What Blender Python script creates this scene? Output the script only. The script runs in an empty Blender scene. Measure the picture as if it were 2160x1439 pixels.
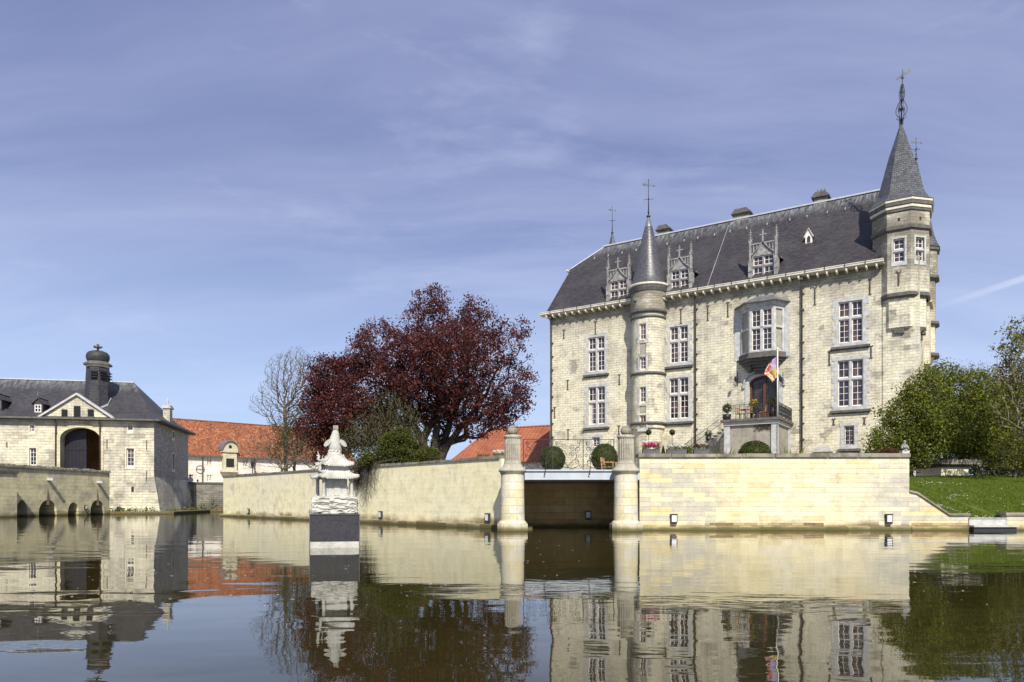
import bpy, bmesh, math, random
import numpy as np
from mathutils import Vector, Matrix
R = math.radians
sc = bpy.context.scene
COL = sc.collection
# ------------------------------------------------------------ camera
F = 1540.0; H = 1.0; CX = 1080.0; HY = 1060.0          # focal length and horizon in photo pixels, eye height in metres
cam_d = bpy.data.cameras.new('camera'); cam = bpy.data.objects.new('camera', cam_d); COL.objects.link(cam)
cam.location = (0, 0, H); cam.rotation_euler = (R(90), 0, 0)
cam_d.sensor_width = 36; cam_d.lens = F/2160*36; cam_d.shift_y = (HY-719.5)/2160
cam_d.clip_start = 0.1; cam_d.clip_end = 3000
sc.camera = cam
# ------------------------------------------------------------ light, sky, exposure
SUN_EL = R(44); SUN_DIR = Vector((0.17, -1.0, 0)).normalized()
sd = bpy.data.lights.new('sun', 'SUN'); sd.energy = 4.5; sd.angle = R(0.55); sd.color = (1.0, 0.945, 0.84)
sun = bpy.data.objects.new('sun', sd); COL.objects.link(sun)
tosun = Vector((SUN_DIR.x*math.cos(SUN_EL), SUN_DIR.y*math.cos(SUN_EL), math.sin(SUN_EL)))
sun.rotation_euler = tosun.to_track_quat('Z', 'Y').to_euler(); sun.location = (20, -40, 60)
sc.view_settings.view_transform = 'Standard'; sc.view_settings.look = 'None'
sc.view_settings.exposure = 0.50; sc.view_settings.gamma = 1.0

class NT:
    """tiny node-tree builder: values may be numbers, tuples or sockets"""
    def __init__(s, tree): s.t = tree; s.L = tree.links
    def n(s, typ, ins=None, out=0, **at):
        nd = s.t.nodes.new(typ)
        for k, v in at.items(): setattr(nd, k, v)
        for k, v in (ins or {}).items():
            sk = nd.inputs[k]
            if isinstance(v, bpy.types.NodeSocket): s.L.new(v, sk)
            else: sk.default_value = v
        return nd.outputs[out] if out is not None else nd
    def math(s, op, a, b=0.0, c=None, clamp=False):
        i = {0: a, 1: b}
        if c is not None: i[2] = c
        return s.n('ShaderNodeMath', i, operation=op, use_clamp=clamp)
    def vmath(s, op, a, b): return s.n('ShaderNodeVectorMath', {0: a, 1: b}, operation=op)
    def noise(s, vec, scale, detail=4, rough=0.55, out=0): return s.n('ShaderNodeTexNoise', {'Vector': vec, 'Scale': scale, 'Detail': detail, 'Roughness': rough}, out=out)
    def ramp(s, fac, stops, interp='LINEAR'):
        nd = s.n('ShaderNodeValToRGB', {'Fac': fac}, out=None); e = nd.color_ramp; e.interpolation = interp
        while len(e.elements) < len(stops): e.elements.new(0.5)
        for el, (p, c) in zip(e.elements, stops):
            el.position = p; el.color = (c, c, c, 1) if isinstance(c, (int, float)) else (c[0], c[1], c[2], 1)
        return nd.outputs[0]
    def mix(s, fac, a, b, blend='MIX'):
        nd = s.n('ShaderNodeMix', None, out=None, data_type='RGBA', blend_type=blend)
        for sk, v in ((nd.inputs[0], fac), (nd.inputs[6], a), (nd.inputs[7], b)):
            if isinstance(v, bpy.types.NodeSocket): s.L.new(v, sk)
            else: sk.default_value = v if isinstance(v, (int, float)) else (v[0], v[1], v[2], 1)
        return nd.outputs[2]
    def mapr(s, v, a, b, c=0.0, d=1.0, smooth=False):
        return s.n('ShaderNodeMapRange', {0: v, 1: a, 2: b, 3: c, 4: d}, interpolation_type='SMOOTHSTEP' if smooth else 'LINEAR')
    def scale(s, vec, sx, sy, sz=1.0): return s.n('ShaderNodeMapping', {'Vector': vec, 'Scale': (sx, sy, sz)})

w = bpy.data.worlds.new('World'); sc.world = w; w.use_nodes = True
wt = w.node_tree; wt.nodes.clear(); W_ = NT(wt)
sky = W_.n('ShaderNodeTexSky', None, sky_type='NISHITA', sun_disc=False, sun_elevation=SUN_EL,
           sun_rotation=math.atan2(SUN_DIR.x, SUN_DIR.y), air_density=1.0, dust_density=0.9, ozone_density=2.2, altitude=50)
tc = W_.n('ShaderNodeTexCoord', None, out=0)
sep = W_.n('ShaderNodeSeparateXYZ', {0: tc}, out=None)
zz = W_.math('MAXIMUM', sep.outputs[2], 0.02)
hx = W_.math('DIVIDE', sep.outputs[0], W_.math('ADD', zz, 0.25)); hy = W_.math('DIVIDE', sep.outputs[1], W_.math('ADD', zz, 0.25))
flat = W_.n('ShaderNodeCombineXYZ', {0: hx, 1: hy, 2: 0.0})
warp = W_.vmath('ADD', flat, W_.vmath('MULTIPLY', W_.noise(flat, 0.8, 3, out=1), (0.5, 0.5, 0)))
rot = W_.n('ShaderNodeMapping', {'Vector': warp, 'Rotation': (0, 0, R(-14)), 'Scale': (0.55, 2.6, 1)})
c1 = W_.ramp(W_.noise(rot, 1.3, 6, 0.6), [(0.36, 0.0), (0.74, 1.0)])
c2 = W_.ramp(W_.noise(warp, 0.42, 4, 0.5), [(0.34, 0.0), (0.66, 1.0)])
cl = W_.math('MULTIPLY', c1, W_.math('ADD', W_.math('MULTIPLY', c2, 0.75), 0.25))
c3 = W_.ramp(W_.noise(W_.scale(tc, 4.2, 4.2, 13), 1.0, 6, 0.6), [(0.55, 0.0), (0.80, 1.0)])       # a few small puffs
cl = W_.math('ADD', cl, W_.math('MULTIPLY', c3, 0.5), clamp=True)
# contrail: a thin band across the plane through the eye, low on the right
ctn = Vector((885/F, 1, 408/F)).cross(Vector((1080/F, 1, 473/F))).normalized()
dd = W_.n('ShaderNodeVectorMath', {0: W_.n('ShaderNodeVectorMath', {0: tc}, operation='NORMALIZE'), 1: tuple(ctn)}, out=1, operation='DOT_PRODUCT')
band = W_.mapr(W_.math('ABSOLUTE', dd), 0.0012, 0.0052, 1.0, 0.0, True)
band = W_.math('MULTIPLY', band, W_.mapr(W_.math('DIVIDE', sep.outputs[0], W_.math('MAXIMUM', sep.outputs[1], 0.05)), 0.57, 0.70, 0.0, 0.34))
hs = W_.n('ShaderNodeHueSaturation', {'Hue': 0.511, 'Saturation': 0.84, 'Value': 1.0, 'Fac': 1.0, 'Color': sky})
lift = W_.mix(0.42, hs, (2.9, 3.45, 7.0))
hz = W_.mapr(sep.outputs[2], 0.0, 0.42, 1.0, 0.0, True)
lift = W_.mix(W_.math('MULTIPLY', hz, 0.72), lift, (5.4, 7.2, 10.5))
skyc = W_.mix(W_.math('MULTIPLY', cl, 0.46), lift, (7.8, 8.4, 10.6))
skyc = W_.mix(band, skyc, (8.5, 9.0, 10.5))
bg = W_.n('ShaderNodeBackground', {'Color': skyc, 'Strength': 0.075})
W_.n('ShaderNodeOutputWorld', {'Surface': bg}, out=None)

# ------------------------------------------------------------ placement helpers (photo pixel + distance -> metres)
def wx(px, d): return (px-CX)/F*d
def wz(py, d): return H+(HY-py)/F*d
def wp(px, py, d): return Vector((wx(px, d), d, wz(py, d)))
# ------------------------------------------------------------ naming
def tag(o, label=None, cat=None, group=None, kind=None):
    if label: o['label'] = label
    if cat: o['category'] = cat
    if group: o['group'] = group
    if kind: o['kind'] = kind
    return o
def thing(name, label, cat, loc=(0, 0, 0), rz=0.0, group=None):
    o = bpy.data.objects.new(name, None); COL.objects.link(o); o.empty_display_size = 0.2
    o.location = loc; o.rotation_euler = (0, 0, rz); return tag(o, label, cat, group)
def copy_tree(o, parent=None):
    c = o.copy(); COL.objects.link(c); c.parent = parent
    for ch in o.children: copy_tree(ch, c)
    return c
def link_mesh(name, me, mat, parent=None, smooth=False):
    o = bpy.data.objects.new(name, me); COL.objects.link(o)
    if parent is not None: o.parent = parent
    for m in (mat if isinstance(mat, (list, tuple)) else [mat]): me.materials.append(m)
    if smooth: me.polygons.foreach_set('use_smooth', [True]*len(me.polygons))
    return o

# ------------------------------------------------------------ mesh builder
class MB:
    def __init__(s): s.v = []; s.f = []; s.uv = []; s.sm = []
    def face(s, pts, uv=None, sm=False):
        i = len(s.v); s.v.extend([tuple(p) for p in pts]); s.f.append(tuple(range(i, i+len(pts)))); s.uv.append(uv); s.sm.append(sm)
    def box(s, x0, x1, y0, y1, z0, z1, M=None):
        c = [Vector((x, y, z)) for z in (z0, z1) for y in (y0, y1) for x in (x0, x1)]
        if M is not None: c = [M @ p for p in c]
        for q in ((0, 2, 3, 1), (4, 5, 7, 6), (0, 1, 5, 4), (2, 6, 7, 3), (0, 4, 6, 2), (1, 3, 7, 5)): s.face([c[k] for k in q])
        return s
    def bar(s, p0, p1, w, h, up=(0, 0, 1)):
        p0 = Vector(p0); p1 = Vector(p1); d = (p1-p0); L = d.length; d.normalize()
        x = d.cross(Vector(up))
        if x.length < 1e-4: x = d.cross(Vector((1, 0, 0)))
        x.normalize(); y = x.cross(d)
        M = Matrix((x, d, y)).transposed().to_4x4(); M.translation = p0
        return s.box(-w/2, w/2, 0, L, -h/2, h/2, M)
    def prism(s, poly, z0, z1, M=None):                      # plan polygon (ccw) extruded up
        b = [Vector((x, y, z0)) for x, y in poly]; t = [Vector((x, y, z1)) for x, y in poly]
        if M is not None: b = [M @ p for p in b]; t = [M @ p for p in t]
        s.face(b[::-1]); s.face(t); n = len(poly)
        for i in range(n): s.face([b[i], b[(i+1) % n], t[(i+1) % n], t[i]])
        return s
    def plate(s, poly, v0, v1, M=None):                      # elevation polygon (x,z) extruded in y from v0 (front) to v1
        a = [Vector((x, v0, z)) for x, z in poly]; b = [Vector((x, v1, z)) for x, z in poly]
        if M is not None: a = [M @ p for p in a]; b = [M @ p for p in b]
        s.face(a); s.face(b[::-1]); n = len(poly)
        for i in range(n): s.face([a[(i+1) % n], a[i], b[i], b[(i+1) % n]])
        return s
    def lathe(s, prof, c=(0, 0), n=24, a0=0.0, a1=2*math.pi, sm=True, sy=1.0, z=0.0):
        rr = max(r for r, _ in prof); vl = [0]
        for (ra, za), (rb, zb) in zip(prof, prof[1:]): vl.append(vl[-1]+math.hypot(rb-ra, zb-za))
        for k in range(len(prof)-1):
            (ra, za), (rb, zb) = prof[k], prof[k+1]
            for i in range(n):
                t0 = a0+(a1-a0)*i/n; t1 = a0+(a1-a0)*(i+1)/n
                p = [(c[0]+ra*math.cos(t0), c[1]+sy*ra*math.sin(t0), z+za), (c[0]+ra*math.cos(t1), c[1]+sy*ra*math.sin(t1), z+za),
                     (c[0]+rb*math.cos(t1), c[1]+sy*rb*math.sin(t1), z+zb), (c[0]+rb*math.cos(t0), c[1]+sy*rb*math.sin(t0), z+zb)]
                uv = [(t0*rr, vl[k]), (t1*rr, vl[k]), (t1*rr, vl[k+1]), (t0*rr, vl[k+1])]
                if ra < 1e-5: p.pop(0); uv.pop(0)
                elif rb < 1e-5: p.pop(); uv.pop()
                s.face(p, uv, sm)
        return s
    def octo(s, prof, c, a0=0.0, n=8, z=0.0):                 # faceted rings: prof radii are to the corners
        for (ra, za), (rb, zb) in zip(prof, prof[1:]):
            for i in range(n):
                t0 = a0+2*math.pi*i/n; t1 = a0+2*math.pi*(i+1)/n
                s.face([p for p in [(c[0]+ra*math.cos(t0), c[1]+ra*math.sin(t0), z+za), (c[0]+ra*math.cos(t1), c[1]+ra*math.sin(t1), z+za)]]
                       + ([(c[0]+rb*math.cos(t1), c[1]+rb*math.sin(t1), z+zb)] if rb > 1e-4 else [])
                       + [(c[0]+rb*math.cos(t0), c[1]+rb*math.sin(t0), z+zb)])
        return s
    def tube(s, pts, r, n=6, caps=True):
        pts = [Vector(p) for p in pts]; rs = r if isinstance(r, (list, tuple)) else [r]*len(pts)
        rings = []; prev = None
        for i, p in enumerate(pts):
            d = (pts[min(i+1, len(pts)-1)]-pts[max(i-1, 0)]).normalized()
            x = d.cross(Vector((0, 0, 1))) if prev is None else prev - d*prev.dot(d)
            if x.length < 1e-3: x = d.cross(Vector((1, 0, 0)))
            x.normalize(); prev = x; y = d.cross(x)
            rings.append([p+(x*math.cos(2*math.pi*k/n)+y*math.sin(2*math.pi*k/n))*rs[i] for k in range(n)])
        for a, b in zip(rings, rings[1:]):
            for k in range(n): s.face([a[k], a[(k+1) % n], b[(k+1) % n], b[k]], None, True)
        if caps: s.face(rings[0][::-1]); s.face(rings[-1])
        return s
    def ball(s, c, r, n=12, m=8, sz=1.0, sx=1.0, sy=1.0):
        for j in range(m):
            f0 = math.pi*j/m-math.pi/2; f1 = math.pi*(j+1)/m-math.pi/2
            for i in range(n):
                t0 = 2*math.pi*i/n; t1 = 2*math.pi*(i+1)/n
                q = [(f0, t0), (f0, t1), (f1, t1), (f1, t0)]
                if j == 0: q = [(f0, t0), (f1, t1), (f1, t0)]
                if j == m-1: q = [(f0, t0), (f0, t1), (f1, t0)]
                s.face([(c[0]+sx*r*math.cos(f)*math.cos(t), c[1]+sy*r*math.cos(f)*math.sin(t), c[2]+sz*r*math.sin(f)) for f, t in q], None, True)
        return s
    def wall(s, P, us, zs, holes=(), depth=0.3):              # gridded wall with rectangular openings and their reveals
        us = sorted(set([round(u, 4) for u in us] + [round(x, 4) for h in holes for x in h[:2]]))
        zs = sorted(set([round(z, 4) for z in zs] + [round(x, 4) for h in holes for x in h[2:4]]))
        def q(u, z, d): x, y = P(u, d); return (x, y, z)
        for i in range(len(us)-1):
            for j in range(len(zs)-1):
                uc = (us[i]+us[i+1])/2; zc = (zs[j]+zs[j+1])/2
                if any(h[0] < uc < h[1] and h[2] < zc < h[3] for h in holes): continue
                s.face([q(us[i], zs[j], 0), q(us[i+1], zs[j], 0), q(us[i+1], zs[j+1], 0), q(us[i], zs[j+1], 0)],
                       [(us[i], zs[j]), (us[i+1], zs[j]), (us[i+1], zs[j+1]), (us[i], zs[j+1])])
        for h in holes:
            a, b, c, d = h[:4]; dp = depth
            s.face([q(a, c, 0), q(a, c, dp), q(b, c, dp), q(b, c, 0)][::-1]); s.face([q(a, d, 0), q(b, d, 0), q(b, d, dp), q(a, d, dp)][::-1])
            s.face([q(a, c, 0), q(a, d, 0), q(a, d, dp), q(a, c, dp)][::-1]); s.face([q(b, c, 0), q(b, c, dp), q(b, d, dp), q(b, d, 0)][::-1])
        return s
    def arches(s, P, u0, u1, z0, z1, arcs, depth=0.5, n=16):   # arcs: (centre, width, base z, spring z, crown z)
        def q(u, z, d): x, y = P(u, d); return (x, y, z)
        def fq(a, b, za, zb, zc, zd):
            s.face([q(a, za, 0), q(b, zb, 0), q(b, zc, 0), q(a, zd, 0)], [(a, za), (b, zb), (b, zc), (a, zd)])
        cur = u0
        for (c, wd, zb, zs, zt) in sorted(arcs):
            a = c-wd/2; b = c+wd/2
            fq(cur, a, z0, z0, z1, z1)
            def zc_(u):
                t = (u-c)/(wd/2); return zs+(zt-zs)*math.sqrt(max(0, 1-t*t))
            us = [c-wd/2*math.cos(math.pi*k/n) for k in range(n+1)]
            for ua, ub in zip(us, us[1:]):
                fq(ua, ub, zc_(ua), zc_(ub), z1, z1)
                s.face([q(ua, zc_(ua), 0), q(ua, zc_(ua), depth), q(ub, zc_(ub), depth), q(ub, zc_(ub), 0)])
                if zb > z0+1e-3: fq(ua, ub, z0, z0, zb, zb)
            if zb > z0+1e-3: s.face([q(a, zb, 0), q(b, zb, 0), q(b, zb, depth), q(a, zb, depth)])
            s.face([q(a, zb, 0), q(a, zb, depth), q(a, zs, depth), q(a, zs, 0)]); s.face([q(b, zb, 0), q(b, zs, 0), q(b, zs, depth), q(b, zb, depth)])
            cur = b
        fq(cur, u1, z0, z0, z1, z1)
        return s
    def build(s, name, mat, parent=None, smooth=False):
        me = bpy.data.meshes.new(name); me.from_pydata(s.v, [], s.f); me.validate(verbose=False)
        if len(me.polygons) == len(s.f):
            uvl = me.uv_layers.new(name='UVMap'); flat = []
            for f, uv in zip(s.f, s.uv):
                if uv is None:
                    p = [Vector(s.v[k]) for k in f]; n = Vector((0, 0, 0))
                    for k in range(1, len(p)-1): n += (p[k]-p[0]).cross(p[k+1]-p[0])
                    n = n.normalized() if n.length > 1e-12 else Vector((0, 0, 1))
                    if abs(n.z) > 0.93: uv = [(q.x, q.y) for q in p]
                    else:
                        t = Vector((-n.y, n.x, 0)).normalized(); b = n.cross(t); uv = [(q.dot(t), q.dot(b)) for q in p]
                for a in uv: flat.extend(a)
            uvl.data.foreach_set('uv', flat)
            me.polygons.foreach_set('use_smooth', [bool(a or smooth) for a in s.sm])
        if any(s.sm) or smooth:                                # weld so that smooth shading flows
            bm = bmesh.new(); bm.from_mesh(me); bmesh.ops.remove_doubles(bm, verts=bm.verts, dist=1e-4); bm.to_mesh(me); bm.free()
        me.update()
        return link_mesh(name, me, mat, parent)

def mesh_np(name, V, Fq, mat, parent=None, smooth=False):
    V = np.asarray(V, dtype=np.float32); Fq = np.asarray(Fq, dtype=np.int32); k = Fq.shape[1]
    me = bpy.data.meshes.new(name); me.vertices.add(len(V)); me.vertices.foreach_set('co', V.ravel())
    me.loops.add(Fq.size); me.loops.foreach_set('vertex_index', Fq.ravel())
    me.polygons.add(len(Fq)); me.polygons.foreach_set('loop_start', np.arange(0, Fq.size, k, dtype=np.int32))
    if smooth: me.polygons.foreach_set('use_smooth', np.ones(len(Fq), dtype=bool))
    me.update(calc_edges=True)
    return link_mesh(name, me, mat, parent)

# ------------------------------------------------------------ materials
def new_mat(name):
    m = bpy.data.materials.new(name); m.use_nodes = True; m.node_tree.nodes.clear(); return m, NT(m.node_tree)
def finish(T, col, rough=0.8, bump=None, bd=0.02, bs=1.0, metal=0.0, spec=0.5, **kw):
    ins = {'Base Color': col if isinstance(col, bpy.types.NodeSocket) else (*col, 1), 'Roughness': rough, 'Metallic': metal, 'Specular IOR Level': spec}
    ins.update(kw)
    if bump is not None: ins['Normal'] = T.n('ShaderNodeBump', {'Height': bump, 'Distance': bd, 'Strength': bs})
    b = T.n('ShaderNodeBsdfPrincipled', ins); T.n('ShaderNodeOutputMaterial', {'Surface': b}, out=None)
def plain(name, col, rough=0.6, var=0.25, scale=6.0, metal=0.0, spec=0.4, bd=0.004):
    m, T = new_mat(name); tc = T.n('ShaderNodeTexCoord', None, out=3)
    n1 = T.noise(tc, scale, 5); dark = tuple(c*(1-var) for c in col); lite = tuple(min(1, c*(1+var)) for c in col)
    finish(T, T.ramp(n1, [(0.3, dark), (0.7, lite)]), rough, T.noise(tc, scale*5, 3), bd, 0.6, metal, spec); return m
def stone(name, cols, bw=0.55, bh=0.24, mortar=(0.3, 0.28, 0.22), ms=0.012, patch=None, patch_amt=0.5, patch_scale=0.25, crack=0.5,
          tide=None, streak=0.25, bump=0.03, warp=0.05, ztop=None, ends=None, joint=1.0, blotch=None):
    m, T = new_mat(name); uv = T.n('ShaderNodeTexCoord', None, out=2); ob = T.n('ShaderNodeTexCoord', None, out=3)
    wv = T.vmath('SUBTRACT', T.noise(uv, 1.6, 3, out=1), (0.5, 0.5, 0.5)); u2 = T.vmath('ADD', uv, T.vmath('MULTIPLY', wv, (warp*2, warp, 0)))
    br = T.n('ShaderNodeTexBrick', {'Vector': u2, 'Color1': (0, 0, 0, 1), 'Color2': (1, 1, 1, 1), 'Mortar': (0.5, 0.5, 0.5, 1), 'Scale': 1.0,
             'Mortar Size': ms, 'Mortar Smooth': 0.4, 'Bias': 0.0, 'Brick Width': bw, 'Row Height': bh}, out=None, offset=0.5)
    rnd = br.outputs[0]; mort = br.outputs[1]
    st = [(i/(len(cols)-1), c) for i, c in enumerate(cols)]
    col = T.ramp(rnd, st)
    big = T.noise(ob, patch_scale, 5, 0.6)
    if patch is not None:
        pf = T.ramp(T.math('ADD', big, T.math('MULTIPLY', T.math('SUBTRACT', rnd, 0.5), 0.10)), [(0.47, 0.0), (0.60, patch_amt)])
        col = T.mix(pf, col, patch)
    if blotch is not None:                                       # repaired and weathered areas of larger blocks
        b2 = T.n('ShaderNodeTexBrick', {'Vector': T.vmath('ADD', u2, (0.37, 0.11, 0)), 'Color1': (0, 0, 0, 1), 'Color2': (1, 1, 1, 1), 'Mortar': (0.5, 0.5, 0.5, 1), 'Scale': 1.0, 'Mortar Size': 0.0, 'Mortar Smooth': 0.0, 'Bias': 0.0, 'Brick Width': bw*1.6, 'Row Height': bh*2.0}, out=0, offset=0.35)
        wz_ = T.noise(T.scale(ob, 0.55, 0.55, 0.9), 1.0, 5, 0.62)
        for (c_, lo, hi, am) in blotch:
            w3 = T.noise(T.vmath('ADD', ob, (lo*37, hi*11, am*23)), 0.42, 5, 0.62)
            col = T.mix(T.ramp(T.math('ADD', w3, T.math('MULTIPLY', T.math('SUBTRACT', b2, 0.5), 0.16)), [(lo, 0.0), (hi, am)]), col, c_)
    if ends is not None:                                         # grey older blocks towards the ends of a wall
        xx = T.n('ShaderNodeSeparateXYZ', {0: ob}, out=0); dx = T.math('ABSOLUTE', T.math('SUBTRACT', xx, ends[0]))
        dx = T.math('ADD', dx, T.math('MULTIPLY', T.math('SUBTRACT', T.noise(ob, 0.7, 3), 0.5), 2.4))
        zf = T.mapr(T.n('ShaderNodeSeparateXYZ', {0: ob}, out=2), 2.62, 2.2)
        ef = T.math('MULTIPLY', T.math('MULTIPLY', T.mapr(dx, ends[1], ends[1]+ends[2]), T.ramp(T.math('ADD', T.math('MULTIPLY', rnd, .7), T.math('MULTIPLY', T.noise(ob, 1.7, 3), .5)), [(0.42, 0.0), (0.62, 0.85)])), zf)
        col = T.mix(ef, col, (0.47, 0.45, 0.38))
    mid = T.noise(ob, 2.2, 6, 0.65)
    col = T.mix(0.75, col, T.ramp(mid, [(0.25, 0.62), (0.5, 1.0), (0.75, 1.18)]), 'MULTIPLY')
    fine = T.noise(ob, 14, 4, 0.7)
    col = T.mix(0.6, col, T.ramp(fine, [(0.3, 0.72), (0.6, 1.05)]), 'MULTIPLY')
    jf = T.math('MULTIPLY', mort, T.ramp(T.noise(ob, 0.8, 3), [(0.35, 0.25*joint), (0.65, 0.9*joint)]))
    col = T.mix(jf, col, mortar)
    ck = T.ramp(T.noise(T.scale(uv, 3.0, 17.0), 1.0, 5, 0.7), [(0.60, 0.0), (0.68, 1.0)])     # eroded dark bed joints
    ck = T.math('MULTIPLY', ck, T.ramp(T.noise(ob, 0.35, 4), [(0.42, 0.0), (0.62, crack)]))
    col = T.mix(ck, col, (0.075, 0.065, 0.05))
    if streak:
        sk = T.ramp(T.noise(T.scale(uv, 2.6, 0.16), 1.0, 5, 0.6), [(0.52, 0.0), (0.75, streak)])
        col = T.mix(sk, col, (0.10, 0.09, 0.075))
    if ztop is not None:
        z = T.n('ShaderNodeSeparateXYZ', {0: ob}, out=2)
        tf = T.math('MULTIPLY', T.mapr(z, ztop[0], ztop[1]), T.ramp(T.noise(T.scale(ob, 0.5, 0.5, 1.0), 1.4, 4), [(0.26, 0.0), (0.50, 0.9)]))
        col = T.mix(tf, col, (0.19, 0.17, 0.135))
    if tide is not None:
        z = T.n('ShaderNodeSeparateXYZ', {0: ob}, out=2); zn = T.math('ADD', z, T.math('MULTIPLY', T.math('SUBTRACT', T.noise(ob, 1.3, 5), 0.5), tide*1.6))
        col = T.mix(T.math('MULTIPLY', T.mapr(zn, tide*1.1, tide*0.5), T.ramp(rnd, [(0.2, 0.35), (0.8, 0.85)])), col, (0.15, 0.095, 0.03))
        col = T.mix(T.mapr(T.math('ADD', z, T.math('MULTIPLY', T.math('SUBTRACT', T.noise(ob, 2.5, 4), 0.5), 0.12)), 0.19, 0.06, 0.0, 0.9), col, (0.095, 0.088, 0.028))
    h = T.math('ADD', T.math('MULTIPLY', mort, -0.8), T.math('ADD', T.math('MULTIPLY', mid, 0.7), T.math('MULTIPLY', ck, -1.0)))
    finish(T, col, 0.9, h, bump, 1.0, spec=0.2); return m
def slate(name, a=(0.028, 0.025, 0.027), b=(0.066, 0.059, 0.063), bw=0.24, bh=0.14, rough=0.55, ridge=None, spec=0.28, scale_v=1.0):
    m, T = new_mat(name); uv = T.n('ShaderNodeTexCoord', None, out=2); ob = T.n('ShaderNodeTexCoord', None, out=3)
    br = T.n('ShaderNodeTexBrick', {'Vector': uv, 'Color1': (0, 0, 0, 1), 'Color2': (1, 1, 1, 1), 'Mortar': (0, 0, 0, 1), 'Scale': 1.0,
             'Mortar Size': 0.012, 'Mortar Smooth': 0.2, 'Bias': 0.0, 'Brick Width': bw, 'Row Height': bh}, out=None, offset=0.5)
    col = T.ramp(T.math('ADD', T.math('MULTIPLY', br.outputs[0], 0.55), T.math('MULTIPLY', T.noise(T.scale(uv, 0.7, 6.0), 1.2, 5), 0.5)), [(0.2, a), (0.85, b)])
    col = T.mix(T.math('MULTIPLY', br.outputs[1], 0.7), col, (0.012, 0.012, 0.014))
    col = T.mix(T.ramp(T.noise(ob, 0.5, 5), [(0.45, 0.0), (0.75, 0.35)]), col, (0.11, 0.105, 0.10))
    if ridge is not None:                                       # pale droppings streaking down from the ridge
        z = T.n('ShaderNodeSeparateXYZ', {0: ob}, out=2)
        sk = T.noise(T.scale(uv, 7.0, 0.9), 1.0, 5, 0.75)
        sf = T.math('MULTIPLY', T.mapr(T.math('ADD', z, T.math('MULTIPLY', sk, 2.0)), ridge[0]+1.0, ridge[1]+1.0), T.ramp(sk, [(0.40, 0.0), (0.62, 0.9)]))
        col = T.mix(sf, col, (0.27, 0.29, 0.29))
    h = T.math('ADD', T.math('MULTIPLY', br.outputs[0], 0.6), T.math('MULTIPLY', br.outputs[1], -1.0))
    h = T.math('ADD', h, T.math('MULTIPLY', T.math('FRACT', T.math('DIVIDE', T.n('ShaderNodeSeparateXYZ', {0: uv}, out=1), bh)), -0.8))
    finish(T, col, T.ramp(T.noise(ob, 9, 3), [(0.3, rough-0.12), (0.7, rough+0.12)]), h, 0.012, 1.0, spec=spec); return m
def tiles(name, cols, bw=0.26, bh=0.33, pro=0.045):
    m, T = new_mat(name); uv = T.n('ShaderNodeTexCoord', None, out=2); ob = T.n('ShaderNodeTexCoord', None, out=3)
    br = T.n('ShaderNodeTexBrick', {'Vector': uv, 'Color1': (0, 0, 0, 1), 'Color2': (1, 1, 1, 1), 'Mortar': (0, 0, 0, 1), 'Scale': 1.0,
             'Mortar Size': 0.015, 'Mortar Smooth': 0.3, 'Bias': 0.0, 'Brick Width': bw, 'Row Height': bh}, out=None, offset=0.0)
    sx = T.n('ShaderNodeSeparateXYZ', {0: uv}, out=None)
    col = T.ramp(br.outputs[0], [(i/(len(cols)-1), c) for i, c in enumerate(cols)])
    col = T.mix(0.6, col, T.ramp(T.noise(ob, 0.45, 6, 0.65), [(0.3, 0.5), (0.6, 1.15)]), 'MULTIPLY')
    col = T.mix(T.math('MULTIPLY', br.outputs[1], 0.75), col, (0.05, 0.018, 0.01))
    wv = T.math('ABSOLUTE', T.math('SINE', T.math('MULTIPLY', sx.outputs[0], math.pi/bw)))
    h = T.math('ADD', wv, T.math('MULTIPLY', T.math('FRACT', T.math('DIVIDE', sx.outputs[1], bh)), -0.9))
    finish(T, col, 0.75, h, pro, 1.0, spec=0.25); return m
def leafmat(name, cols, trans=0.35, rough=0.55, big=0.25):
    m, T = new_mat(name); g = T.n('ShaderNodeNewGeometry', None, out='Random Per Island')
    ob = T.n('ShaderNodeTexCoord', None, out=3)
    f = T.math('ADD', T.math('MULTIPLY', g, 1-big), T.math('MULTIPLY', T.ramp(T.noise(ob, 0.5, 3), [(0.3, 0.0), (0.7, 1.0)]), big))
    col = T.ramp(f, [(i/(len(cols)-1), c) for i, c in enumerate(cols)])
    b = T.n('ShaderNodeBsdfPrincipled', {'Base Color': col, 'Roughness': rough, 'Specular IOR Level': 0.2})
    tr = T.n('ShaderNodeBsdfTranslucent', {'Color': col})
    T.n('ShaderNodeOutputMaterial', {'Surface': T.n('ShaderNodeMixShader', {0: trans, 1: b, 2: tr})}, out=None); return m

M = {}
M['castle'] = stone('castle_marlstone', [(0.61, 0.57, 0.43), (0.68, 0.64, 0.49), (0.71, 0.67, 0.51), (0.66, 0.61, 0.45), (0.74, 0.71, 0.57)], 0.50, 0.20, (0.33, 0.295, 0.225), 0.009,
                    patch=(0.50, 0.47, 0.385), patch_amt=0.45, patch_scale=0.2, crack=0.85, streak=0.24, bump=0.045, warp=0.10, ztop=(14.8, 16.9), joint=0.42,
                    blotch=[((0.40, 0.37, 0.30), 0.51, 0.62, 0.75), ((0.72, 0.63, 0.38), 0.56, 0.66, 0.6), ((0.24, 0.22, 0.185), 0.60, 0.68, 0.75), ((0.76, 0.73, 0.62), 0.55, 0.66, 0.6)])
M['castle_base'] = stone('castle_base_stone', [(0.55, 0.50, 0.34), (0.64, 0.58, 0.40), (0.60, 0.56, 0.44)], 0.8, 0.3, patch=(0.45, 0.41, 0.30), patch_amt=0.5, crack=0.3, streak=0.1, bump=0.02)
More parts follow.
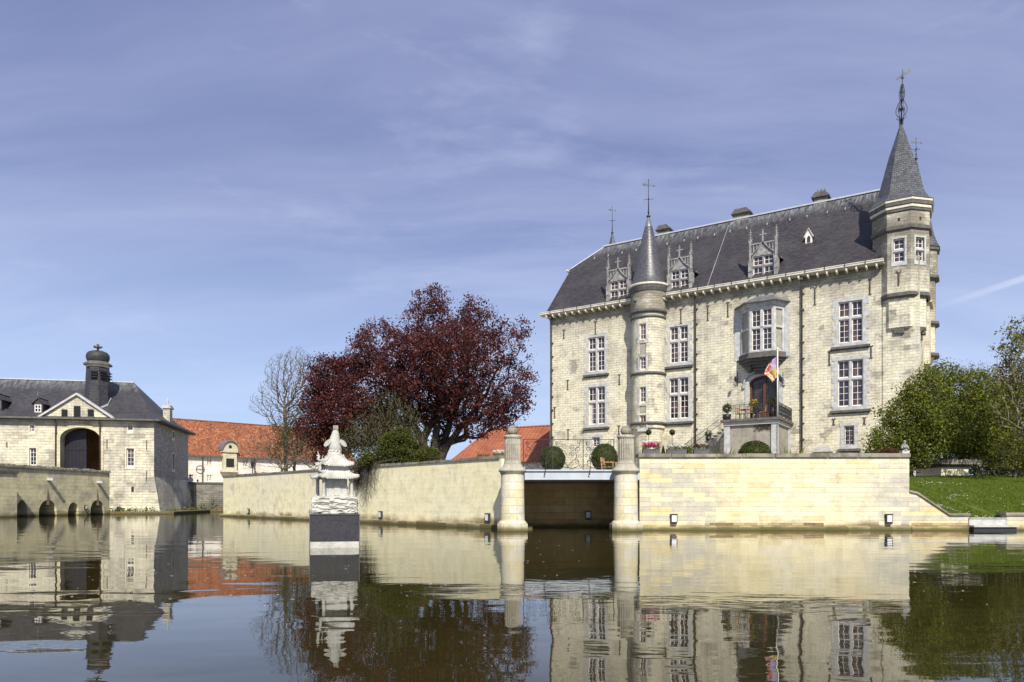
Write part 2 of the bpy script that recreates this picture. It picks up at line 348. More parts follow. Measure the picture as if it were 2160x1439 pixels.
M['canal'] = stone('canal_marlstone', [(0.64, 0.53, 0.29), (0.74, 0.66, 0.41), (0.77, 0.69, 0.44), (0.70, 0.60, 0.34), (0.76, 0.70, 0.49)], 0.78, 0.17, (0.62, 0.57, 0.42), 0.005,
                   patch=(0.66, 0.62, 0.50), patch_amt=0.5, patch_scale=0.17, crack=0.30, streak=0.07, tide=0.30, bump=0.01, warp=0.012, ends=(5.6, 1.9, 1.5), joint=0.8)
M['canal_left'] = stone('canal_plastered_stone', [(0.87, 0.79, 0.50), (0.89, 0.82, 0.54), (0.87, 0.77, 0.46)], 0.9, 0.2, (0.66, 0.60, 0.42), 0.003,
                   patch=(0.78, 0.73, 0.55), patch_amt=0.5, patch_scale=0.2, crack=0.16, streak=0.05, tide=0.42, bump=0.006, warp=0.01, blotch=[((0.56, 0.52, 0.40), 0.58, 0.66, 0.7)])
M['stain'] = stone('brown_stained_footing', [(0.16, 0.11, 0.05), (0.48, 0.38, 0.20), (0.24, 0.17, 0.08), (0.60, 0.50, 0.28), (0.12, 0.08, 0.04)], 0.42, 0.17, (0.3, 0.24, 0.14), 0.010, crack=0.6, streak=0.2, bump=0.01)
M['pillar_top'] = stone('weathered_pillar_stone', [(0.42, 0.39, 0.31), (0.48, 0.45, 0.36)], 0.9, 0.5, (0.3, 0.28, 0.22), 0.006, patch=(0.27, 0.25, 0.20), patch_amt=0.7, patch_scale=2.2, crack=0.4, streak=0.4, bump=0.015)
M['pillar'] = stone('pillar_stone', [(0.52, 0.47, 0.33), (0.68, 0.60, 0.38), (0.62, 0.60, 0.52), (0.74, 0.64, 0.38)], 0.62, 0.27, (0.45, 0.42, 0.34), 0.008,
                    patch=(0.50, 0.47, 0.40), patch_amt=0.7, patch_scale=0.9, crack=0.25, streak=0.1, tide=0.25, bump=0.012, warp=0.01)
M['coping'] = stone('coping_stone', [(0.20, 0.18, 0.14), (0.34, 0.31, 0.24), (0.27, 0.25, 0.21)], 1.1, 0.6, (0.45, 0.40, 0.28), 0.02, patch=(0.12, 0.11, 0.09), patch_amt=0.8, patch_scale=1.2, crack=0.6, streak=0.2, bump=0.03)
M['dark_under'] = stone('bounce_lit_marlstone', [(0.58, 0.40, 0.17), (0.66, 0.48, 0.22), (0.72, 0.54, 0.26)], 0.9, 0.3, (0.4, 0.28, 0.12), 0.008, patch=(0.45, 0.32, 0.15), patch_amt=0.6, crack=0.3, tide=0.34, bump=0.01)  # recess stone: colour raised to stand in for sunlight thrown up by the water
M['gate'] = stone('gatehouse_marlstone', [(0.58, 0.54, 0.40), (0.64, 0.60, 0.46), (0.68, 0.64, 0.50), (0.60, 0.54, 0.39)], 0.6, 0.24, (0.40, 0.36, 0.28), 0.010, joint=0.7, blotch=[((0.31, 0.29, 0.245), 0.50, 0.62, 0.85), ((0.70, 0.66, 0.52), 0.55, 0.66, 0.6)],
                  patch=(0.30, 0.28, 0.24), patch_amt=0.6, patch_scale=0.3, crack=0.6, streak=0.3, bump=0.04)
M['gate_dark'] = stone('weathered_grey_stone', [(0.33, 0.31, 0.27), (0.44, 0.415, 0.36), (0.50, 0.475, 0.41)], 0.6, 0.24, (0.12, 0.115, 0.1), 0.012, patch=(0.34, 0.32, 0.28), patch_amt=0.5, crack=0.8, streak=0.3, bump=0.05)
M['bridge'] = stone('bridge_marlstone', [(0.58, 0.53, 0.30), (0.68, 0.62, 0.38), (0.72, 0.64, 0.38), (0.64, 0.59, 0.40)], 0.75, 0.28, (0.42, 0.38, 0.26), 0.007, patch=(0.34, 0.31, 0.25), patch_amt=0.55, patch_scale=0.8, crack=0.5, streak=0.15, tide=0.35, bump=0.015)
M['farm_wall'] = stone('whitewashed_stone', [(0.62, 0.58, 0.51), (0.72, 0.68, 0.60), (0.76, 0.73, 0.67)], 0.9, 0.4, (0.55, 0.5, 0.42), 0.01, patch=(0.50, 0.44, 0.36), patch_amt=0.6, crack=0.3, streak=0.15, bump=0.01)
M['quay'] = stone('quay_rubble', [(0.16, 0.155, 0.13), (0.24, 0.23, 0.19), (0.30, 0.28, 0.23)], 0.5, 0.22, (0.11, 0.10, 0.08), 0.015, patch=(0.11, 0.105, 0.09), patch_amt=0.7, patch_scale=0.6, crack=0.8, tide=0.4, bump=0.04)
M['trim'] = plain('blue_limestone', (0.43, 0.43, 0.42), 0.75, 0.25, 3.0, bd=0.006)
M['trim_dark'] = plain('shadow_dark_limestone', (0.105, 0.10, 0.092), 0.8, 0.35, 4.0, bd=0.006)  # tone lowered so bands and mouldings carry their shadow in the colour
M['gothic'] = plain('weathered_dormer_stone', (0.25, 0.245, 0.235), 0.85, 0.45, 4.0, bd=0.01)
M['white'] = plain('white_window_paint', (0.78, 0.73, 0.68), 0.45, 0.06, 5.0)
M['gutter'] = plain('cream_gutter', (0.58, 0.55, 0.46), 0.5, 0.2, 2.0)
M['bracket'] = plain('cream_bracket', (0.62, 0.58, 0.44), 0.6, 0.2, 3.0)
M['pipe'] = plain('rusty_downpipe', (0.085, 0.062, 0.048), 0.5, 0.4, 4.0)
M['iron'] = plain('black_wrought_iron', (0.022, 0.020, 0.020), 0.45, 0.4, 8.0, spec=0.5)
M['rust'] = plain('rusty_iron', (0.07, 0.042, 0.03), 0.7, 0.5, 8.0)
M['lead'] = plain('lead_sheet', (0.20, 0.205, 0.215), 0.4, 0.3, 2.0, metal=0.3)
M['ridge'] = plain('pale_zinc_ridge', (0.50, 0.53, 0.56), 0.4, 0.15, 3.0, metal=0.2)
M['slab'] = plain('painted_bridge_deck', (0.42, 0.46, 0.50), 0.5, 0.12, 2.5)
M['blind'] = plain('rendered_panel', (0.30, 0.285, 0.24), 0.9, 0.2, 3.0)
M['slate'] = slate('castle_slate', ridge=(23.2, 24.6))
M['slate_gate'] = slate('gatehouse_slate', (0.034, 0.032, 0.036), (0.078, 0.073, 0.080), ridge=(11.3, 12.6), rough=0.55)
M['slate_cupola'] = slate('cupola_slate', (0.028, 0.028, 0.033), (0.062, 0.062, 0.072), rough=0.5)
M['slate_turret'] = slate('turret_slate', (0.05, 0.052, 0.056), (0.13, 0.132, 0.135), 0.26, 0.17, rough=0.42, spec=0.6)
M['slate_cone'] = slate('glossy_round_slate', (0.045, 0.045, 0.052), (0.12, 0.12, 0.13), 0.2, 0.13, rough=0.40, spec=0.8)
M['orange'] = tiles('orange_pantiles', [(0.15, 0.050, 0.028), (0.28, 0.095, 0.042), (0.34, 0.130, 0.060), (0.21, 0.07, 0.036), (0.42, 0.20, 0.11)])
M['orange2'] = tiles('red_pantiles', [(0.27, 0.085, 0.045), (0.34, 0.115, 0.06), (0.30, 0.10, 0.055)], 0.5, 0.3)
M['bark'] = plain('tree_bark', (0.070, 0.058, 0.045), 0.9, 0.45, 6.0, bd=0.02)
M['bark_pale'] = plain('pale_twig_bark', (0.20, 0.175, 0.13), 0.9, 0.35, 4.0)
M['bark_mid'] = plain('grey_brown_twig_bark', (0.115, 0.095, 0.070), 0.9, 0.4, 4.0)
M['bark_dark'] = plain('dark_wet_bark', (0.035, 0.026, 0.022), 0.9, 0.4, 5.0)
M['beech'] = leafmat('copper_beech_leaf', [(0.030, 0.013, 0.014), (0.070, 0.020, 0.021), (0.125, 0.033, 0.030), (0.205, 0.068, 0.050)], 0.28, 0.5)
M['green'] = leafmat('fresh_green_leaf', [(0.055, 0.072, 0.010), (0.11, 0.135, 0.018), (0.17, 0.19, 0.028), (0.25, 0.25, 0.045)], 0.35)
M['green_dark'] = leafmat('dark_green_leaf', [(0.030, 0.036, 0.008), (0.058, 0.068, 0.014), (0.10, 0.105, 0.022)], 0.3)
M['yellowgreen'] = leafmat('yellow_green_leaf', [(0.09, 0.10, 0.018), (0.16, 0.17, 0.03), (0.24, 0.24, 0.06)], 0.4)
M['olive'] = leafmat('olive_leaf', [(0.035, 0.036, 0.010), (0.06, 0.058, 0.016), (0.09, 0.085, 0.028)], 0.3)
M['conifer'] = leafmat('conifer_needles', [(0.040, 0.050, 0.010), (0.080, 0.090, 0.016), (0.13, 0.135, 0.026)], 0.3)
M['box'] = leafmat('box_hedge_leaf', [(0.022, 0.034, 0.006), (0.045, 0.062, 0.011), (0.075, 0.092, 0.02)], 0.15, 0.5)
M['brownhedge'] = leafmat('brown_beech_leaf', [(0.05, 0.018, 0.014), (0.10, 0.035, 0.024), (0.08, 0.05, 0.03)], 0.2)
M['white_stone'] = plain('white_carved_stone', (0.60, 0.58, 0.52), 0.7, 0.22, 9.0, bd=0.012)
def carved():
    m, T = new_mat('white_carved_stone'); ob = T.n('ShaderNodeTexCoord', None, out=3)
    col = T.ramp(T.noise(ob, 3.0, 6, 0.7), [(0.30, (0.34, 0.33, 0.29)), (0.5, (0.49, 0.48, 0.43)), (0.7, (0.57, 0.56, 0.51))])
    col = T.mix(T.ramp(T.noise(T.scale(ob, 9, 9, 4), 1.0, 6, 0.75), [(0.54, 0.0), (0.68, 0.65)]), col, (0.20, 0.195, 0.16))
    finish(T, col, 0.8, T.noise(ob, 22, 5, 0.7), 0.02, 1.0, spec=0.2); return m
M['white_stone'] = carved()
M['granite'] = plain('black_granite', (0.040, 0.038, 0.042), 0.35, 0.35, 25.0)
M['planter'] = plain('grey_zinc_planter', (0.085, 0.088, 0.10), 0.5, 0.2, 4.0)
M['wood'] = plain('teak_wood', (0.36, 0.22, 0.11), 0.6, 0.25, 9.0)
M['darkwood'] = plain('brown_door_wood', (0.10, 0.038, 0.018), 0.45, 0.3, 6.0)
M['purpledoor'] = plain('dark_violet_door', (0.010, 0.008, 0.016), 0.5, 0.3, 3.0)
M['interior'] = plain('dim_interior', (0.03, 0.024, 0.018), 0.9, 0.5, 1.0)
M['gravel'] = plain('gravel_ground', (0.30, 0.27, 0.20), 0.95, 0.25, 5.0, bd=0.02)
M['pink'] = leafmat('magenta_petal', [(0.45, 0.015, 0.16), (0.62, 0.03, 0.25), (0.70, 0.12, 0.35)], 0.4)
M['whitepetal'] = leafmat('white_petal', [(0.70, 0.70, 0.62), (0.80, 0.80, 0.76)], 0.4)
M['yellowpetal'] = leafmat('yellow_petal', [(0.55, 0.33, 0.03), (0.7, 0.5, 0.08), (0.6, 0.55, 0.3)], 0.4)
M['pot'] = plain('black_plant_pot', (0.02, 0.02, 0.022), 0.4, 0.3, 6.0)
M['lampglass'] = plain('milky_lamp_glass', (0.70, 0.72, 0.72), 0.3, 0.05, 6.0)
M['teal'] = stone('mottled_grey_render', [(0.30, 0.275, 0.22), (0.34, 0.315, 0.255), (0.27, 0.25, 0.21)], 1.2, 0.5, (0.36, 0.33, 0.27), 0.004, patch=(0.26, 0.24, 0.20), patch_amt=0.6, patch_scale=0.9, crack=0.2, streak=0.7, bump=0.01)
def glass_mat():
    m, T = new_mat('window_glass'); ob = T.n('ShaderNodeTexCoord', None, out=3)
    col = T.ramp(T.noise(T.scale(ob, 2.2, 1.0, 0.8), 1.1, 4), [(0.35, (0.008, 0.009, 0.014)), (0.50, (0.030, 0.026, 0.034)), (0.64, (0.12, 0.070, 0.058))])  # pinkish patches are reflections painted into the pane colour
    finish(T, col, 0.06, T.noise(ob, 1.2, 2), 0.01, 0.15, spec=0.7); return m
M['glass'] = glass_mat()
def grass_mat():
    m, T = new_mat('lawn_grass'); ob = T.n('ShaderNodeTexCoord', None, out=3)
    col = T.ramp(T.noise(ob, 1.6, 6, 0.7), [(0.3, (0.050, 0.078, 0.010)), (0.5, (0.085, 0.12, 0.015)), (0.7, (0.13, 0.155, 0.025))])
    finish(T, col, 0.9, T.noise(ob, 22, 4), 0.05, 1.0, spec=0.15); return m
M['lawn'] = grass_mat()
M['blade'] = leafmat('grass_blade', [(0.075, 0.115, 0.012), (0.125, 0.175, 0.018), (0.18, 0.22, 0.03)], 0.35)
def water_mat():
    m, T = new_mat('moat_water'); ob = T.n('ShaderNodeTexCoord', None, out=3)
    wv = T.vmath('ADD', ob, T.vmath('MULTIPLY', T.noise(ob, 0.5, 2, out=1), (0.7, 0.7, 0)))
    a = T.noise(T.scale(wv, 0.55, 1.0), 1.0, 2, 0.4); b = T.noise(T.scale(wv, 1.7, 3.4), 1.0, 2, 0.5); c = T.noise(T.scale(wv, 3.5, 9.0), 1.0, 2, 0.5)
    area = T.ramp(T.noise(T.scale(ob, 0.05, 0.10), 1.0, 2), [(0.42, 0.25), (0.60, 1.0)])
    h = T.math('ADD', T.math('MULTIPLY', a, 1.0), T.math('MULTIPLY', T.math('ADD', T.math('MULTIPLY', b, 0.28), T.math('MULTIPLY', c, 0.10)), area))
    col = T.ramp(T.noise(ob, 0.35, 4), [(0.3, (0.019, 0.0165, 0.0045)), (0.7, (0.031, 0.026, 0.0075))])
    finish(T, col, 0.012, h, 0.0095, 1.0, spec=0.5, IOR=1.42); return m
M['water'] = water_mat()
# ============================================================ GROUND AND WATER
mb = MB(); mb.face([(-400, -60, 0), (400, -60, 0), (400, 400, 0), (-400, 400, 0)]); tag(mb.build('moat_water', M['water']), kind='structure')
GZ = 2.13
g = [(14.25, 26.75), (14.25, 38.2), (900, 38.2), (900, 1200), (-900, 1200), (-900, 67.0), (-38.0, 67.0), (-34.5, 77.6), (-24.0, 79.2), (-21.0, 53.4), (-0.62, 27.9), (0.3, 27.2), (0.7, 33.0), (4.25, 33.0), (4.45, 26.75)]
bm = bmesh.new(); vs = [bm.verts.new((x, y, GZ)) for x, y in g]; f = bm.faces.new(vs); bmesh.ops.triangulate(bm, faces=[f])
me = bpy.data.meshes.new('courtyard_ground'); bm.to_mesh(me); bm.free()
tag(link_mesh('courtyard_ground', me, M['gravel']), kind='structure')
# lawn: rises from the moat edge on the right up to the park level
def lawn_z(x, y):
    X = [14.2, 14.53, 15.70, 16.36, 16.46, 17.7, 17.8, 900]; Zc = [1.40, 1.33, 0.56, 0.56, 0.36, 0.36, 0.54, 0.54]; z0 = float(np.interp(x, X, Zc)); t = min(1, max(0, (y-26.45)/10.5))
    return z0+(GZ+0.17-z0)*(t*0.55+0.45*(1-(1-t)**2))+0.03*math.sin(x*0.9+y)*math.sin(y*0.7)*t
xs = list(np.linspace(14.24, 22, 40)) + list(np.linspace(22.6, 50, 20)) + [90, 300, 900]; ys = list(np.linspace(26.32, 38.5, 44))
V = [(x, y, lawn_z(x, y)) for y in ys for x in xs]; nx = len(xs)
Q = [(j*nx+i, j*nx+i+1, (j+1)*nx+i+1, (j+1)*nx+i) for j in range(len(ys)-1) for i in range(nx-1)]
tag(mesh_np('lawn', V, Q, M['lawn'], smooth=True), kind='structure')

# ============================================================ CANAL WALLS
def wall_frame(name, p0, p1, label, cat='wall', group=None):
    d = Vector((p1[0]-p0[0], p1[1]-p0[1])); L = d.length
    t = thing(name, label, cat, (p0[0], p0[1], 0), math.atan2(d.y, d.x), group); return t, L
D_W = 26.15
# right canal wall
x0, x1 = wx(1349, D_W), wx(1918, D_W)
t, L = wall_frame('canal_wall', (x0, D_W), (x1, D_W), 'long pale yellow canal wall below the castle, right of the bridge deck')
mb = MB(); P = lambda u, d: (u, d)
mb.box(0, L, 0, 0.55, -0.6, 2.62); mb.build('masonry', M['canal'], t)
mb = MB(); rng = random.Random(3); u = -0.05
while u < L-0.2:
    wv = min(rng.uniform(0.9, 2.1), L+0.03-u); mb.box(u, u+wv-0.015, -0.07+rng.uniform(-.01, .01), 0.62, 2.622, 2.75+rng.uniform(-0.015, 0.02)); u += wv
mb.build('coping', M['coping'], t)
mb = MB(); mb.box(0.02, L, -0.16, -0.003, -0.6, 0.13); mb.build('footing', M['canal'], t); mb = MB(); mb.box(2.5, 6.6, -0.006, -0.002, 0.135, 0.27); mb.build('stained_course', M['stain'], t)
# sloping wing wall at the right end
S = 59.0
t2 = thing('wing_wall', 'low yellow wall stepping down a slope beside the lawn', 'wall', (x1, D_W, 0))
def pz(px, py): return ((px-1918)/S, (1060-py)/S+1.0)
poly = [(0.004, -0.6), (pz(2045, 0)[0], -0.6), pz(2045, 1088), pz(2004, 1088), pz(1935, 1042), pz(1918, 1038)]
poly[-1] = (0.004, poly[-1][1])
mb = MB(); mb.plate(poly, 0.03, 0.40); mb.build('masonry', M['canal'], t2); mb = MB(); mb.box(0.1, 2.15, 0.024, 0.029, -0.6, 0.27); mb.build('stained_course', M['stain'], t2); mb = MB(); mb.box(0.02, 2.3, -.16, 0.01, -.6, .13); mb.build('footing', M['canal'], t2)
mb = MB()
cp = [pz(1918, 1038), pz(1935, 1042), pz(2004, 1088), pz(2047, 1088)]; cp[0] = (0.004, cp[0][1])
for a, b in zip(cp, cp[1:]): mb.plate([(a[0], a[1]+.003), (b[0], b[1]+.003), (b[0], b[1]+0.075), (a[0], a[1]+0.075)], -0.03, 0.46)
mb.build('coping', M['coping'], t2)
# far right wall piece
t3 = thing('moat_edge_wall', 'low yellow moat wall right of the landing steps', 'wall', (wx(2124, D_W), D_W, 0))
mb = MB(); mb.box(0, 30, 0, 0.4, -0.6, (1060-1088)/S+1); mb.build('masonry', M['canal'], t3)
mb = MB(); mb.box(-0.06, 30, -0.05, 0.5, (1060-1088)/S+1.003, (1060-1081)/S+1); mb.build('coping', M['coping'], t3)
mb = MB(); mb.box(0.02, 30, -0.16, -0.003, -0.6, 0.13); mb.build('footing', M['canal'], t3)
# landing steps
ls = thing('landing_steps', 'grey landing steps down to the water in the gap of the moat wall', 'steps', (wx(2045, D_W), D_W, 0))
mb = MB(); mb.box(-0.02, 1.32, -0.02, 0.28, 0.14, 0.42); mb.build('upper_step', M['trim'], ls)
mb = MB(); mb.box(-0.02, 1.34, -0.05, 0.30, 0.424, 0.452); mb.build('upper_tread', M['white_stone'], ls)
mb = MB(); mb.box(-0.10, 1.50, -0.42, -0.05, 0.13, 0.19); mb.build('lower_tread', M['white_stone'], ls)
mb = MB(); mb.box(-0.06, 1.44, -0.36, -0.06, -0.3, 0.127); mb.build('lower_step', M['granite'], ls)
# left canal wall
pl0 = (wx(471, 53), 53); pl1 = (wx(1058, 27.6), 27.6)
t, L = wall_frame('canal_wall', pl0, pl1, 'long plastered yellow canal wall running back to the left, under the red tree')
def ztop(u): return 2.84+(2.66-2.84)*u/L
mb = MB(); N_ = 24
for i in range(N_):
    a, b = L*i/N_, L*(i+1)/N_
    mb.face([(a, 0, -0.6), (b, 0, -0.6), (b, 0, ztop(b)), (a, 0, ztop(a))], [(a, -0.6), (b, -0.6), (b, ztop(b)), (a, ztop(a))]); mb.face([(b, .5, -0.6), (a, .5, -0.6), (a, .5, ztop(a)), (b, .5, ztop(b))])
mb.face([(0, .5, -.6), (0, 0, -.6), (0, 0, ztop(0)), (0, .5, ztop(0))]); mb.face([(L, 0, -.6), (L, .5, -.6), (L, .5, ztop(L)), (L, 0, ztop(L))])
mb.build('masonry', M['canal_left'], t)
mb = MB(); u = -0.05
while u < L-0.3:
    wv = min(rng.uniform(0.8, 1.8), L-u); j = rng.uniform(-.012, .02)
    mb.plate([(u, ztop(u)+.003), (u+wv-.012, ztop(u+wv)+.003), (u+wv-.012, ztop(u+wv)+0.10+j), (u, ztop(u)+0.10+j)], -0.05, 0.56); u += wv
mb.build('coping', M['coping'], t)
mb = MB(); mb.box(-0.1, L, -0.22, -0.003, -0.6, 0.17); mb.build('footing', M['canal'], t)
# recess below the bridge deck
t4 = thing('recess_wall', 'brown back wall in the shade under the bridge deck', 'wall', (0.35, 29.7, 0))
mb = MB(); mb.box(-.2, 4.4, 0, 0.6, -0.6, 1.78); mb.box(-0.2, 4.3, -0.13, -0.003, -0.6, 0.33); mb.build('masonry', M['dark_under'], t4)
t5 = thing('recess_wall', 'sunlit low side wall of the recess just right of the left pillar', 'wall', (0.42, 27.3, 0))
mb = MB(); mb.box(-0.3, 0.0, 0, 5.0, -0.6, 2.1); mb.box(0.003, 0.35, 0.2, 5.0, -0.6, 0.12); mb.build('masonry', M['canal'], t5)
t6 = thing('recess_wall', 'shaded side wall of the recess behind the right pillar', 'wall', (4.28, 26.75, 0))
mb = MB(); mb.box(0.0, 0.25, 0, 5.6, -0.6, 2.1); mb.build('masonry', M['dark_under'], t6)

# ============================================================ BRIDGE DECK AND RAILING
dk = thing('bridge_deck', 'pale grey bridge deck slab spanning between the two pillars', 'bridge', (0, 25.75, 0))
xa, xb = wx(1102, 25.75), wx(1350, 25.75)
mb = MB(); mb.box(xa, xb, 0, 6.9, 1.83, 2.10); mb.plate([(xa, 2.103), (xb, 2.103), (xb, 2.155), (xa, 2.155)], -0.06, 6.9)
mb.plate([(xa, 1.80), (xb, 1.80), (xb, 1.828), (xa, 1.828)], -0.03, 6.9)
mb.build('deck', M['slab'], dk)
for xx in (1.15, 2.72):                                     # iron props fixed to the face of the deck
    mb = MB(); mb.tube([(xx, -0.10, 2.0), (xx+.05, -0.09, 2.35), (xx+.02, 0.04, 2.6)], 0.014, 5); mb.ball((xx, -0.08, 1.99), 0.03, 6, 4); mb.build('stay_rod', M['iron'], dk)
rl = thing('iron_railing', 'scrolled wrought iron railing on the bridge deck between the pillars', 'railing', (0, 25.85, 2.157))
def scroll(mb, cx, cz, r, a0, turns, dirn, y=0.0, th=0.010, grow_=0.25, n=16):
    pts = []
    for k in range(n+1):
        t_ = k/n; a = a0+dirn*turns*2*math.pi*t_; rr = r*(1-t_*(1-grow_)); pts.append((cx+rr*math.cos(a), y, cz+rr*math.sin(a)))
    mb.tube(pts, th, 4, False)
def bez(p0, p1, p2, p3, n=12):
    o = []
    for k in range(n+1):
        t_ = k/n; a = (1-t_)**3; b = 3*t_*(1-t_)**2; c = 3*t_*t_*(1-t_); d = t_**3
        o.append((a*p0[0]+b*p1[0]+c*p2[0]+d*p3[0], 0, a*p0[1]+b*p1[1]+c*p2[1]+d*p3[1]))
    return o
ra, rb = wx(1103, 25.85), wx(1296, 25.85); rh = 1.07
mb = MB(); mb.bar((ra, 0, rh), (rb, 0, rh), 0.03, 0.02); mb.bar((ra, 0, 0.06), (rb, 0, 0.06), 0.025, 0.015); mb.build('rail', M['iron'], rl)
posts = [ra+.02, wx(1166, 25.85), wx(1230, 25.85), rb-.02]
for p_ in posts:
    mb = MB(); mb.bar((p_, 0, -0.02), (p_, 0, rh+0.02), 0.028, 0.028, (0, 1, 0)); mb.build('post', M['iron'], rl)
for a, b in zip(posts, posts[1:]):
    c = (a+b)/2; hw = (b-a)/2; mb = MB()
    for s_ in (-1, 1):
        mb.tube(bez((c, 0.08), (c+s_*0.02, 0.35), (c+s_*hw*0.9, 0.35), (c+s_*hw*0.45, 0.62)), 0.009, 4, False)
        mb.tube(bez((c, 0.08), (c+s_*hw*0.7, 0.0), (c+s_*hw*0.9, 0.25), (c+s_*hw*0.6, 0.33)), 0.009, 4, False)
        mb.tube(bez((c+s_*0.03, 0.52), (c+s_*0.30*hw, 0.80), (c+s_*hw*0.9, 0.72), (c+s_*hw*0.75, 0.98)), 0.009, 4, False)
        scroll(mb, c+s_*hw*0.62, 0.30, 0.10, math.pi/2, 1.3, s_, th=.008); scroll(mb, c+s_*hw*0.66, 0.72, 0.11, -math.pi/2, 1.4, -s_, th=.008)
        scroll(mb, c+s_*hw*0.26, 0.82, 0.10, math.pi, 1.4, s_, th=.008); scroll(mb, c+s_*hw*0.72, 0.96, 0.08, 0, 1.2, s_, th=.008)
        scroll(mb, c+s_*hw*0.22, 0.19, 0.09, 0, 1.3, s_, th=.008); scroll(mb, c+s_*hw*0.30, 0.52, 0.07, 0, 1.2, s_, th=.008)
        scroll(mb, c+s_*hw*0.80, 0.50, 0.07, 0, 1.2, -s_, th=.008); scroll(mb, c+s_*hw*0.85, 0.14, 0.07, 0, 1.2, -s_, th=.008)
    mb.build('scrollwork', M['iron'], rl)

# ============================================================ PILLARS
def pillar(px, label):
    d = 25.45; t = thing('stone_pillar', label, 'pillar', (wx(px, d), d, 0), 0, 'stone pillars at the ends of the bridge deck')
    mb = MB(); mb.prism([(x*0.52, y*0.52) for x, y in ((-1, -.72), (-.72, -1), (.72, -1), (1, -.72), (1, .72), (.72, 1), (-.72, 1), (-1, .72))], -0.6, 0.26)
    mb.lathe([(0.50, 0.26), (0.50, 0.30), (0.43, 0.37)], n=28); mb.build('base', M['pillar'], t)
    mb = MB(); mb.lathe([(0.425, 0.35), (0.41, 1.2), (0.40, 1.98)], n=32); mb.build('shaft', M['pillar'], t)
    mb = MB(); mb.lathe([(0.40, 1.97), (0.43, 2.0), (0.44, 2.05), (0.48, 2.08), (0.48, 2.13), (0.44, 2.15), (0.44, 2.19), (0.39, 2.20), (0.36, 2.24), (0.31, 2.33), (0.285, 2.44)], n=32); mb.build('moulding', M['pillar_top'], t)
    mb = MB(); n = 20; ring = []                                # fluted upper drum
    for k in range(n*4):
        a = 2*math.pi*k/(n*4); rr = 0.280-0.026*(0, 1, 1, 0)[k % 4]; ring.append((rr*math.cos(a), rr*math.sin(a)))
    mb.prism(ring, 2.435, 3.24); mb.build('fluted_drum', M['pillar_top'], t)
    mb = MB(); mb.lathe([(0.285, 3.23), (0.305, 3.27), (0.305, 3.33), (0.12, 3.36), (0.0, 3.37)], n=28); mb.build('cap', M['pillar_top'], t)
    mb = MB(); mb.ball((0, 0, 3.50), 0.185, 24, 14); mb.build('ball_finial', M['coping'], t)
pillar(1081, 'ball topped stone pillar at the left end of the bridge deck'); pillar(1320, 'ball topped stone pillar at the right end of the bridge deck')
# narrow iron gap post behind right pillar
# ============================================================ CANAL WALL LAMPS
def wall_lamp(x, y, z, rz, label):
    t = thing('wall_lamp', label, 'lamp', (x, y, z), rz, 'small box lamps low on the moat walls')
    mb = MB(); mb.box(-0.115, 0.115, -0.11, 0.0, -0.14, 0.14); mb.box(-0.13, 0.13, -0.125, 0.0, 0.143, 0.165); mb.box(-0.10, 0.10, -0.12, 0.0, -0.20, -0.143); mb.build('housing', M['granite'], t)
    mb = MB(); mb.box(-0.085, 0.085, -0.121, -0.112, -0.115, 0.115); mb.build('pane', M['lampglass'], t)
zl = 1+(1060-1094)/59
wall_lamp(wx(1421, D_W-.02), D_W, zl, 0, 'box lamp on the yellow canal wall, nearer the right pillar')
wall_lamp(wx(1874, D_W-.02), D_W, zl, 0, 'box lamp on the yellow canal wall, near its right end')
wall_lamp(wx(1240, 29.6), 29.56, 0.50, 0, 'box lamp on the dark wall under the bridge deck')
dl = Vector((pl1[0]-pl0[0], pl1[1]-pl0[1])); al = math.atan2(dl.y, dl.x)
def on_left(px):                                             # point of the left canal wall seen at a photo column
    k = (px-CX)/F; s_ = (k*pl0[1]-pl0[0])/(dl.x-k*dl.y); return pl0[0]+s_*dl.x, pl0[1]+s_*dl.y
for px_, lb in ((1031, 'box lamp on the left canal wall beside the left pillar'), (805, 'box lamp on the left canal wall under the trailing vines'), (526, 'box lamp at the far left end of the left canal wall')):
    x_, y_ = on_left(px_); wall_lamp(x_, y_, 0.42, al, lb)

# ============================================================ CASTLE
TH = math.atan2(0.533, 0.846); CU = Vector((math.cos(TH), -math.sin(TH))); CVv = Vector((math.sin(TH), math.cos(TH))); C0 = Vector((3.27, 62.96))
castle = thing('castle', 'large cream stone castle with slate roof and pointed turrets behind the moat', 'castle', (C0.x, C0.y, 0), -TH)
def cu(px, v=0.0):                                           # photo column -> distance along the facade, on the plane v metres behind it
    k = (px-CX)/F; a = C0+CVv*v; return (k*a.y-a.x)/(CU.x-k*CU.y)
def cz(px, py, v=0.0):
    p = C0+CVv*v+CU*cu(px, v); return H+(HY-py)/F*p.y
def cv(px, u):
    k = (px-CX)/F; a = C0+CU*u; return (k*a.y-a.x)/(CVv.x-k*CVv.y)
LU = cu(1940); DP = 12.6; ZE = 17.2; VR = 6.3; SL = 1.079
# ---- openings of the main facade
def rect(a, b, t_, c): m = (a+b)/2; return (cu(a), cu(b), cz(m, c), cz(m, t_))
WIN = {'A': rect(1241, 1275, 711, 783), 'B': rect(1413, 1451, 688, 765), 'C': rect(1241, 1276, 816, 895), 'D': rect(1412, 1452, 797, 883),
       'E': rect(1769, 1819.5, 635, 722), 'F': rect(1767, 1821, 759, 857)}
BAS = {'a': rect(1781, 1802, 898, 939), 'b': rect(1249, 1265, 922, 943)}
door = rect(1580, 1643, 792, 884)
ub, ub1 = cu(1583), cu(1632)
bay = (cu(1566), cu(1655), 11.75, 15.2)
P = lambda u, d: (u, d)
mb = MB(); holes = list(WIN.values())+list(BAS.values())+[bay]
dsplit = [door[0]-0.2, door[1]+0.2]
mb.wall(P, list(np.linspace(0, dsplit[0], 12)), [1.9, 2.4, 10.4, 17.3], [h for h in holes if h[1] < dsplit[0]])
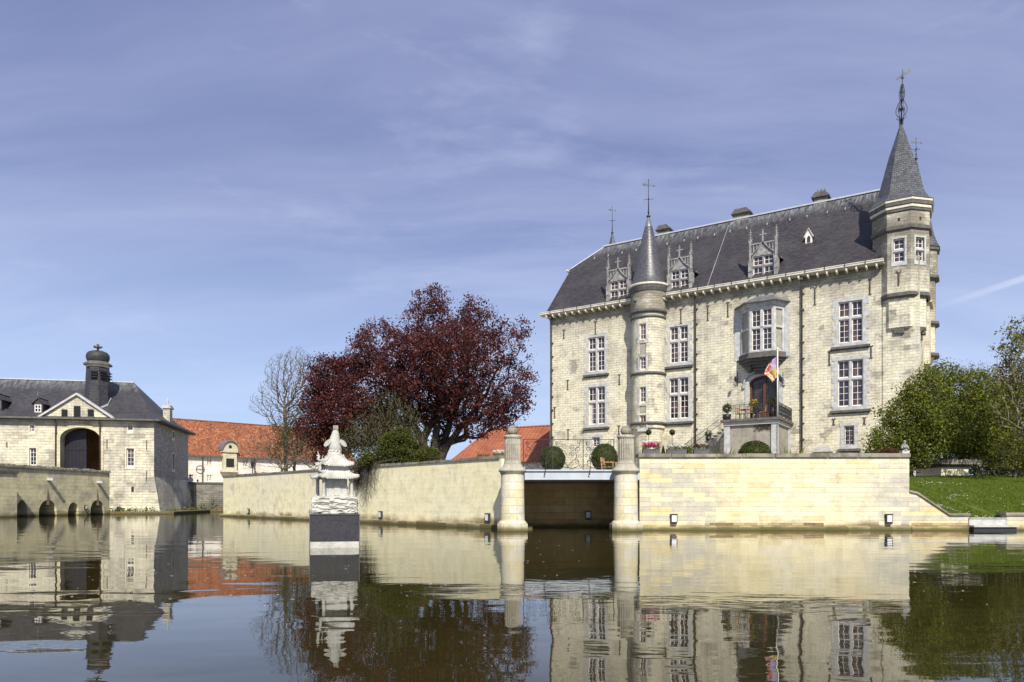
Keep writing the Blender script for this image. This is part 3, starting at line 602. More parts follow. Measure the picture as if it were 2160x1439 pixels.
mb.wall(P, [dsplit[0], dsplit[1]], [10.4, 17.3], [(max(bay[0], dsplit[0]), min(bay[1], dsplit[1]), bay[2], bay[3])], 0.01)
DC, DWd = (door[0]+door[1])/2, door[1]-door[0]
mb.arches(P, dsplit[0], dsplit[1], 1.9, 10.4, [(DC, DWd, door[2], door[3]-0.55, door[3])], 0.55)
mb.wall(P, [dsplit[1], 22, LU], [1.9, 2.4, 10.4, 17.3], [h for h in holes if h[0] > dsplit[1]])
mb.face([(LU, 0, 1.9), (LU, DP, 1.9), (LU, DP, 17.3), (LU, 0, 17.3)]); mb.face([(LU, DP, 1.9), (0, DP, 1.9), (0, DP, 17.3), (LU, DP, 17.3)])
mb.face([(0, DP, 1.9), (0, 0, 1.9), (0, 0, 17.3), (0, DP, 17.3)])
v4 = cv(1208, 0); z4 = ZE+SL*(v4+.45); UR = cu(1275, VR); ZR = ZE+SL*(VR+.45)
mb.face([(0, DP, 17.3), (0, 0, 17.3), (0, v4, z4-.15), (0, DP-v4, z4-.15)]); mb.face([(LU, 0, 17.3), (LU, DP, 17.3), (LU, DP-1.3, 19.0), (LU, 1.3, 19.0)])
mb.build('wall', M['castle'], castle)
# ---- roof
def slab_face(mb, pts, th=0.14):
    p = [Vector(q) for q in pts]; n = (p[1]-p[0]).cross(p[2]-p[0]).normalized()*th; q = [a-n for a in p]
    mb.face(p); mb.face(q[::-1])
    for i in range(len(p)): mb.face([p[i], q[i], q[(i+1) % len(p)], p[(i+1) % len(p)]])
mb = MB()
zr_ = lambda v: ZE+SL*(v+.45)
slab_face(mb, [(-.2, -.45, ZE), (25.2, -.45, ZE), (25.9, .5, zr_(.5)), (26.7, 1.3, zr_(1.3)), (LU+.1, 1.3, zr_(1.3)), (LU-1.1, VR, ZR), (UR, VR, ZR), (-.2, v4, z4)])
slab_face(mb, [(LU+.12, 1.3, zr_(1.3)), (LU+.12, DP-1.3, zr_(1.3)), (LU-1.1, VR, ZR)])
slab_face(mb, [(LU+.1, DP+.45, ZE), (-.2, DP+.45, ZE), (-.2, DP-v4, z4), (UR, VR, ZR), (LU-1.1, VR, ZR), (LU+.1, DP-1.3, zr_(1.3))])
slab_face(mb, [(-.35, DP-v4+.1, z4-.1), (-.35, v4-.1, z4-.1), (UR, VR, ZR)])
roof = mb.build('roof', M['slate'], castle)
mb = MB(); mb.bar((UR-.1, VR, ZR+.05), (LU-1.1, VR, ZR+.05), 0.26, 0.12); mb.bar((UR, VR, ZR+.03), (-.25, v4, z4+.05), 0.10, 0.06); mb.build('ridge_cap', M['ridge'], roof)
mb = MB(); mb.box(-.55, -.3, v4-.3, DP-v4+.3, z4-.2, z4-.06); mb.build('gable_gutter', M['gutter'], roof)
for (a, b, py) in ((1388, 1416, 482), (1547, 1585, 444), (1715, 1750, 403)):
    u0, u1 = cu(a, VR+.3), cu(b, VR+.3); ch = MB(); ch.box(u0+.12, u1-.12, VR-.1, VR+1.0, ZR-1.2, ZR+0.42); c_ = ch.build('chimney', M['castle'], roof)
    mb = MB(); mb.box(u0-.05, u1+.05, VR-.28, VR+1.18, ZR+.423, ZR+.52); mb.plate([(u0-.02, ZR+.523), (u1+.02, ZR+.523), (u1-.28, ZR+.84), (u0+.22, ZR+.84)], VR-.2, VR+1.1)
    if a > 1700:
        for k in range(3): mb.lathe([(0.07, ZR+.84), (0.07, ZR+1.2), (0, ZR+1.2)], ((u0+u1)/2-.25+.25*k, VR+.4), 8)
    mb.build('chimney_cap', M['trim_dark'], c_)
for k, (px, py) in enumerate(((1254, 543), (1283, 538), (1312, 530), (1342, 524), (1407, 512), (1443, 504), (1472, 499), (1507, 491), (1540, 483), (1575, 475), (1618, 467), (1666, 457), (1702, 451), (1745, 441), (1783, 434))):
    v_ = 4.9; mb = MB(); u_ = cu(px, v_); z_ = ZE+SL*(v_+.45); mb.bar((u_, v_-.12, z_+.02), (u_, v_+.1, z_+.26), 0.05, 0.05); mb.bar((u_, v_-.02, z_+.02), (u_, v_-.12, z_+.14), 0.05, 0.04); mb.build('roof_hook', M['ridge'], roof)
mb = MB(); mb.tube([(cu(1537, 5.8), 5.8, ZE+SL*6.25+.06), (cu(1491, -.4), -.4, ZE+.08)], 0.016, 4); mb.build('roof_cable', M['ridge'], roof)
ul = cu(1706, 2.6)                                          # little white vent dormer high in the roof
vd = 2.3; zd = ZE+SL*(vd+.45); uL = cu(1706, vd)
mb = MB(); mb.plate([(uL-.24, zd-.15), (uL+.24, zd-.15), (uL+.24, zd+.55), (uL, zd+1.0), (uL-.24, zd+.55)], vd, vd+.06); mb.build('vent_dormer', M['white'], roof)
mb = MB(); 
for s_ in (-1, 1): mb.plate([(uL+s_*.36, zd+.44), (uL, zd+1.12), (uL, zd+1.04), (uL+s_*.30, zd+.40)][::(1 if s_ < 0 else -1)], vd-.08, vd+.95)
mb.box(uL-.22, uL+.22, vd+.06, vd+.9, zd-.1, zd+.5); mb.build('vent_roof', M['gutter'], roof)
mb = MB(); mb.plate([(uL-.11, zd+.05), (uL+.11, zd+.05), (uL+.11, zd+.42), (uL, zd+.55), (uL-.11, zd+.42)], vd-.03, vd-.003); mb.build('vent_opening', M['glass'], roof)

# ---- window builder (local x along the wall, y into it)
def cross_window(parent, r, P, cols=2, hbars=(2, 3), split=0.40, dep=0.30, sur=0.30, sill=True, quoin=True, stonemat='trim', nv=1, curtain=False, name='window'):
    a, b, c, d = r; rngw = random.Random(int(a*100))
    def bx(mb, u0, u1, z0, z1, y0, y1):
        q = [P(u0, y0), P(u1, y0), P(u1, y1), P(u0, y1)]; mb.prism(q, z0, z1)
    st = MB()
    if sur:
        bx(st, a-sur, b+sur, d+.002, d+sur*.75, -.03, .12); bx(st, a-sur*.9, b+sur*.9, c-.26, c-.002, -.03, .12)
        z = c; k = 0
        while z < d-1e-3:
            hh = min(0.42, d-z)
            e = sur*(0.62 if k % 2 else 1.12) if quoin else sur*.8
            bx(st, a-e, a-.002, z+.002, z+hh-.002, -.025, .12); bx(st, b+.002, b+e, z+.002, z+hh-.002, -.025, .12); z += hh; k += 1
    mw = 0.14 if cols > 1 else 0; W = b-a; zt = d-(d-c)*split
    if cols > 1: bx(st, (a+b)/2-mw/2, (a+b)/2+mw/2, c, d, 0.03, 0.26)
    if split: bx(st, a+.002, b-.002, zt-.07, zt+.07, 0.04, 0.24)
    wn = st.build(name, M[stonemat], parent)
    cells = []; cw = (W-mw)/cols if cols > 1 else W
    for i in range(cols):
        x0_ = a+i*(cw+mw); x1_ = x0_+cw
        if split: cells += [(x0_, x1_, zt+.07, d, hbars[0]), (x0_, x1_, c, zt-.07, hbars[1])]
        else: cells += [(x0_, x1_, c, d, hbars[1])]
    fr = MB(); gl = MB()
    for (x0_, x1_, z0_, z1_, nb) in cells:
        f_ = .055; e = .012; x0_ += e; x1_ -= e; z0_ += e; z1_ -= e
        bx(fr, x0_, x0_+f_, z0_, z1_, .13, .20); bx(fr, x1_-f_, x1_, z0_, z1_, .13, .20)
        bx(fr, x0_+f_, x1_-f_, z0_, z0_+f_*1.3, .13, .20); bx(fr, x0_+f_, x1_-f_, z1_-f_, z1_, .13, .20)
        for k in range(nv): m_ = x0_+(x1_-x0_)*(k+1)/(nv+1); bx(fr, m_-.014, m_+.014, z0_+f_, z1_-f_, .145, .178)
        for k in range(1, nb): m_ = z0_+(z1_-z0_)*k/nb; bx(fr, x0_+f_, x1_-f_, m_-.013, m_+.013, .147, .176)
        q0 = P(x0_, .18); q1 = P(x1_, .18); q2 = P(x1_, .187); q3 = P(x0_, .187); gl.prism([q0, q1, q2, q3], z0_, z1_)
    fr.build('sash', M['white'], wn); gl.build('glass', M['glass'], wn)
    if curtain:
        cm = MB(); x0_, x1_ = a+.08, a+.28
        for k in range(6): m_ = x0_+(x1_-x0_)*k/6; bx(cm, m_, m_+.02, c+.1, zt-.1, .165+.006*(k % 2), .178)
        cm.build('curtain', M['white'], wn)
    if sill:
        sm = MB(); bx(sm, a-sur-.12, b+sur+.12, c-.42, c-.262, -.20, .05); bx(sm, a-sur-.02, b+sur+.02, c-.50, c-.422, -.10, .05); sm.build('sill', M['trim_dark'], wn)
    return wn
for k, r in WIN.items(): cross_window(castle, r, P, hbars=(2, 4), split=0.40 if k != 'A' else 0.38, curtain=(k == 'C'), sur=0.36 if k in 'EF' else 0.30)
for k, r in BAS.items():
    wn = cross_window(castle, r, P, cols=1, hbars=(0, 4), split=0, sur=0.30, quoin=False, nv=1, sill=(k == 'a'))
    if k == 'a':
        gb = MB()
        for q in range(3): uu = r[0]+(r[1]-r[0])*(q+.5)/3; gb.bar((uu, -.03, r[2]), (uu, -.03, r[3]), .025, .025)
        for q in range(3): z_ = r[2]+(r[3]-r[2])*(q+.7)/3.4; gb.bar((r[0], -.03, z_), (r[1], -.03, z_), .02, .02)
        gb.build('window_grille', M['iron'], wn)
# low niche hood
mb = MB(); u0, u1 = cu(1714), cu(1758); z_ = cz(1736, 946); mb.plate([(u0, z_-.25), (u1, z_-.25), (u1-.25, z_+.12), (u0+.25, z_+.12)], -.28, 0); mb.build('cellar_hatch', M['trim'], castle)

# ---- anchors, downpipes, gutter, brackets
ANC = [(1190, 697, 713), (1256.5, 679, 704), (1198, 803, 821), (1170.6, 860, 880), (1307, 791, 810), (1199, 907, 926), (1306, 899, 915), (1437, 653, 682), (1493.5, 646, 675), (1536, 639, 667),
       (1719.5, 608, 642), (1835.5, 591, 620), (1750, 743, 769), (1838, 731, 754), (1759, 885, 895), (1824, 882, 894)]
for px, a, b in ANC:
    u_ = cu(px); za, zb = cz(px, b), cz(px, a); mb = MB(); mb.bar((u_, -.05, za), (u_, -.05, zb), .055, .055, (0, 1, 0))
    for s_ in (-1, 1):
        mb.tube([(u_, -.05, zb-.02), (u_+s_*.07, -.05, zb+.06), (u_+s_*.13, -.05, zb+.02)], .026, 4); mb.tube([(u_, -.05, za+.02), (u_+s_*.06, -.05, za-.05), (u_+s_*.10, -.05, za-.02)], .024, 4)
    mb.ball((u_, -.07, (za+zb)/2), .05, 6, 4); mb.build('wall_anchor', M['rust'], castle)
for px, a in ((1164.5, 672), (1468, 622), (1692, 590)):
    u_ = cu(px); zt_ = cz(px, a); mb = MB(); mb.tube([(u_, -.40, zt_), (u_, -.33, zt_-.25), (u_, -.13, zt_-.5), (u_, -.13, 2.1)], .062, 8); z_ = 3.2
    while z_ < zt_-1: mb.box(u_-.10, u_+.16, -.19, -.0, z_-.025, z_+.025); z_ += 1.15
    dp = mb.build('downpipe', M['pipe'], castle)
    mb = MB(); mb.box(u_-.14, u_+.14, -.5, -.25, zt_-.12, zt_+.10); mb.build('rainwater_head', M['trim_dark'], dp)
utl, utr = cu(1331), cu(1405)
def gut(u0, u1):
    mb = MB()
    mb.box(u0, u1, -.66, -.42, ZE-.10, ZE+.07); mb.box(u0, u1, -.69, -.66, ZE+.03, ZE+.09); mb.box(u0, u1, -.52, 0.0, ZE-.18, ZE-.103); return mb.build('gutter', M['gutter'], castle)
uE = cu(1866)
gut(-.65, cu(1333, -.4)); gut(cu(1400, -.7), uE)
first = None; u_ = -.1
while u_ < uE-.2:
    if not (cu(1326) < u_ < cu(1398)):
        if first is None:
            mb = MB(); mb.plate([(0, 0), (.12, 0), (.12, .22), (0, .22)], -.50, 0.02); mb.box(.01, .11, -.60, -.503, .06, .22); first = mb.build('eaves_bracket', M['bracket'], castle); first.location = (u_, 0, ZE-.405)
        else:
            c_ = first.copy(); COL.objects.link(c_); c_.location = (u_, 0, ZE-.405); c_.parent = castle
    u_ += 0.62
hk = None; u_ = .4
while u_ < uE:
    if not (cu(1326) < u_ < cu(1400)):
        if hk is None: mb = MB(); mb.box(-.02, .02, -.72, -.3, ZE+.07, ZE+.16); mb.box(-.02, .02, -.72, -.695, ZE-.1, ZE+.16); hk = mb.build('gutter_hook', M['iron'], castle); hk.location = (u_, 0, 0)
        else: c_ = hk.copy(); COL.objects.link(c_); c_.location = (u_, 0, 0); c_.parent = castle
    u_ += 1.28
mb = MB(); u_ = cu(1861.5); mb.tube([(u_, -.04, ZE-.3), (u_, -.04, 5)], .012, 4); mb.build('lightning_cable', M['iron'], castle)

# ---- stone dormers
def dormer(px0, px1, label=None):
    vf = -0.02; u0, u1 = cu(px0, vf), cu(px1, vf); Wd = u1-u0; zb = ZE+.24; c = (u0+u1)/2
    mb = MB(); pw = .25; mb.box(u0, u1, vf-.05, vf+.4, ZE, zb-.002)
    for s_, ua in ((-1, u0), (1, u1-pw)):
        mb.box(ua, ua+pw, vf-.12, vf+.45, zb, zb+1.35); mb.plate([(ua+(0 if s_ > 0 else .08), zb+1.35), (ua+pw-(.08 if s_ > 0 else 0), zb+1.35), (ua+pw-.08, zb+1.6), (ua+.08, zb+1.6)], vf-.10, vf+.4)
        mb.box(ua+.05, ua+pw-.05, vf-.07, vf+.2, zb+1.6, zb+2.75)
        mb.box(ua+.0, ua+pw, vf-.16, vf-.122, zb+.55, zb+.62)
        cx_ = ua+pw/2                                                      # crocketed pinnacle
        mb.octo([(.17, 2.75), (.17, 2.86), (.11, 2.9), (.02, 3.65)], (cx_, vf+.06), math.pi/4, 4, zb)
        for q in range(4):
            zz_ = zb+2.95+q*.17
            for sx_, sy_ in ((1, 0), (-1, 0), (0, 1), (0, -1)): mb.ball((cx_+sx_*(.13-.02*q), vf+.06+sy_*(.13-.02*q), zz_), .042, 5, 4)
        mb.ball((cx_, vf+.06, zb+3.67), .05, 5, 4)
    iu0, iu1 = u0+pw, u1-pw; zw = zb+1.66
    mb.box(iu0, iu0+.08, vf, vf+.3, zb, zw); mb.box(iu1-.08, iu1, vf, vf+.3, zb, zw); mb.box(c-.055, c+.055, vf+.02, vf+.26, zb, zw); mb.box(iu0+.08, iu1-.08, vf+.03, vf+.24, zb+.88, zb+.98)
    mb.box(iu0, iu1, vf-.02, vf+.3, zw, zw+.16)
    # ogee gable
    pts = []; hw = (iu1-iu0)/2; nseg = 14
    for k in range(nseg+1):
        t_ = -1+2*k/nseg; a_ = abs(t_); z_ = zw+.18+.62*(1-a_)**2.1+.28*(1-a_*a_); pts.append((c+t_*hw, z_))
    for p_, q_ in zip(pts, pts[1:]):
        mb.plate([(p_[0], p_[1]-.09), (q_[0], q_[1]-.09), (q_[0], q_[1]), (p_[0], p_[1])], vf-.13, vf+.06)
        mb.plate([(p_[0], zw+.16), (q_[0], zw+.16), (q_[0], q_[1]-.092), (p_[0], p_[1]-.092)], vf-.02, vf+.12)
    # open balustrade behind the gable
    zt2 = zb+2.62; mb.box(iu0, iu1, vf-.03, vf+.16, zt2-.10, zt2); mb.box(iu0, iu1, vf-.0, vf+.12, zw+.162, zw+.26); nb = 7
    for k in range(nb): ub_ = iu0+(iu1-iu0)*(k+.5)/nb; mb.box(ub_-.035, ub_+.035, vf+.0, vf+.12, zw+.26, zt2-.10)
    # finial cross
    zf = zw+1.05; mb.box(c-.05, c+.05, vf-.12, vf+.0, zf-.02, zf+.72); mb.box(c-.21, c+.21, vf-.11, vf-.01, zf+.40, zf+.49)
    for s_ in (-1, 1): mb.ball((c+s_*.21, vf-.06, zf+.45), .065, 6, 4)
    mb.ball((c, vf-.06, zf+.76), .07, 6, 4)
    dm = mb.build('dormer', M['gothic'], castle)
    fr = MB(); gl = MB()
    for (a, b) in ((iu0+.08, c-.055), (c+.055, iu1-.08)):
        for (z0_, z1_, nb_) in ((zb+.02, zb+.88, 2), (zb+.98, zw, 2)):
            fr.box(a, a+.05, vf+.12, vf+.18, z0_, z1_); fr.box(b-.05, b, vf+.12, vf+.18, z0_, z1_); fr.box(a+.05, b-.05, vf+.12, vf+.18, z0_, z0_+.06); fr.box(a+.05, b-.05, vf+.12, vf+.18, z1_-.05, z1_)
            m_ = (a+b)/2; fr.box(m_-.014, m_+.014, vf+.13, vf+.165, z0_+.06, z1_-.05); m_ = (z0_+z1_)/2; fr.box(a+.05, b-.05, vf+.132, vf+.163, m_-.013, m_+.013)
            gl.box(a+.01, b-.01, vf+.17, vf+.18, z0_, z1_)
    fr.build('sash', M['white'], dm); gl.build('glass', M['glass'], dm)
    rf = MB(); zr_ = zb+2.5; ve = (zr_-ZE)/SL-.2
    slab_face(rf, [(u1+.12, vf+.5, zb+1.45), (c, vf+.3, zr_), (c, ve, zr_), (u1+.12, (zb+1.45-ZE)/SL-.2, zb+1.45)][::-1], .08)
    slab_face(rf, [(u0-.12, vf+.5, zb+1.45), (c, vf+.3, zr_), (c, ve, zr_), (u0-.12, (zb+1.45-ZE)/SL-.2, zb+1.45)], .08)
    rf.box(u0+.05, u0+.15, vf+.45, vf+1.1, zb, zb+1.4); rf.box(u1-.15, u1-.05, vf+.45, vf+1.1, zb, zb+1.4)
    rf.build('dormer_roof', M['slate'], dm)
    gt = MB(); gt.tube([(u1+.16, vf+.4, zb+1.42), (u1+.16, vf+1.3, zb+1.42)], .05, 6); gt.build('dormer_gutter', M['lead'], dm)
dormer(1279.5, 1329.5); dormer(1407.5, 1460.5); dormer(1579, 1641)

# ---- round stair turret on the facade
rc = (9.07, -0.2); rr = 1.32
rt = thing('stair_turret', None, None); rt.parent = castle; 
def Pc(u, d): a = u/rr; return (rc[0]+(rr-d)*math.sin(a), rc[1]-(rr-d)*math.cos(a))
# facing: angle of the camera line as seen from the turret
def ca(px):                                                    # angle on the cylinder seen at a photo column
    best = min(((abs(((C0.x+CU.x*x+CVv.x*y)/(C0.y+CU.y*x+CVv.y*y))*F+CX-px), a) for a in np.linspace(-1.5, 1.5, 301) for x, y in (Pc(a*rr, 0),)), key=lambda q: q[0]); return best[1]*rr
ta, tb = ca(1348.5), ca(1362.5)
def tz(py): return 1+(1060-py)*(57.96-1.1)/F
TW = [(682.5, 716.5, 3), (753, 779.5, 3), (816, 849, 3), (876, 903, 2)]; TP = [(722, 749), (854, 872)]
holes = [(ta, tb, tz(b), tz(a)) for a, b, _ in TW]+[(ta, tb, tz(b), tz(a)) for a, b in TP]
mb = MB(); us = list(np.linspace(-math.pi*rr, math.pi*rr, 49)); us = [u for u in us if not (ta-.05 < u < tb+.05)]
mb.wall(Pc, us, [7.1, 11.3, 15.8, 17.6], holes, 0.28); 
mb.lathe([(1.12, 1.9), (1.12, 6.2), (1.24, 6.9), (rr, 7.1)], rc, 40)
mb.build('turret_wall', M['castle'], rt, smooth=False)
for z_, o_, h_ in ((7.05, .13, .26), (10.95, .12, .24), (15.38, .09, .20), (15.76, .18, .34)):
    mb = MB(); mb.lathe([(rr, z_), (rr+o_, z_+h_*.3), (rr+o_, z_+h_*.8), (rr, z_+h_)], rc, 40); mb.build('string_course', M['trim_dark'], rt)
mb = MB(); mb.lathe([(rr, 16.08), (rr+.07, 16.2), (rr+.07, 17.5)], rc, 40); mb.build('turret_head', M['castle'], rt)
mb = MB(); mb.lathe([(rr+.07, 17.43), (rr+.16, 17.53), (rr+.16, 17.67), (rr+.22, 17.75), (rr+.22, 17.87), (rr-.2, 17.92)], rc, 40); mb.build('cornice', M['trim_dark'], rt)
mb = MB(); mb.lathe([(rr+.20, 17.88), (rr+.30, 17.92), (rr+.31, 18.06), (rr+.24, 18.07), (rr+.22, 17.98)], rc, 40)
mb.build('turret_gutter', M['gutter'], rt)
mb = MB(); mb.lathe([(rr+.20, 18.02), (1.38, 18.25), (1.24, 18.7), (.86, 20.2), (.52, 22.0), (.29, 22.85)], rc, 40); mb.build('cone_roof', M['slate_cone'], rt)
mb = MB(); mb.lathe([(.31, 22.82), (.28, 22.92), (.10, 23.62), (.0, 23.66)], rc, 20); mb.build('lead_cap', M['lead'], rt)
def vane(parent, c, z0, z1, big=1.0, flip=1, cross=True):
    mb = MB(); mb.tube([(c[0], c[1], z0), (c[0], c[1], z1)], [.05*big, .018*big], 6); mb.ball((c[0], c[1], z0+.1), .17*big, 8, 6, 0.7); mb.ball((c[0], c[1], z0+.45), .08*big, 8, 6)
    L_ = z1-z0; zc_ = z0+L_*.48
    if cross:
        for k in range(4):
            a = k*math.pi/2+.4; mb.tube([(c[0], c[1], zc_), (c[0]+.28*big*math.cos(a), c[1]+.28*big*math.sin(a), zc_+.06), (c[0]+.36*big*math.cos(a), c[1]+.36*big*math.sin(a), zc_-.03)], .018, 4)
        mb.ball((c[0], c[1], zc_), .06, 6, 4)
    mb.ball((c[0], c[1], z1), .05*big, 6, 4)
    mb.build('finial_rod', M['iron'], parent)
    mb = MB(); zv = z1-.42*big; M4 = Matrix.Translation((c[0], c[1], zv)) @ Matrix.Rotation(R(20*flip), 4, 'Y')
    mb.box(-.5*big, -.08, -.012, .012, -.09*big, .09*big, M4); mb.box(-.08, .5*big, -.012, .012, -.02, .02, M4); mb.plate([(.4*big, -.08), (.62*big, 0), (.4*big, .08)], -.012, .012, M4); mb.build('weather_vane', M['lead'], parent)
vane(rt, rc, 23.6, 26.6)
# turret windows: grey surround, white sash, dark glass; blind panels between
for k, (a, b, nb) in enumerate(TW):
    z0_, z1_ = tz(b), tz(a)
    wn = cross_window(rt, (ta, tb, z0_, z1_), Pc, cols=1, hbars=(0, nb), split=0, sur=.17, quoin=False, sill=False, name='turret_window')
for a, b in TP:
    mb = MB(); mb.prism([Pc(ta+.005, .08), Pc(tb-.005, .08), Pc(tb-.005, .16), Pc(ta+.005, .16)], tz(b), tz(a)); mb.build('blind_panel', M['blind'], rt)
a_ = -.42; mb = MB(); mb.ball((rc[0]+(rr+.08)*math.sin(a_), rc[1]-(rr+.08)*math.cos(a_), 16.8), .17, 10, 6, 1.0); mb.build('roundel', M['trim_dark'], rt)

# ---- big octagonal corner turret
oc = (26.7, 1.3); A0 = R(22.5)
ot = thing('corner_turret', None, None); ot.parent = castle
def oface(k):
    a0_, a1_ = A0+k*math.pi/4, A0+(k+1)*math.pi/4; rr_ = 1.82
    p = Vector((oc[0]+rr_*math.cos(a0_), oc[1]+rr_*math.sin(a0_))); q = Vector((oc[0]+rr_*math.cos(a1_), oc[1]+rr_*math.sin(a1_))); return p, q
def okeep(k):
    a = A0+(k+.5)*math.pi/4; return math.cos(a) > -.5 and (math.sin(a) < -.5 or (math.cos(a) > .5 and math.sin(a) < -.2))
mb = MB(); mb.octo([(1.3, 12.421), (1.62, 12.664), (1.62, 14.754), (1.82, 14.948)], oc, A0); mb.octo([(1.82, 19.225), (1.86, 19.371), (1.86, 20.343), (0.2, 20.362)], oc, A0)
for k in range(8):
    p, q = oface(k); d = (q-p).normalized(); L_ = (q-p).length; a = A0+(k+.5)*math.pi/4; nrm = Vector((math.cos(a), math.sin(a)))
    def Pf(u, dd, p=p, d=d, nrm=nrm): x = p+d*u-nrm*dd; return (x.x, x.y)
    mb.wall(Pf, [0, L_], [14.948, 19.225], [(L_/2-.33, L_/2+.33, 16.95, 18.5)] if okeep(k) else [], .25)
mb.build('turret_wall', M['castle'], ot)
for (z_, r_, h_) in ((14.705, 1.86, .18), (19.099, 1.96, .22), (20.673, 2.04, .20), (20.294, 1.93, .12)):
    mb = MB(); mb.octo([(r_-.12, z_-.1), (r_, z_), (r_, z_+h_), (r_-.1, z_+h_+.04)], oc, A0); mb.build('string_course', M['trim_dark'], ot)
mb = MB(); mb.octo([(1.88, 20.44), (1.98, 20.469), (1.98, 20.625), (1.9, 20.634)], oc, A0); mb.octo([(2.0, 20.897), (2.07, 20.907), (2.07, 21.043), (1.9, 21.052)], oc, A0); mb.build('cornice', M['bracket'], ot)
mb = MB(); mb.octo([(2.10, 21.062), (1.84, 21.27), (1.56, 21.7), (1.31, 22.55), (.80, 24.5), (.07, 26.8)], oc, A0); mb.build('spire_roof', M['slate_turret'], ot)
for k in range(8):                                            # stepped corbels below
    a = A0+math.pi/8+k*math.pi/4; dx, dy = math.cos(a), math.sin(a)
    if dy > .2: continue
    mb = MB()
    for q, (ro, zz_) in enumerate(((1.36, 12.28), (1.18, 11.95), (0.98, 11.65))): mb.box(-.30+.06*q, .30-.06*q, -.5, ro-.98+.10, zz_, zz_+.32, Matrix.Translation((oc[0]+dx*.98, oc[1]+dy*.98, 0)) @ Matrix.Rotation(a-math.pi/2, 4, 'Z'))
    mb.build('corbel', M['trim_dark'], ot)
kf = [k for k in range(8) if okeep(k)]
for k in kf:
    a = A0+(k+.5)*math.pi/4
    if math.cos(a) < -.5: continue
    p, q = oface(k); d = (q-p).normalized(); L_ = (q-p).length; nrm = Vector((math.cos(a), math.sin(a)))
    def Pf(u, dd, p=p, d=d, nrm=nrm): x = p+d*u-nrm*dd; return (x.x, x.y)
    wn = cross_window(ot, (L_/2-.33, L_/2+.33, 16.95, 18.5), Pf, cols=1, hbars=(2, 2), split=.5, sur=.15, quoin=False, sill=False, name='turret_window')
    mb = MB(); mb.prism([Pf(L_/2-.07, -.05), Pf(L_/2+.07, -.05), Pf(L_/2+.07, .0), Pf(L_/2-.07, .0)], 19.65, 19.85); mb.build('peep_hole', M['interior'], ot)
    if math.sin(a) < -.9:
        mb = MB(); x, y = Pf(L_/2, -.05); mb.bar((x, y, 15.4), (x, y, 16.2), .06, .06, (0, 1, 0)); mb.tube([(x-.15, y, 16.35), (x, y, 16.2), (x+.15, y, 16.35)], .03, 4); mb.build('wall_anchor', M['rust'], ot)
mb = MB(); c = oc                                              # tall openwork iron finial
mb.tube([(c[0], c[1], 26.7), (c[0]+.1, c[1], 30.5)], [.05, .02], 6); 
for k in range(6):
    a = k*math.pi/3; x, y = math.cos(a), math.sin(a)
    def q(r_, z_): f_ = (z_-26.7)/3.8*.1; return (c[0]+f_+x*r_, c[1]+y*r_, z_)
    mb.tube([q(.10, 26.75), q(.12, 27.1), q(.30, 27.25), q(.20, 27.35), q(.33, 27.6), q(.34, 27.85), q(.22, 28.2), q(.08, 28.45)], .022, 4, False)
    mb.tube([q(.10, 28.5), q(.17, 28.65), q(.14, 29.1), q(.06, 29.5)], .02, 4, False); mb.tube([q(.02, 27.9), q(.18, 27.75), q(.16, 27.95)], .025, 4, False)
for z_, r_ in ((27.15, .15), (28.45, .15), (29.0, .17), (29.5, .08), (29.95, .12)): mb.lathe([(r_-.02, z_-.03), (r_, z_), (r_-.02, z_+.03)], (c[0]+(z_-26.7)/38, c[1]), 8)
mb.build('iron_finial', M['iron'], ot)
mb = MB(); M4 = Matrix.Translation((c[0]+.1, c[1], 30.15)) @ Matrix.Rotation(R(-28), 4, 'Y'); mb.box(-.45, .45, -.012, .012, -.05, .05, M4); mb.box(.1, .5, -.014, .014, -.1, .1, M4); mb.build('weather_vane', M['lead'], ot)

# ---- rear turrets
for (c, zt_, za, rb_, top, lab) in (((27.0, 11.8), 21.0, 28.5, 1.5, 30.2, 'r'), ((1.04, 10.6), 21.0, 27.3, 1.5, 29.9, 'l')):
    rrt = thing('rear_turret', None, None); rrt.parent = castle
    mb = MB(); mb.octo([(1.0, 11.8), (1.45, 12.6), (1.45, 18.5), (1.6, 18.8), (1.6, zt_), (.2, zt_)], c, A0); mb.build('turret_wall', M['castle'], rrt)
    for z_ in (12.5, 15.0, 18.6, zt_-.2): mb = MB(); mb.octo([(1.5, z_-.1), (1.74, z_), (1.74, z_+.2), (1.55, z_+.25)], c, A0); mb.build('string_course', M['trim_dark'], rrt)
    mb = MB(); mb.octo([(1.8, zt_+.05), (1.62, zt_+.4), (1.4, zt_+1), (.06, za)], c, A0); mb.build('spire_roof', M['slate_turret'], rrt)
    vane(rrt, c, za-.05, top, .8)
# side wall projecting bartizan strip
mb = MB(); mb.box(LU+.003, LU+.32, 5.5, 7.6, 11.0, 15.4); mb.box(LU+.003, LU+.5, 5.3, 7.8, 15.4, 15.6); mb.build('side_bay', M['castle'], castle)

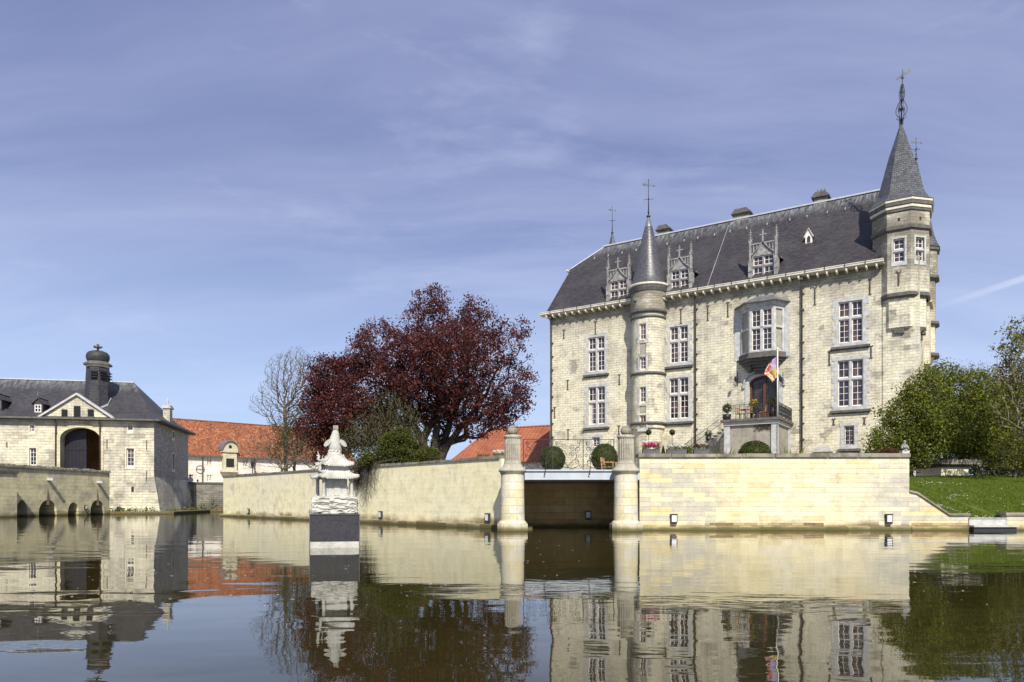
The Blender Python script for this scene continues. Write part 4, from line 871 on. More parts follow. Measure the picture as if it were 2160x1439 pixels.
# ---- bay window above the door
by = thing('bay_window', None, None); by.parent = castle
vb = -.95; p0 = (cu(1561), 0.0); p1 = (cu(1581, vb), vb); p2 = (cu(1632.5, vb), vb); p3 = (cu(1655), 0.0); zb, zt_ = 11.85, 15.15
def seg(pa, pb):
    a = Vector(pa); b = Vector(pb); d = (b-a).normalized(); n_ = Vector((-d.y, d.x)); L_ = (b-a).length
    return (lambda u, dd: tuple(a+d*u+n_*dd)), L_
base = [p0, p1, p2, p3]
def off(o): 
    return [(p0[0]-o, .0), (p1[0]-o*.5, vb-o), (p2[0]+o*.5, vb-o), (p3[0]+o, .0)]
mb = MB(); mb.prism(off(.12)[::1], zb-.30, zb-.003); mb.prism(off(.26), zb-.42, zb-.303); mb.build('bay_sill', M['trim_dark'], by)
mb = MB()
for q in range(5): o = .06-.19*q; mb.prism([(p0[0]-o, .0), (p1[0]-o*.5, min(-.05, vb-o)), (p2[0]+o*.5, min(-.05, vb-o)), (p3[0]+o, .0)], zb-.42-.2*(q+1), zb-.422-.2*q)
mb.ball(((p1[0]+p0[0])/2+.3, vb*.5, zb-1.0), .25, 8, 6); mb.build('bay_corbel', M['trim_dark'], by)
mb = MB(); mb.prism(off(.10), zt_+.003, zt_+.22); mb.prism(off(.2), zt_+.223, zt_+.32); mb.build('bay_cornice', M['trim'], by)
mb = MB(); e = off(.42); zc1 = zt_+.34; m1 = ((p1[0]+p2[0])/2-.5, .0, zt_+1.0); m2 = ((p1[0]+p2[0])/2+.5, .0, zt_+1.0); E = [(x, y, zc1) for x, y in e]
mb.face([E[0], E[1], m1]); mb.face([E[1], E[2], m2, m1]); mb.face([E[2], E[3], m2]); mb.prism(e, zc1-.08, zc1-.002); mb.build('bay_roof', M['lead'], by)
for k, (pa, pb, n_) in enumerate(((p0, p1, 1), (p1, p2, 2), (p2, p3, 1))):
    Ps, L_ = seg(pa, pb); cols_ = n_; pier = .22 if k != 1 else .16
    mb = MB(); nrm = lambda u0, u1, z0, z1, y0=0.0, y1=.22: mb.prism([Ps(u0, y0), Ps(u1, y0), Ps(u1, y1), Ps(u0, y1)], z0, z1)
    nrm(0, pier, zb, zt_); nrm(L_-pier, L_, zb, zt_); nrm(pier, L_-pier, zt_-.22, zt_); nrm(pier, L_-pier, zb, zb+.14); zm = zb+(zt_-zb)*.54; nrm(pier, L_-pier, zm-.07, zm+.07, -.02)
    if n_ == 2: nrm(L_/2-.09, L_/2+.09, zb, zt_, -.02)
    bw_ = mb.build('bay_frame', M['trim'], by)
    xs_ = [(pier, L_-pier)] if n_ == 1 else [(pier, L_/2-.09), (L_/2+.09, L_-pier)]
    for (xa_, xb_) in xs_:
        for (za_, zc_, nb_) in ((zb+.14, zm-.07, 4), (zm+.07, zt_-.22, 3)):
            if k != 1:
                mb = MB(); mb.prism([Ps(xa_, .1), Ps(xb_, .1), Ps(xb_, .15), Ps(xa_, .15)], za_, zc_); mb.build('blind_panel', M['blind'], bw_); continue
            fr = MB(); g_ = lambda u0, u1, z0, z1: fr.prism([Ps(u0, .09), Ps(u1, .09), Ps(u1, .14), Ps(u0, .14)], z0, z1)
            f_ = .05; g_(xa_, xa_+f_, za_, zc_); g_(xb_-f_, xb_, za_, zc_); g_(xa_+f_, xb_-f_, za_, za_+f_); g_(xa_+f_, xb_-f_, zc_-f_, zc_)
            m_ = (xa_+xb_)/2; g_(m_-.013, m_+.013, za_+f_, zc_-f_)
            for q in range(1, nb_): z_ = za_+(zc_-za_)*q/nb_; fr.prism([Ps(xa_+f_, .095), Ps(xb_-f_, .095), Ps(xb_-f_, .13), Ps(xa_+f_, .13)], z_-.012, z_+.012)
            fr.build('sash', M['white'], bw_); mb = MB(); mb.prism([Ps(xa_, .142), Ps(xb_, .142), Ps(xb_, .15), Ps(xa_, .15)], za_, zc_); mb.build('glass', M['glass'], bw_)
mb = MB()                                                      # stone surround where the bay meets the wall
mb.box(p0[0]-.38, p0[0]-.003, -.03, .1, zb-.3, zt_+.2); mb.box(p3[0]+.003, p3[0]+.38, -.03, .1, zb-.3, zt_+.2); mb.build('bay_surround', M['trim'], by)

# ---- arched door
zD0, zD1 = door[2], door[3]
def arc(u, hw, zs, zt__): t_ = (u-DC)/hw; return zs+(zt__-zs)*math.sqrt(max(0, 1-t_*t_))
mb = MB(); n_ = 20; hw = DWd/2
for k in range(n_):
    a, b = DC-hw*math.cos(math.pi*k/n_), DC-hw*math.cos(math.pi*(k+1)/n_); ao, bo = DC+(a-DC)*1.26, DC+(b-DC)*1.26
    mb.plate([(a, arc(a, hw, zD1-.55, zD1)), (b, arc(b, hw, zD1-.55, zD1)), (bo, arc(bo, hw*1.26, zD1-.5, zD1+.30)), (ao, arc(ao, hw*1.26, zD1-.5, zD1+.30))], -.05, .12)
    a2, b2 = DC+(a-DC)*1.27, DC+(b-DC)*1.27; a3, b3 = DC+(a-DC)*1.36, DC+(b-DC)*1.36
    mb.plate([(a2, arc(a2, hw*1.27, zD1-.5, zD1+.31)), (b2, arc(b2, hw*1.27, zD1-.5, zD1+.31)), (b3, arc(b3, hw*1.36, zD1-.5, zD1+.42)), (a3, arc(a3, hw*1.36, zD1-.5, zD1+.42))], -.18, .12)
mb.box(DC-hw*1.26, DC-hw-.002, -.05, .12, zD0, zD1-.55); mb.box(DC+hw+.002, DC+hw*1.26, -.05, .12, zD0, zD1-.55)
mb.box(DC-hw*1.42, DC-hw*1.27, -.14, .1, zD1-.85, zD1-.5); mb.box(DC+hw*1.27, DC+hw*1.42, -.14, .1, zD1-.85, zD1-.5)
ds = mb.build('door_surround', M['trim'], castle)
dr = MB(); dr.box(DC-hw+.01, DC-hw+.14, .25, .38, zD0, zD1-.45); dr.box(DC+hw-.14, DC+hw-.01, .25, .38, zD0, zD1-.45); dr.box(DC-.10, DC+.10, .24, .38, zD0, zD1-.05)
dr.box(DC-hw+.14, DC-.10, .26, .37, zD0, zD0+.5); dr.box(DC+.10, DC+hw-.14, .26, .37, zD0, zD0+.5)
for k in range(n_):
    a, b = DC-hw*math.cos(math.pi*k/n_), DC-hw*math.cos(math.pi*(k+1)/n_); za, zb_ = arc(a, hw, zD1-.55, zD1), arc(b, hw, zD1-.55, zD1)
    dr.plate([(a, za-.16), (b, zb_-.16), (b, zb_), (a, za)], .25, .38)
dob = dr.build('door', M['darkwood'], castle)
mb = MB(); mb.box(DC-hw, DC+hw, .40, .43, zD0, zD1); mb.build('door_glass', M['glass'], dob)
mb = MB()
for s_ in (-1, 1):
    for q in range(5): u_ = DC+s_*(.22+(hw-.42)*q/4); mb.tube([(u_, .3, zD0+.5), (u_, .3, zD1-.35-.05*q)], .012, 4, False)
    for q in range(9):
        for w2 in range(3):
            if q > 3: scroll(mb, DC+s_*(.3+.22*w2), zD0+.6+.22*q, .09, q*1.1, 1.1, s_, .29, .012, n=8)
    mb.box(DC+s_*.5-.38, DC+s_*.5+.38, .28, .31, zD0+1.35, zD0+1.39)
mb.build('door_grille', M['iron'], dob)

# ---- terrace with stair in front of the door
tr = thing('door_terrace', None, None); tr.parent = castle
uR = cu(1671); 
def vproj(px, u): return cv(px, u)
vF = vproj(1642, uR); uL_ = cu(1523, vF); zF = cz(1642, 879, vF); zF2 = cz(1523, 885, vF)
print('terrace', uL_, uR, vF, zF, zF2, 'door', door, 'LU', LU, 'E', WIN['E'], 'UR', UR, 'v4', v4, z4, ZR)
ZT = zF
mb = MB(); mb.box(uL_+.18, uR-.18, vF+.22, -.003, 1.9, ZT-.42); mb.build('terrace_wall', M['teal'], tr)
mb = MB()
for a in (uL_+.10, uR-.50): mb.box(a, a+.40, vF+.12, vF+.218, 1.9, ZT-.42)
mb.box(uR-.178, uR-.10, vF+.12, vF+.5, 1.9, ZT-.42); mb.box(uR-.178, uR-.10, -.5, -.003, 1.9, ZT-.42); mb.box(uR-.178, uR-.12, -1.45, -.6, 1.9, 4.0)
mb.box(uL_+.05, uR-.05, vF+.06, -.003, ZT-.418, ZT-.17); mb.build('pilaster', M['trim'], tr)
mb = MB(); mb.box(uR-.12, uR-.09, -1.3, -.75, 1.9, 3.9); mb.build('side_door', M['darkwood'], tr)
mb = MB(); mb.box(uL_-.10, uR+.10, vF-.10, -.003, ZT-.168, ZT-.003); mb.build('terrace_floor', M['trim_dark'], tr)
rlg = MB(); zr0, zr1 = ZT+.06, ZT+.98
for (pa, pb) in (((uL_+.05, vF+.02), (uR-.02, vF+.02)), ((uR-.02, vF+.02), (uR-.02, -.02))):
    A = Vector((*pa, 0)); B = Vector((*pb, 0)); L_ = (B-A).length; d = (B-A).normalized()
    rlg.bar(A+Vector((0, 0, zr1)), B+Vector((0, 0, zr1)), .05, .03); rlg.bar(A+Vector((0, 0, zr0)), B+Vector((0, 0, zr0)), .03, .02); rlg.bar(A+Vector((0, 0, zr1-.13)), B+Vector((0, 0, zr1-.13)), .02, .015)
    n_ = int(L_/.14)
    for k in range(n_+1):
        p = A+d*(L_*k/n_); tk = .032 if k % 8 == 0 else .013; rlg.bar(p+Vector((0, 0, ZT)), p+Vector((0, 0, zr1)), tk, tk)
        if pa[0] > uR-.1 and k < n_:
            for zz_ in (.25, .5, .72): rlg.tube([p+Vector((0, 0, ZT+zz_-.1)), p+d*.07+Vector((0, 0, ZT+zz_)), p+Vector((0, 0, ZT+zz_+.1))], .016, 4, False)
rlg.build('railing', M['iron'], tr)
# stair going down to the left
st_ = MB(); nst = 22; rise = .2; run = .30; v0s, v1s = -2.1, -.10; body = MB(); hr = MB()
nst = int((ZT-GZ)/rise); us0 = uL_-.08
for k in range(nst):
    z_ = ZT-.17-rise*(k+1); st_.box(us0-run*(k+1)-.05, us0-run*k, v0s-.06, v1s, z_+.10, z_+.165); body.box(us0-run*(k+1), us0-run*k, v0s, v1s, 1.9, z_+.098)
so = body.build('stair_flight', M['teal'], tr); st_.build('stair_tread', M['trim_dark'], so)
for dz_ in (.95, .55): hr.tube([(us0, v0s, ZT+dz_-.1), (us0-run*13, v0s, ZT-rise*13+dz_-.1), (us0-run*14.2, v0s, ZT-rise*13.4+dz_-.1), (us0-run*15.5, v0s, ZT-rise*13.8+dz_-.1-.4)], .022, 5)
for k in (1, 5, 9, 13): hr.tube([(us0-run*(k+.5), v0s, ZT-.1-rise*(k+1)), (us0-run*(k+.5), v0s, ZT-rise*(k+.5)+.85)], .02, 5)
hr.build('handrail', M['iron'], so)
mb = MB(); mb.plate([(us0-.95, 1.9), (us0-.35, 1.9), (us0-.35, ZT-1.0), (us0-.62, ZT-1.1), (us0-.7, ZT-2.0), (us0-.95, ZT-2.3)], v0s-.2, v0s-.07); mb.build('stair_buttress', M['castle_base'], so)

# ---- wrought iron lamp brackets beside the door
for px, s_ in ((1556, -1), (1652, 1)):
    u_ = cu(px); z_ = cz(px, 800); mb = MB(); mb.bar((u_, -.04, z_-.5), (u_, -.04, z_+.5), .035, .035)
    mb.tube([(u_, -.05, z_-.35), (u_-s_*.02, -.45, z_-.25), (u_-s_*.04, -.75, z_+.05)], .018, 4); scroll(mb, u_, z_, .14, 0, 1.5, s_, -.25, .014); scroll(mb, u_, z_-.25, .10, 0, 1.5, -s_, -.2, .014)
    lm = mb.build('lamp_bracket', M['iron'], castle)
    mb = MB(); mb.octo([(.03, .30), (.10, .22), (.09, -.02), (.05, -.08)], (u_-s_*.04, -.75), 0, 6, z_-.2); mb.build('lantern', M['pot'], lm)
# ============================================================ GATEHOUSE
gh_px0, D_G = 325, 64.5; GC = Vector((wx(gh_px0, D_G), D_G)); AG = 0.20; n_ = math.hypot(1, AG)
# local x runs to the right along the front, local y back into the building; origin at the front right corner
GU = Vector((1/n_, AG/n_)); GV = Vector((-AG/n_, 1/n_))
gh = thing('gatehouse', 'broad stone gatehouse with slate hip roof, big arched gateway and small cupola', 'gatehouse', (GC.x, GC.y, 0), math.atan2(GU.y, GU.x))
def gu(px, v=0.0): k = (px-CX)/F; a = GC+GV*v; return (k*a.y-a.x)/(GU.x-k*GU.y)
def gz(px, py, v=0.0): return H+(HY-py)/F*(GC+GV*v+GU*gu(px, v)).y
def gv(px, u): k = (px-CX)/F; a = GC+GU*u; return (k*a.y-a.x)/(GV.x-k*GV.y)
GD = gv(397, 0); GE = 8.15; GL = -34.0
aL, aR = gu(127.5), gu(211.5); zA = gz(168, 902); zAs = gz(168, 925)
print('gate depth', GD, 'arch', aL, aR, zA)
def gr(a, b, t_, c): m = (a+b)/2; return (gu(a), gu(b), gz(m, c), gz(m, t_))
GW = [gr(62, 76.5, 945, 982), gr(267, 283, 946, 984)]; GS = [gr(63, 73, 897, 911), gr(270, 280, 896, 909), gr(277.5, 282.5, 1027, 1037)]
P = lambda u, d: (u, d)
mb = MB(); sp = [aL-.6, aR+.6]
mb.wall(P, list(np.linspace(GL, sp[0], 9)), [-.5, 3.2, GE+.1], [h for h in GW+GS if h[1] < sp[0]], .3)
mb.arches(P, sp[0], sp[1], -.5, GE+.1, [((aL+aR)/2, aR-aL, 2.6, zAs, zA)], .9)
mb.wall(P, [sp[1], 0], [3.2, GE+.1], [h for h in GW+GS if h[0] > sp[1] and h[2] > 3.2], .3)
mb.face([(sp[1], 0, -.5), (0, 0, -.5), (0, 0, 3.2), (sp[1], 0, 3.2)]); mb.face([(sp[1]+.5, -.03, -.5), (.75, -.55, -.5), (0.02, -.03, 3.3), (sp[1]+.5, -.03, 3.3)])
mb.build('wall', M['gate'], gh)
mb = MB(); swin = [(GD*.48, GD*.48+.9, gz(355, 983), gz(355, 948)), (GD*.48, GD*.48+.8, gz(355, 911), gz(355, 897))]
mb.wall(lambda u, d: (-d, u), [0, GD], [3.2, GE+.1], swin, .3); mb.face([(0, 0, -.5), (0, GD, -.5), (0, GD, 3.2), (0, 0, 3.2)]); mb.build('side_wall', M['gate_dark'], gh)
mb = MB(); mb.face([(.75, -.55, -.5), (.75, GD, -.5), (0.02, GD, 3.3), (0.02, -.03, 3.3)]); mb.face([(0, GD, -.5), (GL, GD, -.5), (GL, GD, GE), (0, GD, GE)]); mb.build('battered_base', M['gate'], gh)
for k, r in enumerate(GW): cross_window(gh, r, P, cols=1, hbars=(0, 4), split=0, sur=.12, quoin=False, sill=False, stonemat='bracket')
for k, r in enumerate(GS[:2]): cross_window(gh, r, P, cols=1, hbars=(0, 2), split=0, sur=.08, quoin=False, sill=False, stonemat='bracket', name='attic_window')
mb = MB(); r = GS[2]; mb.box(r[0], r[1], -.08, -.031, r[2], r[3]); mb.build('wall_slot', M['interior'], gh)
for r in swin: cross_window(gh, r, lambda u, d: (-d, u), cols=1, hbars=(0, 4), split=0, sur=.12, quoin=False, sill=False, stonemat='bracket', name='side_window')
M['passage'] = plain('brown_passage_plaster', (0.42, 0.30, 0.20), 0.9, 0.3, 1.0)
# gateway passage
mb = MB(); mb.box(aL-1.2, aL-1.0, .9, 7, 2.3, 8.4); mb.box(aR+.5, aR+.7, .9, 7, 2.3, 8.4); mb.box(aL-1.2, aR+.7, 7, 7.2, 2.3, 8.4); mb.box(aL-1.2, aR+.7, .9, 7.2, 8.4, 8.5); mb.box(aL-1.2, aR+.7, .0, 7.2, 2.3, 2.6)
mb.build('gate_passage', M['passage'], gh)
mb = MB(); mb.box(aL+.02, aL+1.75, .92, 1.05, 2.62, zA-.15); 
for q in range(6): mb.box(aL+.05+.29*q, aL+.30+.29*q, .895, .918, 2.7, zA-.6)
for z_ in (3.6, 5.6): mb.box(aL+.02, aL+1.75, .86, .892, z_, z_+.12)
mb.build('gate_door', M['purpledoor'], gh)
mb = MB(); mb.box(aR-1.3, aR-.7, 6.9, 6.99, 2.6, 5.0); mb.build('passage_door', M['interior'], gh)
# arch surround and pilasters
mb = MB(); ac = (aL+aR)/2; hw = (aR-aL)/2
for k in range(20):
    a, b = ac-hw*math.cos(math.pi*k/20), ac-hw*math.cos(math.pi*(k+1)/20)
    f_ = lambda u, e: zAs+(zA-zAs+e)*math.sqrt(max(0, 1-((u-ac)/(hw+e))**2))
    a2, b2 = ac+(a-ac)*(hw+.28)/hw, ac+(b-ac)*(hw+.28)/hw; mb.plate([(a, f_(a, 0)), (b, f_(b, 0)), (b2, f_(b2, .28)), (a2, f_(a2, .28))], -.09, .1)
mb.box(aL-.28, aL-.002, -.09, .1, 2.6, zAs); mb.box(aR+.002, aR+.28, -.09, .1, 2.6, zAs); mb.build('arch_surround', M['castle_base'], gh)
# roof
ez = GE+.12; RV = (GD+0.0)*.46; RZ = gz(240, 806.5, RV); xr = gu(283, RV)
mb = MB()
def rf_(p): slab_face(mb, p, .12)
k1 = .30                                                        # bell-cast: flatter foot
def lerp(a, b, t_): return tuple(a[i]+(b[i]-a[i])*t_ for i in range(3))
A = (GL, -.5, ez); B = (.5, -.5, ez); C_ = (.5, GD+.5, ez); Dd = (GL, GD+.5, ez); R1 = (xr, RV, RZ); R0 = (GL, RV, RZ)
def sag(p): return (p[0], p[1], p[2]-.42)
m1 = sag(lerp(B, R1, k1)); m0 = sag(lerp(A, R0, k1)); m2 = sag(lerp(C_, R1, k1)); m3 = sag(lerp(Dd, R0, k1))
rf_([A, B, m1, m0]); rf_([m0, m1, R1, R0]); rf_([B, C_, m2, m1]); mb.face([m1, m2, R1]); rf_([C_, Dd, m3, m2]); rf_([m2, m3, R0, R1])
groof = mb.build('roof', M['slate_gate'], gh)
mb = MB(); mb.bar((GL, RV, RZ+.04), (xr, RV, RZ+.04), .24, .10); mb.build('ridge_cap', M['ridge'], groof)
mb = MB(); mb.box(GL, .6, -.62, -.48, ez-.12, ez+.03); mb.box(.52, .66, -.5, GD+.5, ez-.12, ez+.03); mb.box(GL, .5, -.48, 0, ez-.16, ez-.124); mb.box(.003, .5, .003, GD+.4, ez-.16, ez-.124); mb.build('gutter', M['trim_dark'], gh)
for px in (119, 212):
    u_ = gu(px); mb = MB(); mb.tube([(u_, -.5, ez-.1), (u_, -.16, ez-.5), (u_, -.16, 3)], .06, 6); mb.build('downpipe', M['pipe'], gh)
# pediment over the gate
pl, pr, pc = gu(86), gu(240), gu(164); zb_ = ez-.05; zp = gz(164, 834, -.12); pzL = gz(88, 883)
mb = MB(); mb.plate([(pl, zb_), (pr, zb_), (pr, pzL+.0), (pc, zp), (pl, pzL+.0)], -.12, .5); ped = mb.build('pediment', M['gate'], gh)
mb = MB()
for (ua, ub_) in ((pl-.15, pc), (pc, pr+.15)):
    za, zb2 = (pzL-.05, zp) if ua < pc-.1 else (zp, pzL-.05); mb.plate([(ua, za+.01), (ub_, zb2+.01), (ub_, zb2+.20), (ua, za+.20)], -.34, .45)
mb.box(pl-.1, pr+.1, -.27, -.12, zb_-.02, zb_+.10); mb.build('pediment_moulding', M['trim'], ped)
dback = (zp-ez)/((RZ-ez)/(RV+.5))
mb = MB(); slab_face(mb, [(pl-.1, .3, pzL+.1), (pc, .3, zp+.16), (pc, dback+.2, zp+.16), (pl-.1, 1.0, pzL+.1)], .05); slab_face(mb, [(pr+.1, .3, pzL+.1), (pc, .3, zp+.16), (pc, dback+.2, zp+.16), (pr+.1, 1.0, pzL+.1)][::-1], .05); mb.build('pediment_roof', M['slate_gate'], ped)
mb = MB(); mb.bar((pc, dback, zp+.2), (pr+.3, 1.1, pzL+.25), .10, .03); mb.build('valley_flashing', M['ridge'], ped)
for a, b, t_, c in ((132, 143, 864, 879), (157.5, 170.5, 857, 880), (187, 198.5, 864, 879)):
    r = gr(a, b, t_, c); mb = MB(); mb.box(r[0], r[1], -.15, -.122, r[2], r[3])
    for q in range(7): z_ = r[2]+(r[3]-r[2])*(q+.5)/7; mb.box(r[0]-.03, r[1]+.03, -.20, -.152, z_-.025, z_+.025)
    mb.build('louvre', M['pot'], ped)
    mb = MB(); mb.box(r[0]-.08, r[1]+.08, -.24, -.122, r[2]-.12, r[2]-.02); mb.build('louvre_sill', M['trim_dark'], ped)
# roof dormer
def groof_v(z): return -.5+(z-ez)*(RV+.5)/(RZ-ez)
for (a, b, t_, c) in ((74, 88, 854, 870), (-12, 1, 845, 862)):
    r0 = (gu(a, .9), gu(b, .9), gz((a+b)/2, c, .9), gz((a+b)/2, t_, .9)); mb = MB()
    mb.box(r0[0]-.1, r0[1]+.1, .9, 3.0, r0[2]-.3, r0[3]+.05); gd = mb.build('roof_dormer', M['slate_gate'], gh)
    mb = MB(); cxm = (r0[0]+r0[1])/2; zt2 = r0[3]+.05
    slab_face(mb, [(r0[0]-.3, .7, zt2), (cxm, .75, zt2+.55), (cxm, 3.3, zt2+.55), (r0[0]-.3, 3.0, zt2)], .05); slab_face(mb, [(r0[1]+.3, .7, zt2), (cxm, .75, zt2+.55), (cxm, 3.3, zt2+.55), (r0[1]+.3, 3.0, zt2)][::-1], .05)
    mb.face([(r0[0]-.2, .85, zt2), (r0[1]+.2, .85, zt2), (cxm, .85, zt2+.5)]); mb.build('dormer_hood', M['slate_gate'], gd)
    mb = MB(); mb.tube([(cxm, .8, zt2+.5), (cxm, .8, zt2+1.1)], [.04, .015], 5); mb.ball((cxm, .8, zt2+.75), .08, 6, 4); mb.bar((cxm, .9, zt2+.58), (cxm, 3.2, zt2+.58), .10, .05); mb.build('dormer_finial', M['lead'], gd)
    fr = MB(); gl = MB(); x0_, x1_, z0_, z1_ = r0; 
    for q in (x0_, cxm-.03, x1_-.06): fr.box(q, q+.06, .80, .86, z0_, z1_)
    for q in (z0_, (z0_+z1_)/2-.02, z1_-.06): fr.box(x0_+.06, x1_-.06, .81, .85, q, q+.06)
    gl.box(x0_, x1_, .865, .89, z0_, z1_); fr.build('sash', M['white'], gd); gl.build('glass', M['glass'], gd)
# chimney on the right hip
vch = GD*.52; mb = MB(); u0, u1 = .15-1.0, .15; cz0 = gz(355, 893, vch)
uc0, uc1 = gu(347, vch), gu(361, vch); zt_c = gz(354, 863, vch); mb.box(uc0, uc1, vch-.5, vch+.5, ez-.6, zt_c); ch = mb.build('chimney', M['gate'], gh)
mb = MB(); mb.box(uc0-.12, uc1+.12, vch-.62, vch+.62, zt_c+.003, zt_c+.14); mb.box(uc0-.04, uc1+.04, vch-.55, vch+.55, zt_c+.143, zt_c+.32); mb.lathe([(.12, 0), (.16, .1), (.07, .2), (.13, .35), (.05, .6), (0, .9)], ((uc0+uc1)/2, vch), 8, z=zt_c+.32); mb.build('chimney_cap', M['trim'], ch)
# cupola
cu_v = 2.6; cuc = (gu(206.5, cu_v), cu_v); zz = lambda py: gz(206, py, cu_v); cr = (230-184)*.95/2/F*(GC+GV*cu_v+GU*cuc[0]).y
mb = MB(); mb.octo([(cr*1.16, zz(862)), (cr*1.10, zz(838)), (cr*1.04, zz(800)), (cr*.98, zz(775))], cuc, R(22.5)); cup = mb.build('cupola', M['slate_cupola'], gh)
mb = MB(); mb.octo([(cr*1.0, zz(776)), (cr*1.04, zz(774)), (cr*1.04, zz(771)), (cr*1.0, zz(770.5))], cuc, R(22.5)); mb.build('cupola_frieze', M['bracket'], cup)
mb = MB(); mb.octo([(cr*1.02, zz(771)), (cr*1.26, zz(771.5)), (cr*1.22, zz(768)), (cr*.92, zz(764))], cuc, R(22.5)); mb.build('cupola_eave', M['trim_dark'], cup)
mb = MB(); mb.lathe([(cr*.86, zz(765)), (cr*.99, zz(759)), (cr*1.03, zz(754)), (cr*1.0, zz(749)), (cr*.84, zz(744)), (cr*.5, zz(741)), (cr*.18, zz(740)), (cr*.10, zz(738))], cuc, 24); mb.build('cupola_dome', M['slate_cupola'], cup)
mb = MB(); mb.lathe([(.10, zz(740)), (.08, zz(736)), (.30, zz(734)), (.24, zz(731)), (.06, zz(730)), (.16, zz(728)), (0, zz(725))], cuc, 12)
for q in range(6): mb.ball((cuc[0]+.3*math.cos(q), cuc[1]+.3*math.sin(q), zz(732)), .10, 5, 4)
mb.build('cupola_finial', M['trim_dark'], cup)
for ang in (-math.pi/2, -math.pi/4, 0):
    Mx = Matrix.Translation((cuc[0]+cr*.965*math.cos(ang), cuc[1]+cr*.965*math.sin(ang), 0)) @ Matrix.Rotation(ang+math.pi/2, 4, 'Z')
    mb = MB(); mb.box(-.25, .25, -.06, .1, zz(801), zz(784), Mx)
    for q in range(3): z_ = zz(800)+(zz(785)-zz(800))*q/2.6; mb.box(-.3, .3, -.22, -.07, z_, z_+.05, Mx)
    mb.build('louvre', M['pot'], cup)
mb = MB(); fpts = []
for k in range(-1, 6): an = R(22.5)+math.pi+k*math.pi/4; v_ = cu_v+cr*1.12*math.sin(an); t_ = (v_+.5)/(RV+.5); fpts.append((cuc[0]+cr*1.13*math.cos(an), v_-.02, ez+(RZ-ez)*t_-.42*max(0, 1-abs(t_-k1)/.6)+.12))
for p_, q_ in zip(fpts, fpts[1:]): mb.bar(p_, q_, .05, .16)
mb.build('flashing', M['ridge'], cup)
for px, a, b in ((226, 927, 946), (309.5, 929, 949), (309.5, 994, 1015), (15, 932, 944)):
    u_ = gu(px); mb = MB(); mb.bar((u_, -.04, gz(px, b)), (u_, -.04, gz(px, a)), .06, .05, (0, 1, 0)); mb.build('wall_anchor', M['rust'], gh)
# ledge in the water
lg = thing('gatehouse_ledge', 'low stone ledge at water level along the foot of the gatehouse', 'ledge', (GC.x, GC.y, 0), math.atan2(GU.y, GU.x))
mb = MB(); mb.box(gu(232), 2.4, -3.2, 0.3, -.5, .22); mb.box(.8, 2.4, .303, GD+2, -.5, .22); mb.build('kerb', M['quay'], lg)

# ============================================================ ARCHED BRIDGE TO THE GATEHOUSE
B1 = Vector((wx(231, 60.8), 60.8)); B0 = Vector((wx(0, 49.7), 49.7)); bd = (B1-B0).normalized(); Lb = (B1-B0).length
br = thing('arched_bridge', 'stone bridge with four low arches leading into the gatehouse', 'bridge', (B0.x, B0.y, 0), math.atan2(bd.y, bd.x))
def bu(px): k = (px-CX)/F; return (k*B0.y-B0.x)/(bd.x-k*bd.y)
def bz(px, py): return H+(HY-py)/F*(B0+bd*bu(px)).y
zB = bz(115, 991); zB0 = zB
arcs = []
for c_, a, b in ((45, 34, 58), (101, 82, 120), (155, 143.5, 166), (205, 190.5, 220)):
    ua, ub_ = bu(a), bu(b); top = bz(c_, 1055 if c_ != 155 else 1060); arcs.append(((ua+ub_)/2, ub_-ua, -.55, .25, top))
mb = MB(); mb.arches(lambda u, d: (u, d), -8, Lb, -.55, zB, arcs, 1.6); mb.face([(Lb, 5.5, -.5), (-8, 5.5, -.5), (-8, 5.5, zB), (Lb, 5.5, zB)]); mb.face([(-8, 0, zB), (Lb, 0, zB), (Lb, .45, zB), (-8, .45, zB)]); mb.face([(-8, .45, zB-1), (Lb, .45, zB-1), (Lb, 5.5, zB-1), (-8, 5.5, zB-1)]); mb.face([(Lb, .45, zB-1), (-8, .45, zB-1), (-8, .45, zB), (Lb, .45, zB)])
mb.build('masonry', M['bridge'], br)
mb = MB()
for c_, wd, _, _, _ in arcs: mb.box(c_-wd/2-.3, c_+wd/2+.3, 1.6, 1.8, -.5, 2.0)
mb.build('arch_dark_fill', M['interior'], br)  # near-black plates close the arches and stand for the shade inside
mb = MB(); u = -8; rng = random.Random(8)
while u < Lb:
    wv = rng.uniform(.35, .6); h_ = rng.uniform(.14, .24); mb.plate([(u, zB+.003), (u+wv-.03, zB+.003), (u+wv-.06, zB+h_), (u+.03, zB+h_)], -.10, .5); u += wv
mb.build('coping', M['coping'], br)
for k, px in enumerate((101, 206)):
    u_ = bu(px); z_ = bz(px, 1011 if px < 150 else 1017); mb = MB(); mb.box(u_-.12, u_+.12, -.5, -.003, z_-.09, z_+.09); mb.build('water_spout', M['trim'], br)
    mb = MB(); mb.octo([(.01, z_-.6), (.08, z_-1.5), (.16, z_-1.9), (.02, z_-2.0)], (u_, 0), 0, 4); mb.build('buttress_fin', M['rust'], br)
wall_lamp(*(B0+bd*bu(179)+Vector((.02, -.01))), .62, math.atan2(bd.y, bd.x), 'box lamp on the arched bridge between its two right arches')
ab = thing('abutment_wall', 'checkered stone abutment at the left end of the arched bridge', 'wall', (B0.x+.9, B0.y-3, 0), math.atan2(bd.y, bd.x))
k_ = (36-CX)/F; a_ = Vector((B0.x+.9, B0.y-3)); ea = (k_*a_.y-a_.x)/(bd.x-k_*bd.y)
mb = MB(); mb.box(-8, ea, 0, 1.5, -.55, 2.95); mb.build('masonry', M['bridge'], ab)
mb = MB(); mb.box(-8, ea+.06, -.08, 1.55, 2.953, 3.12); mb.build('coping', M['trim_dark'], ab)

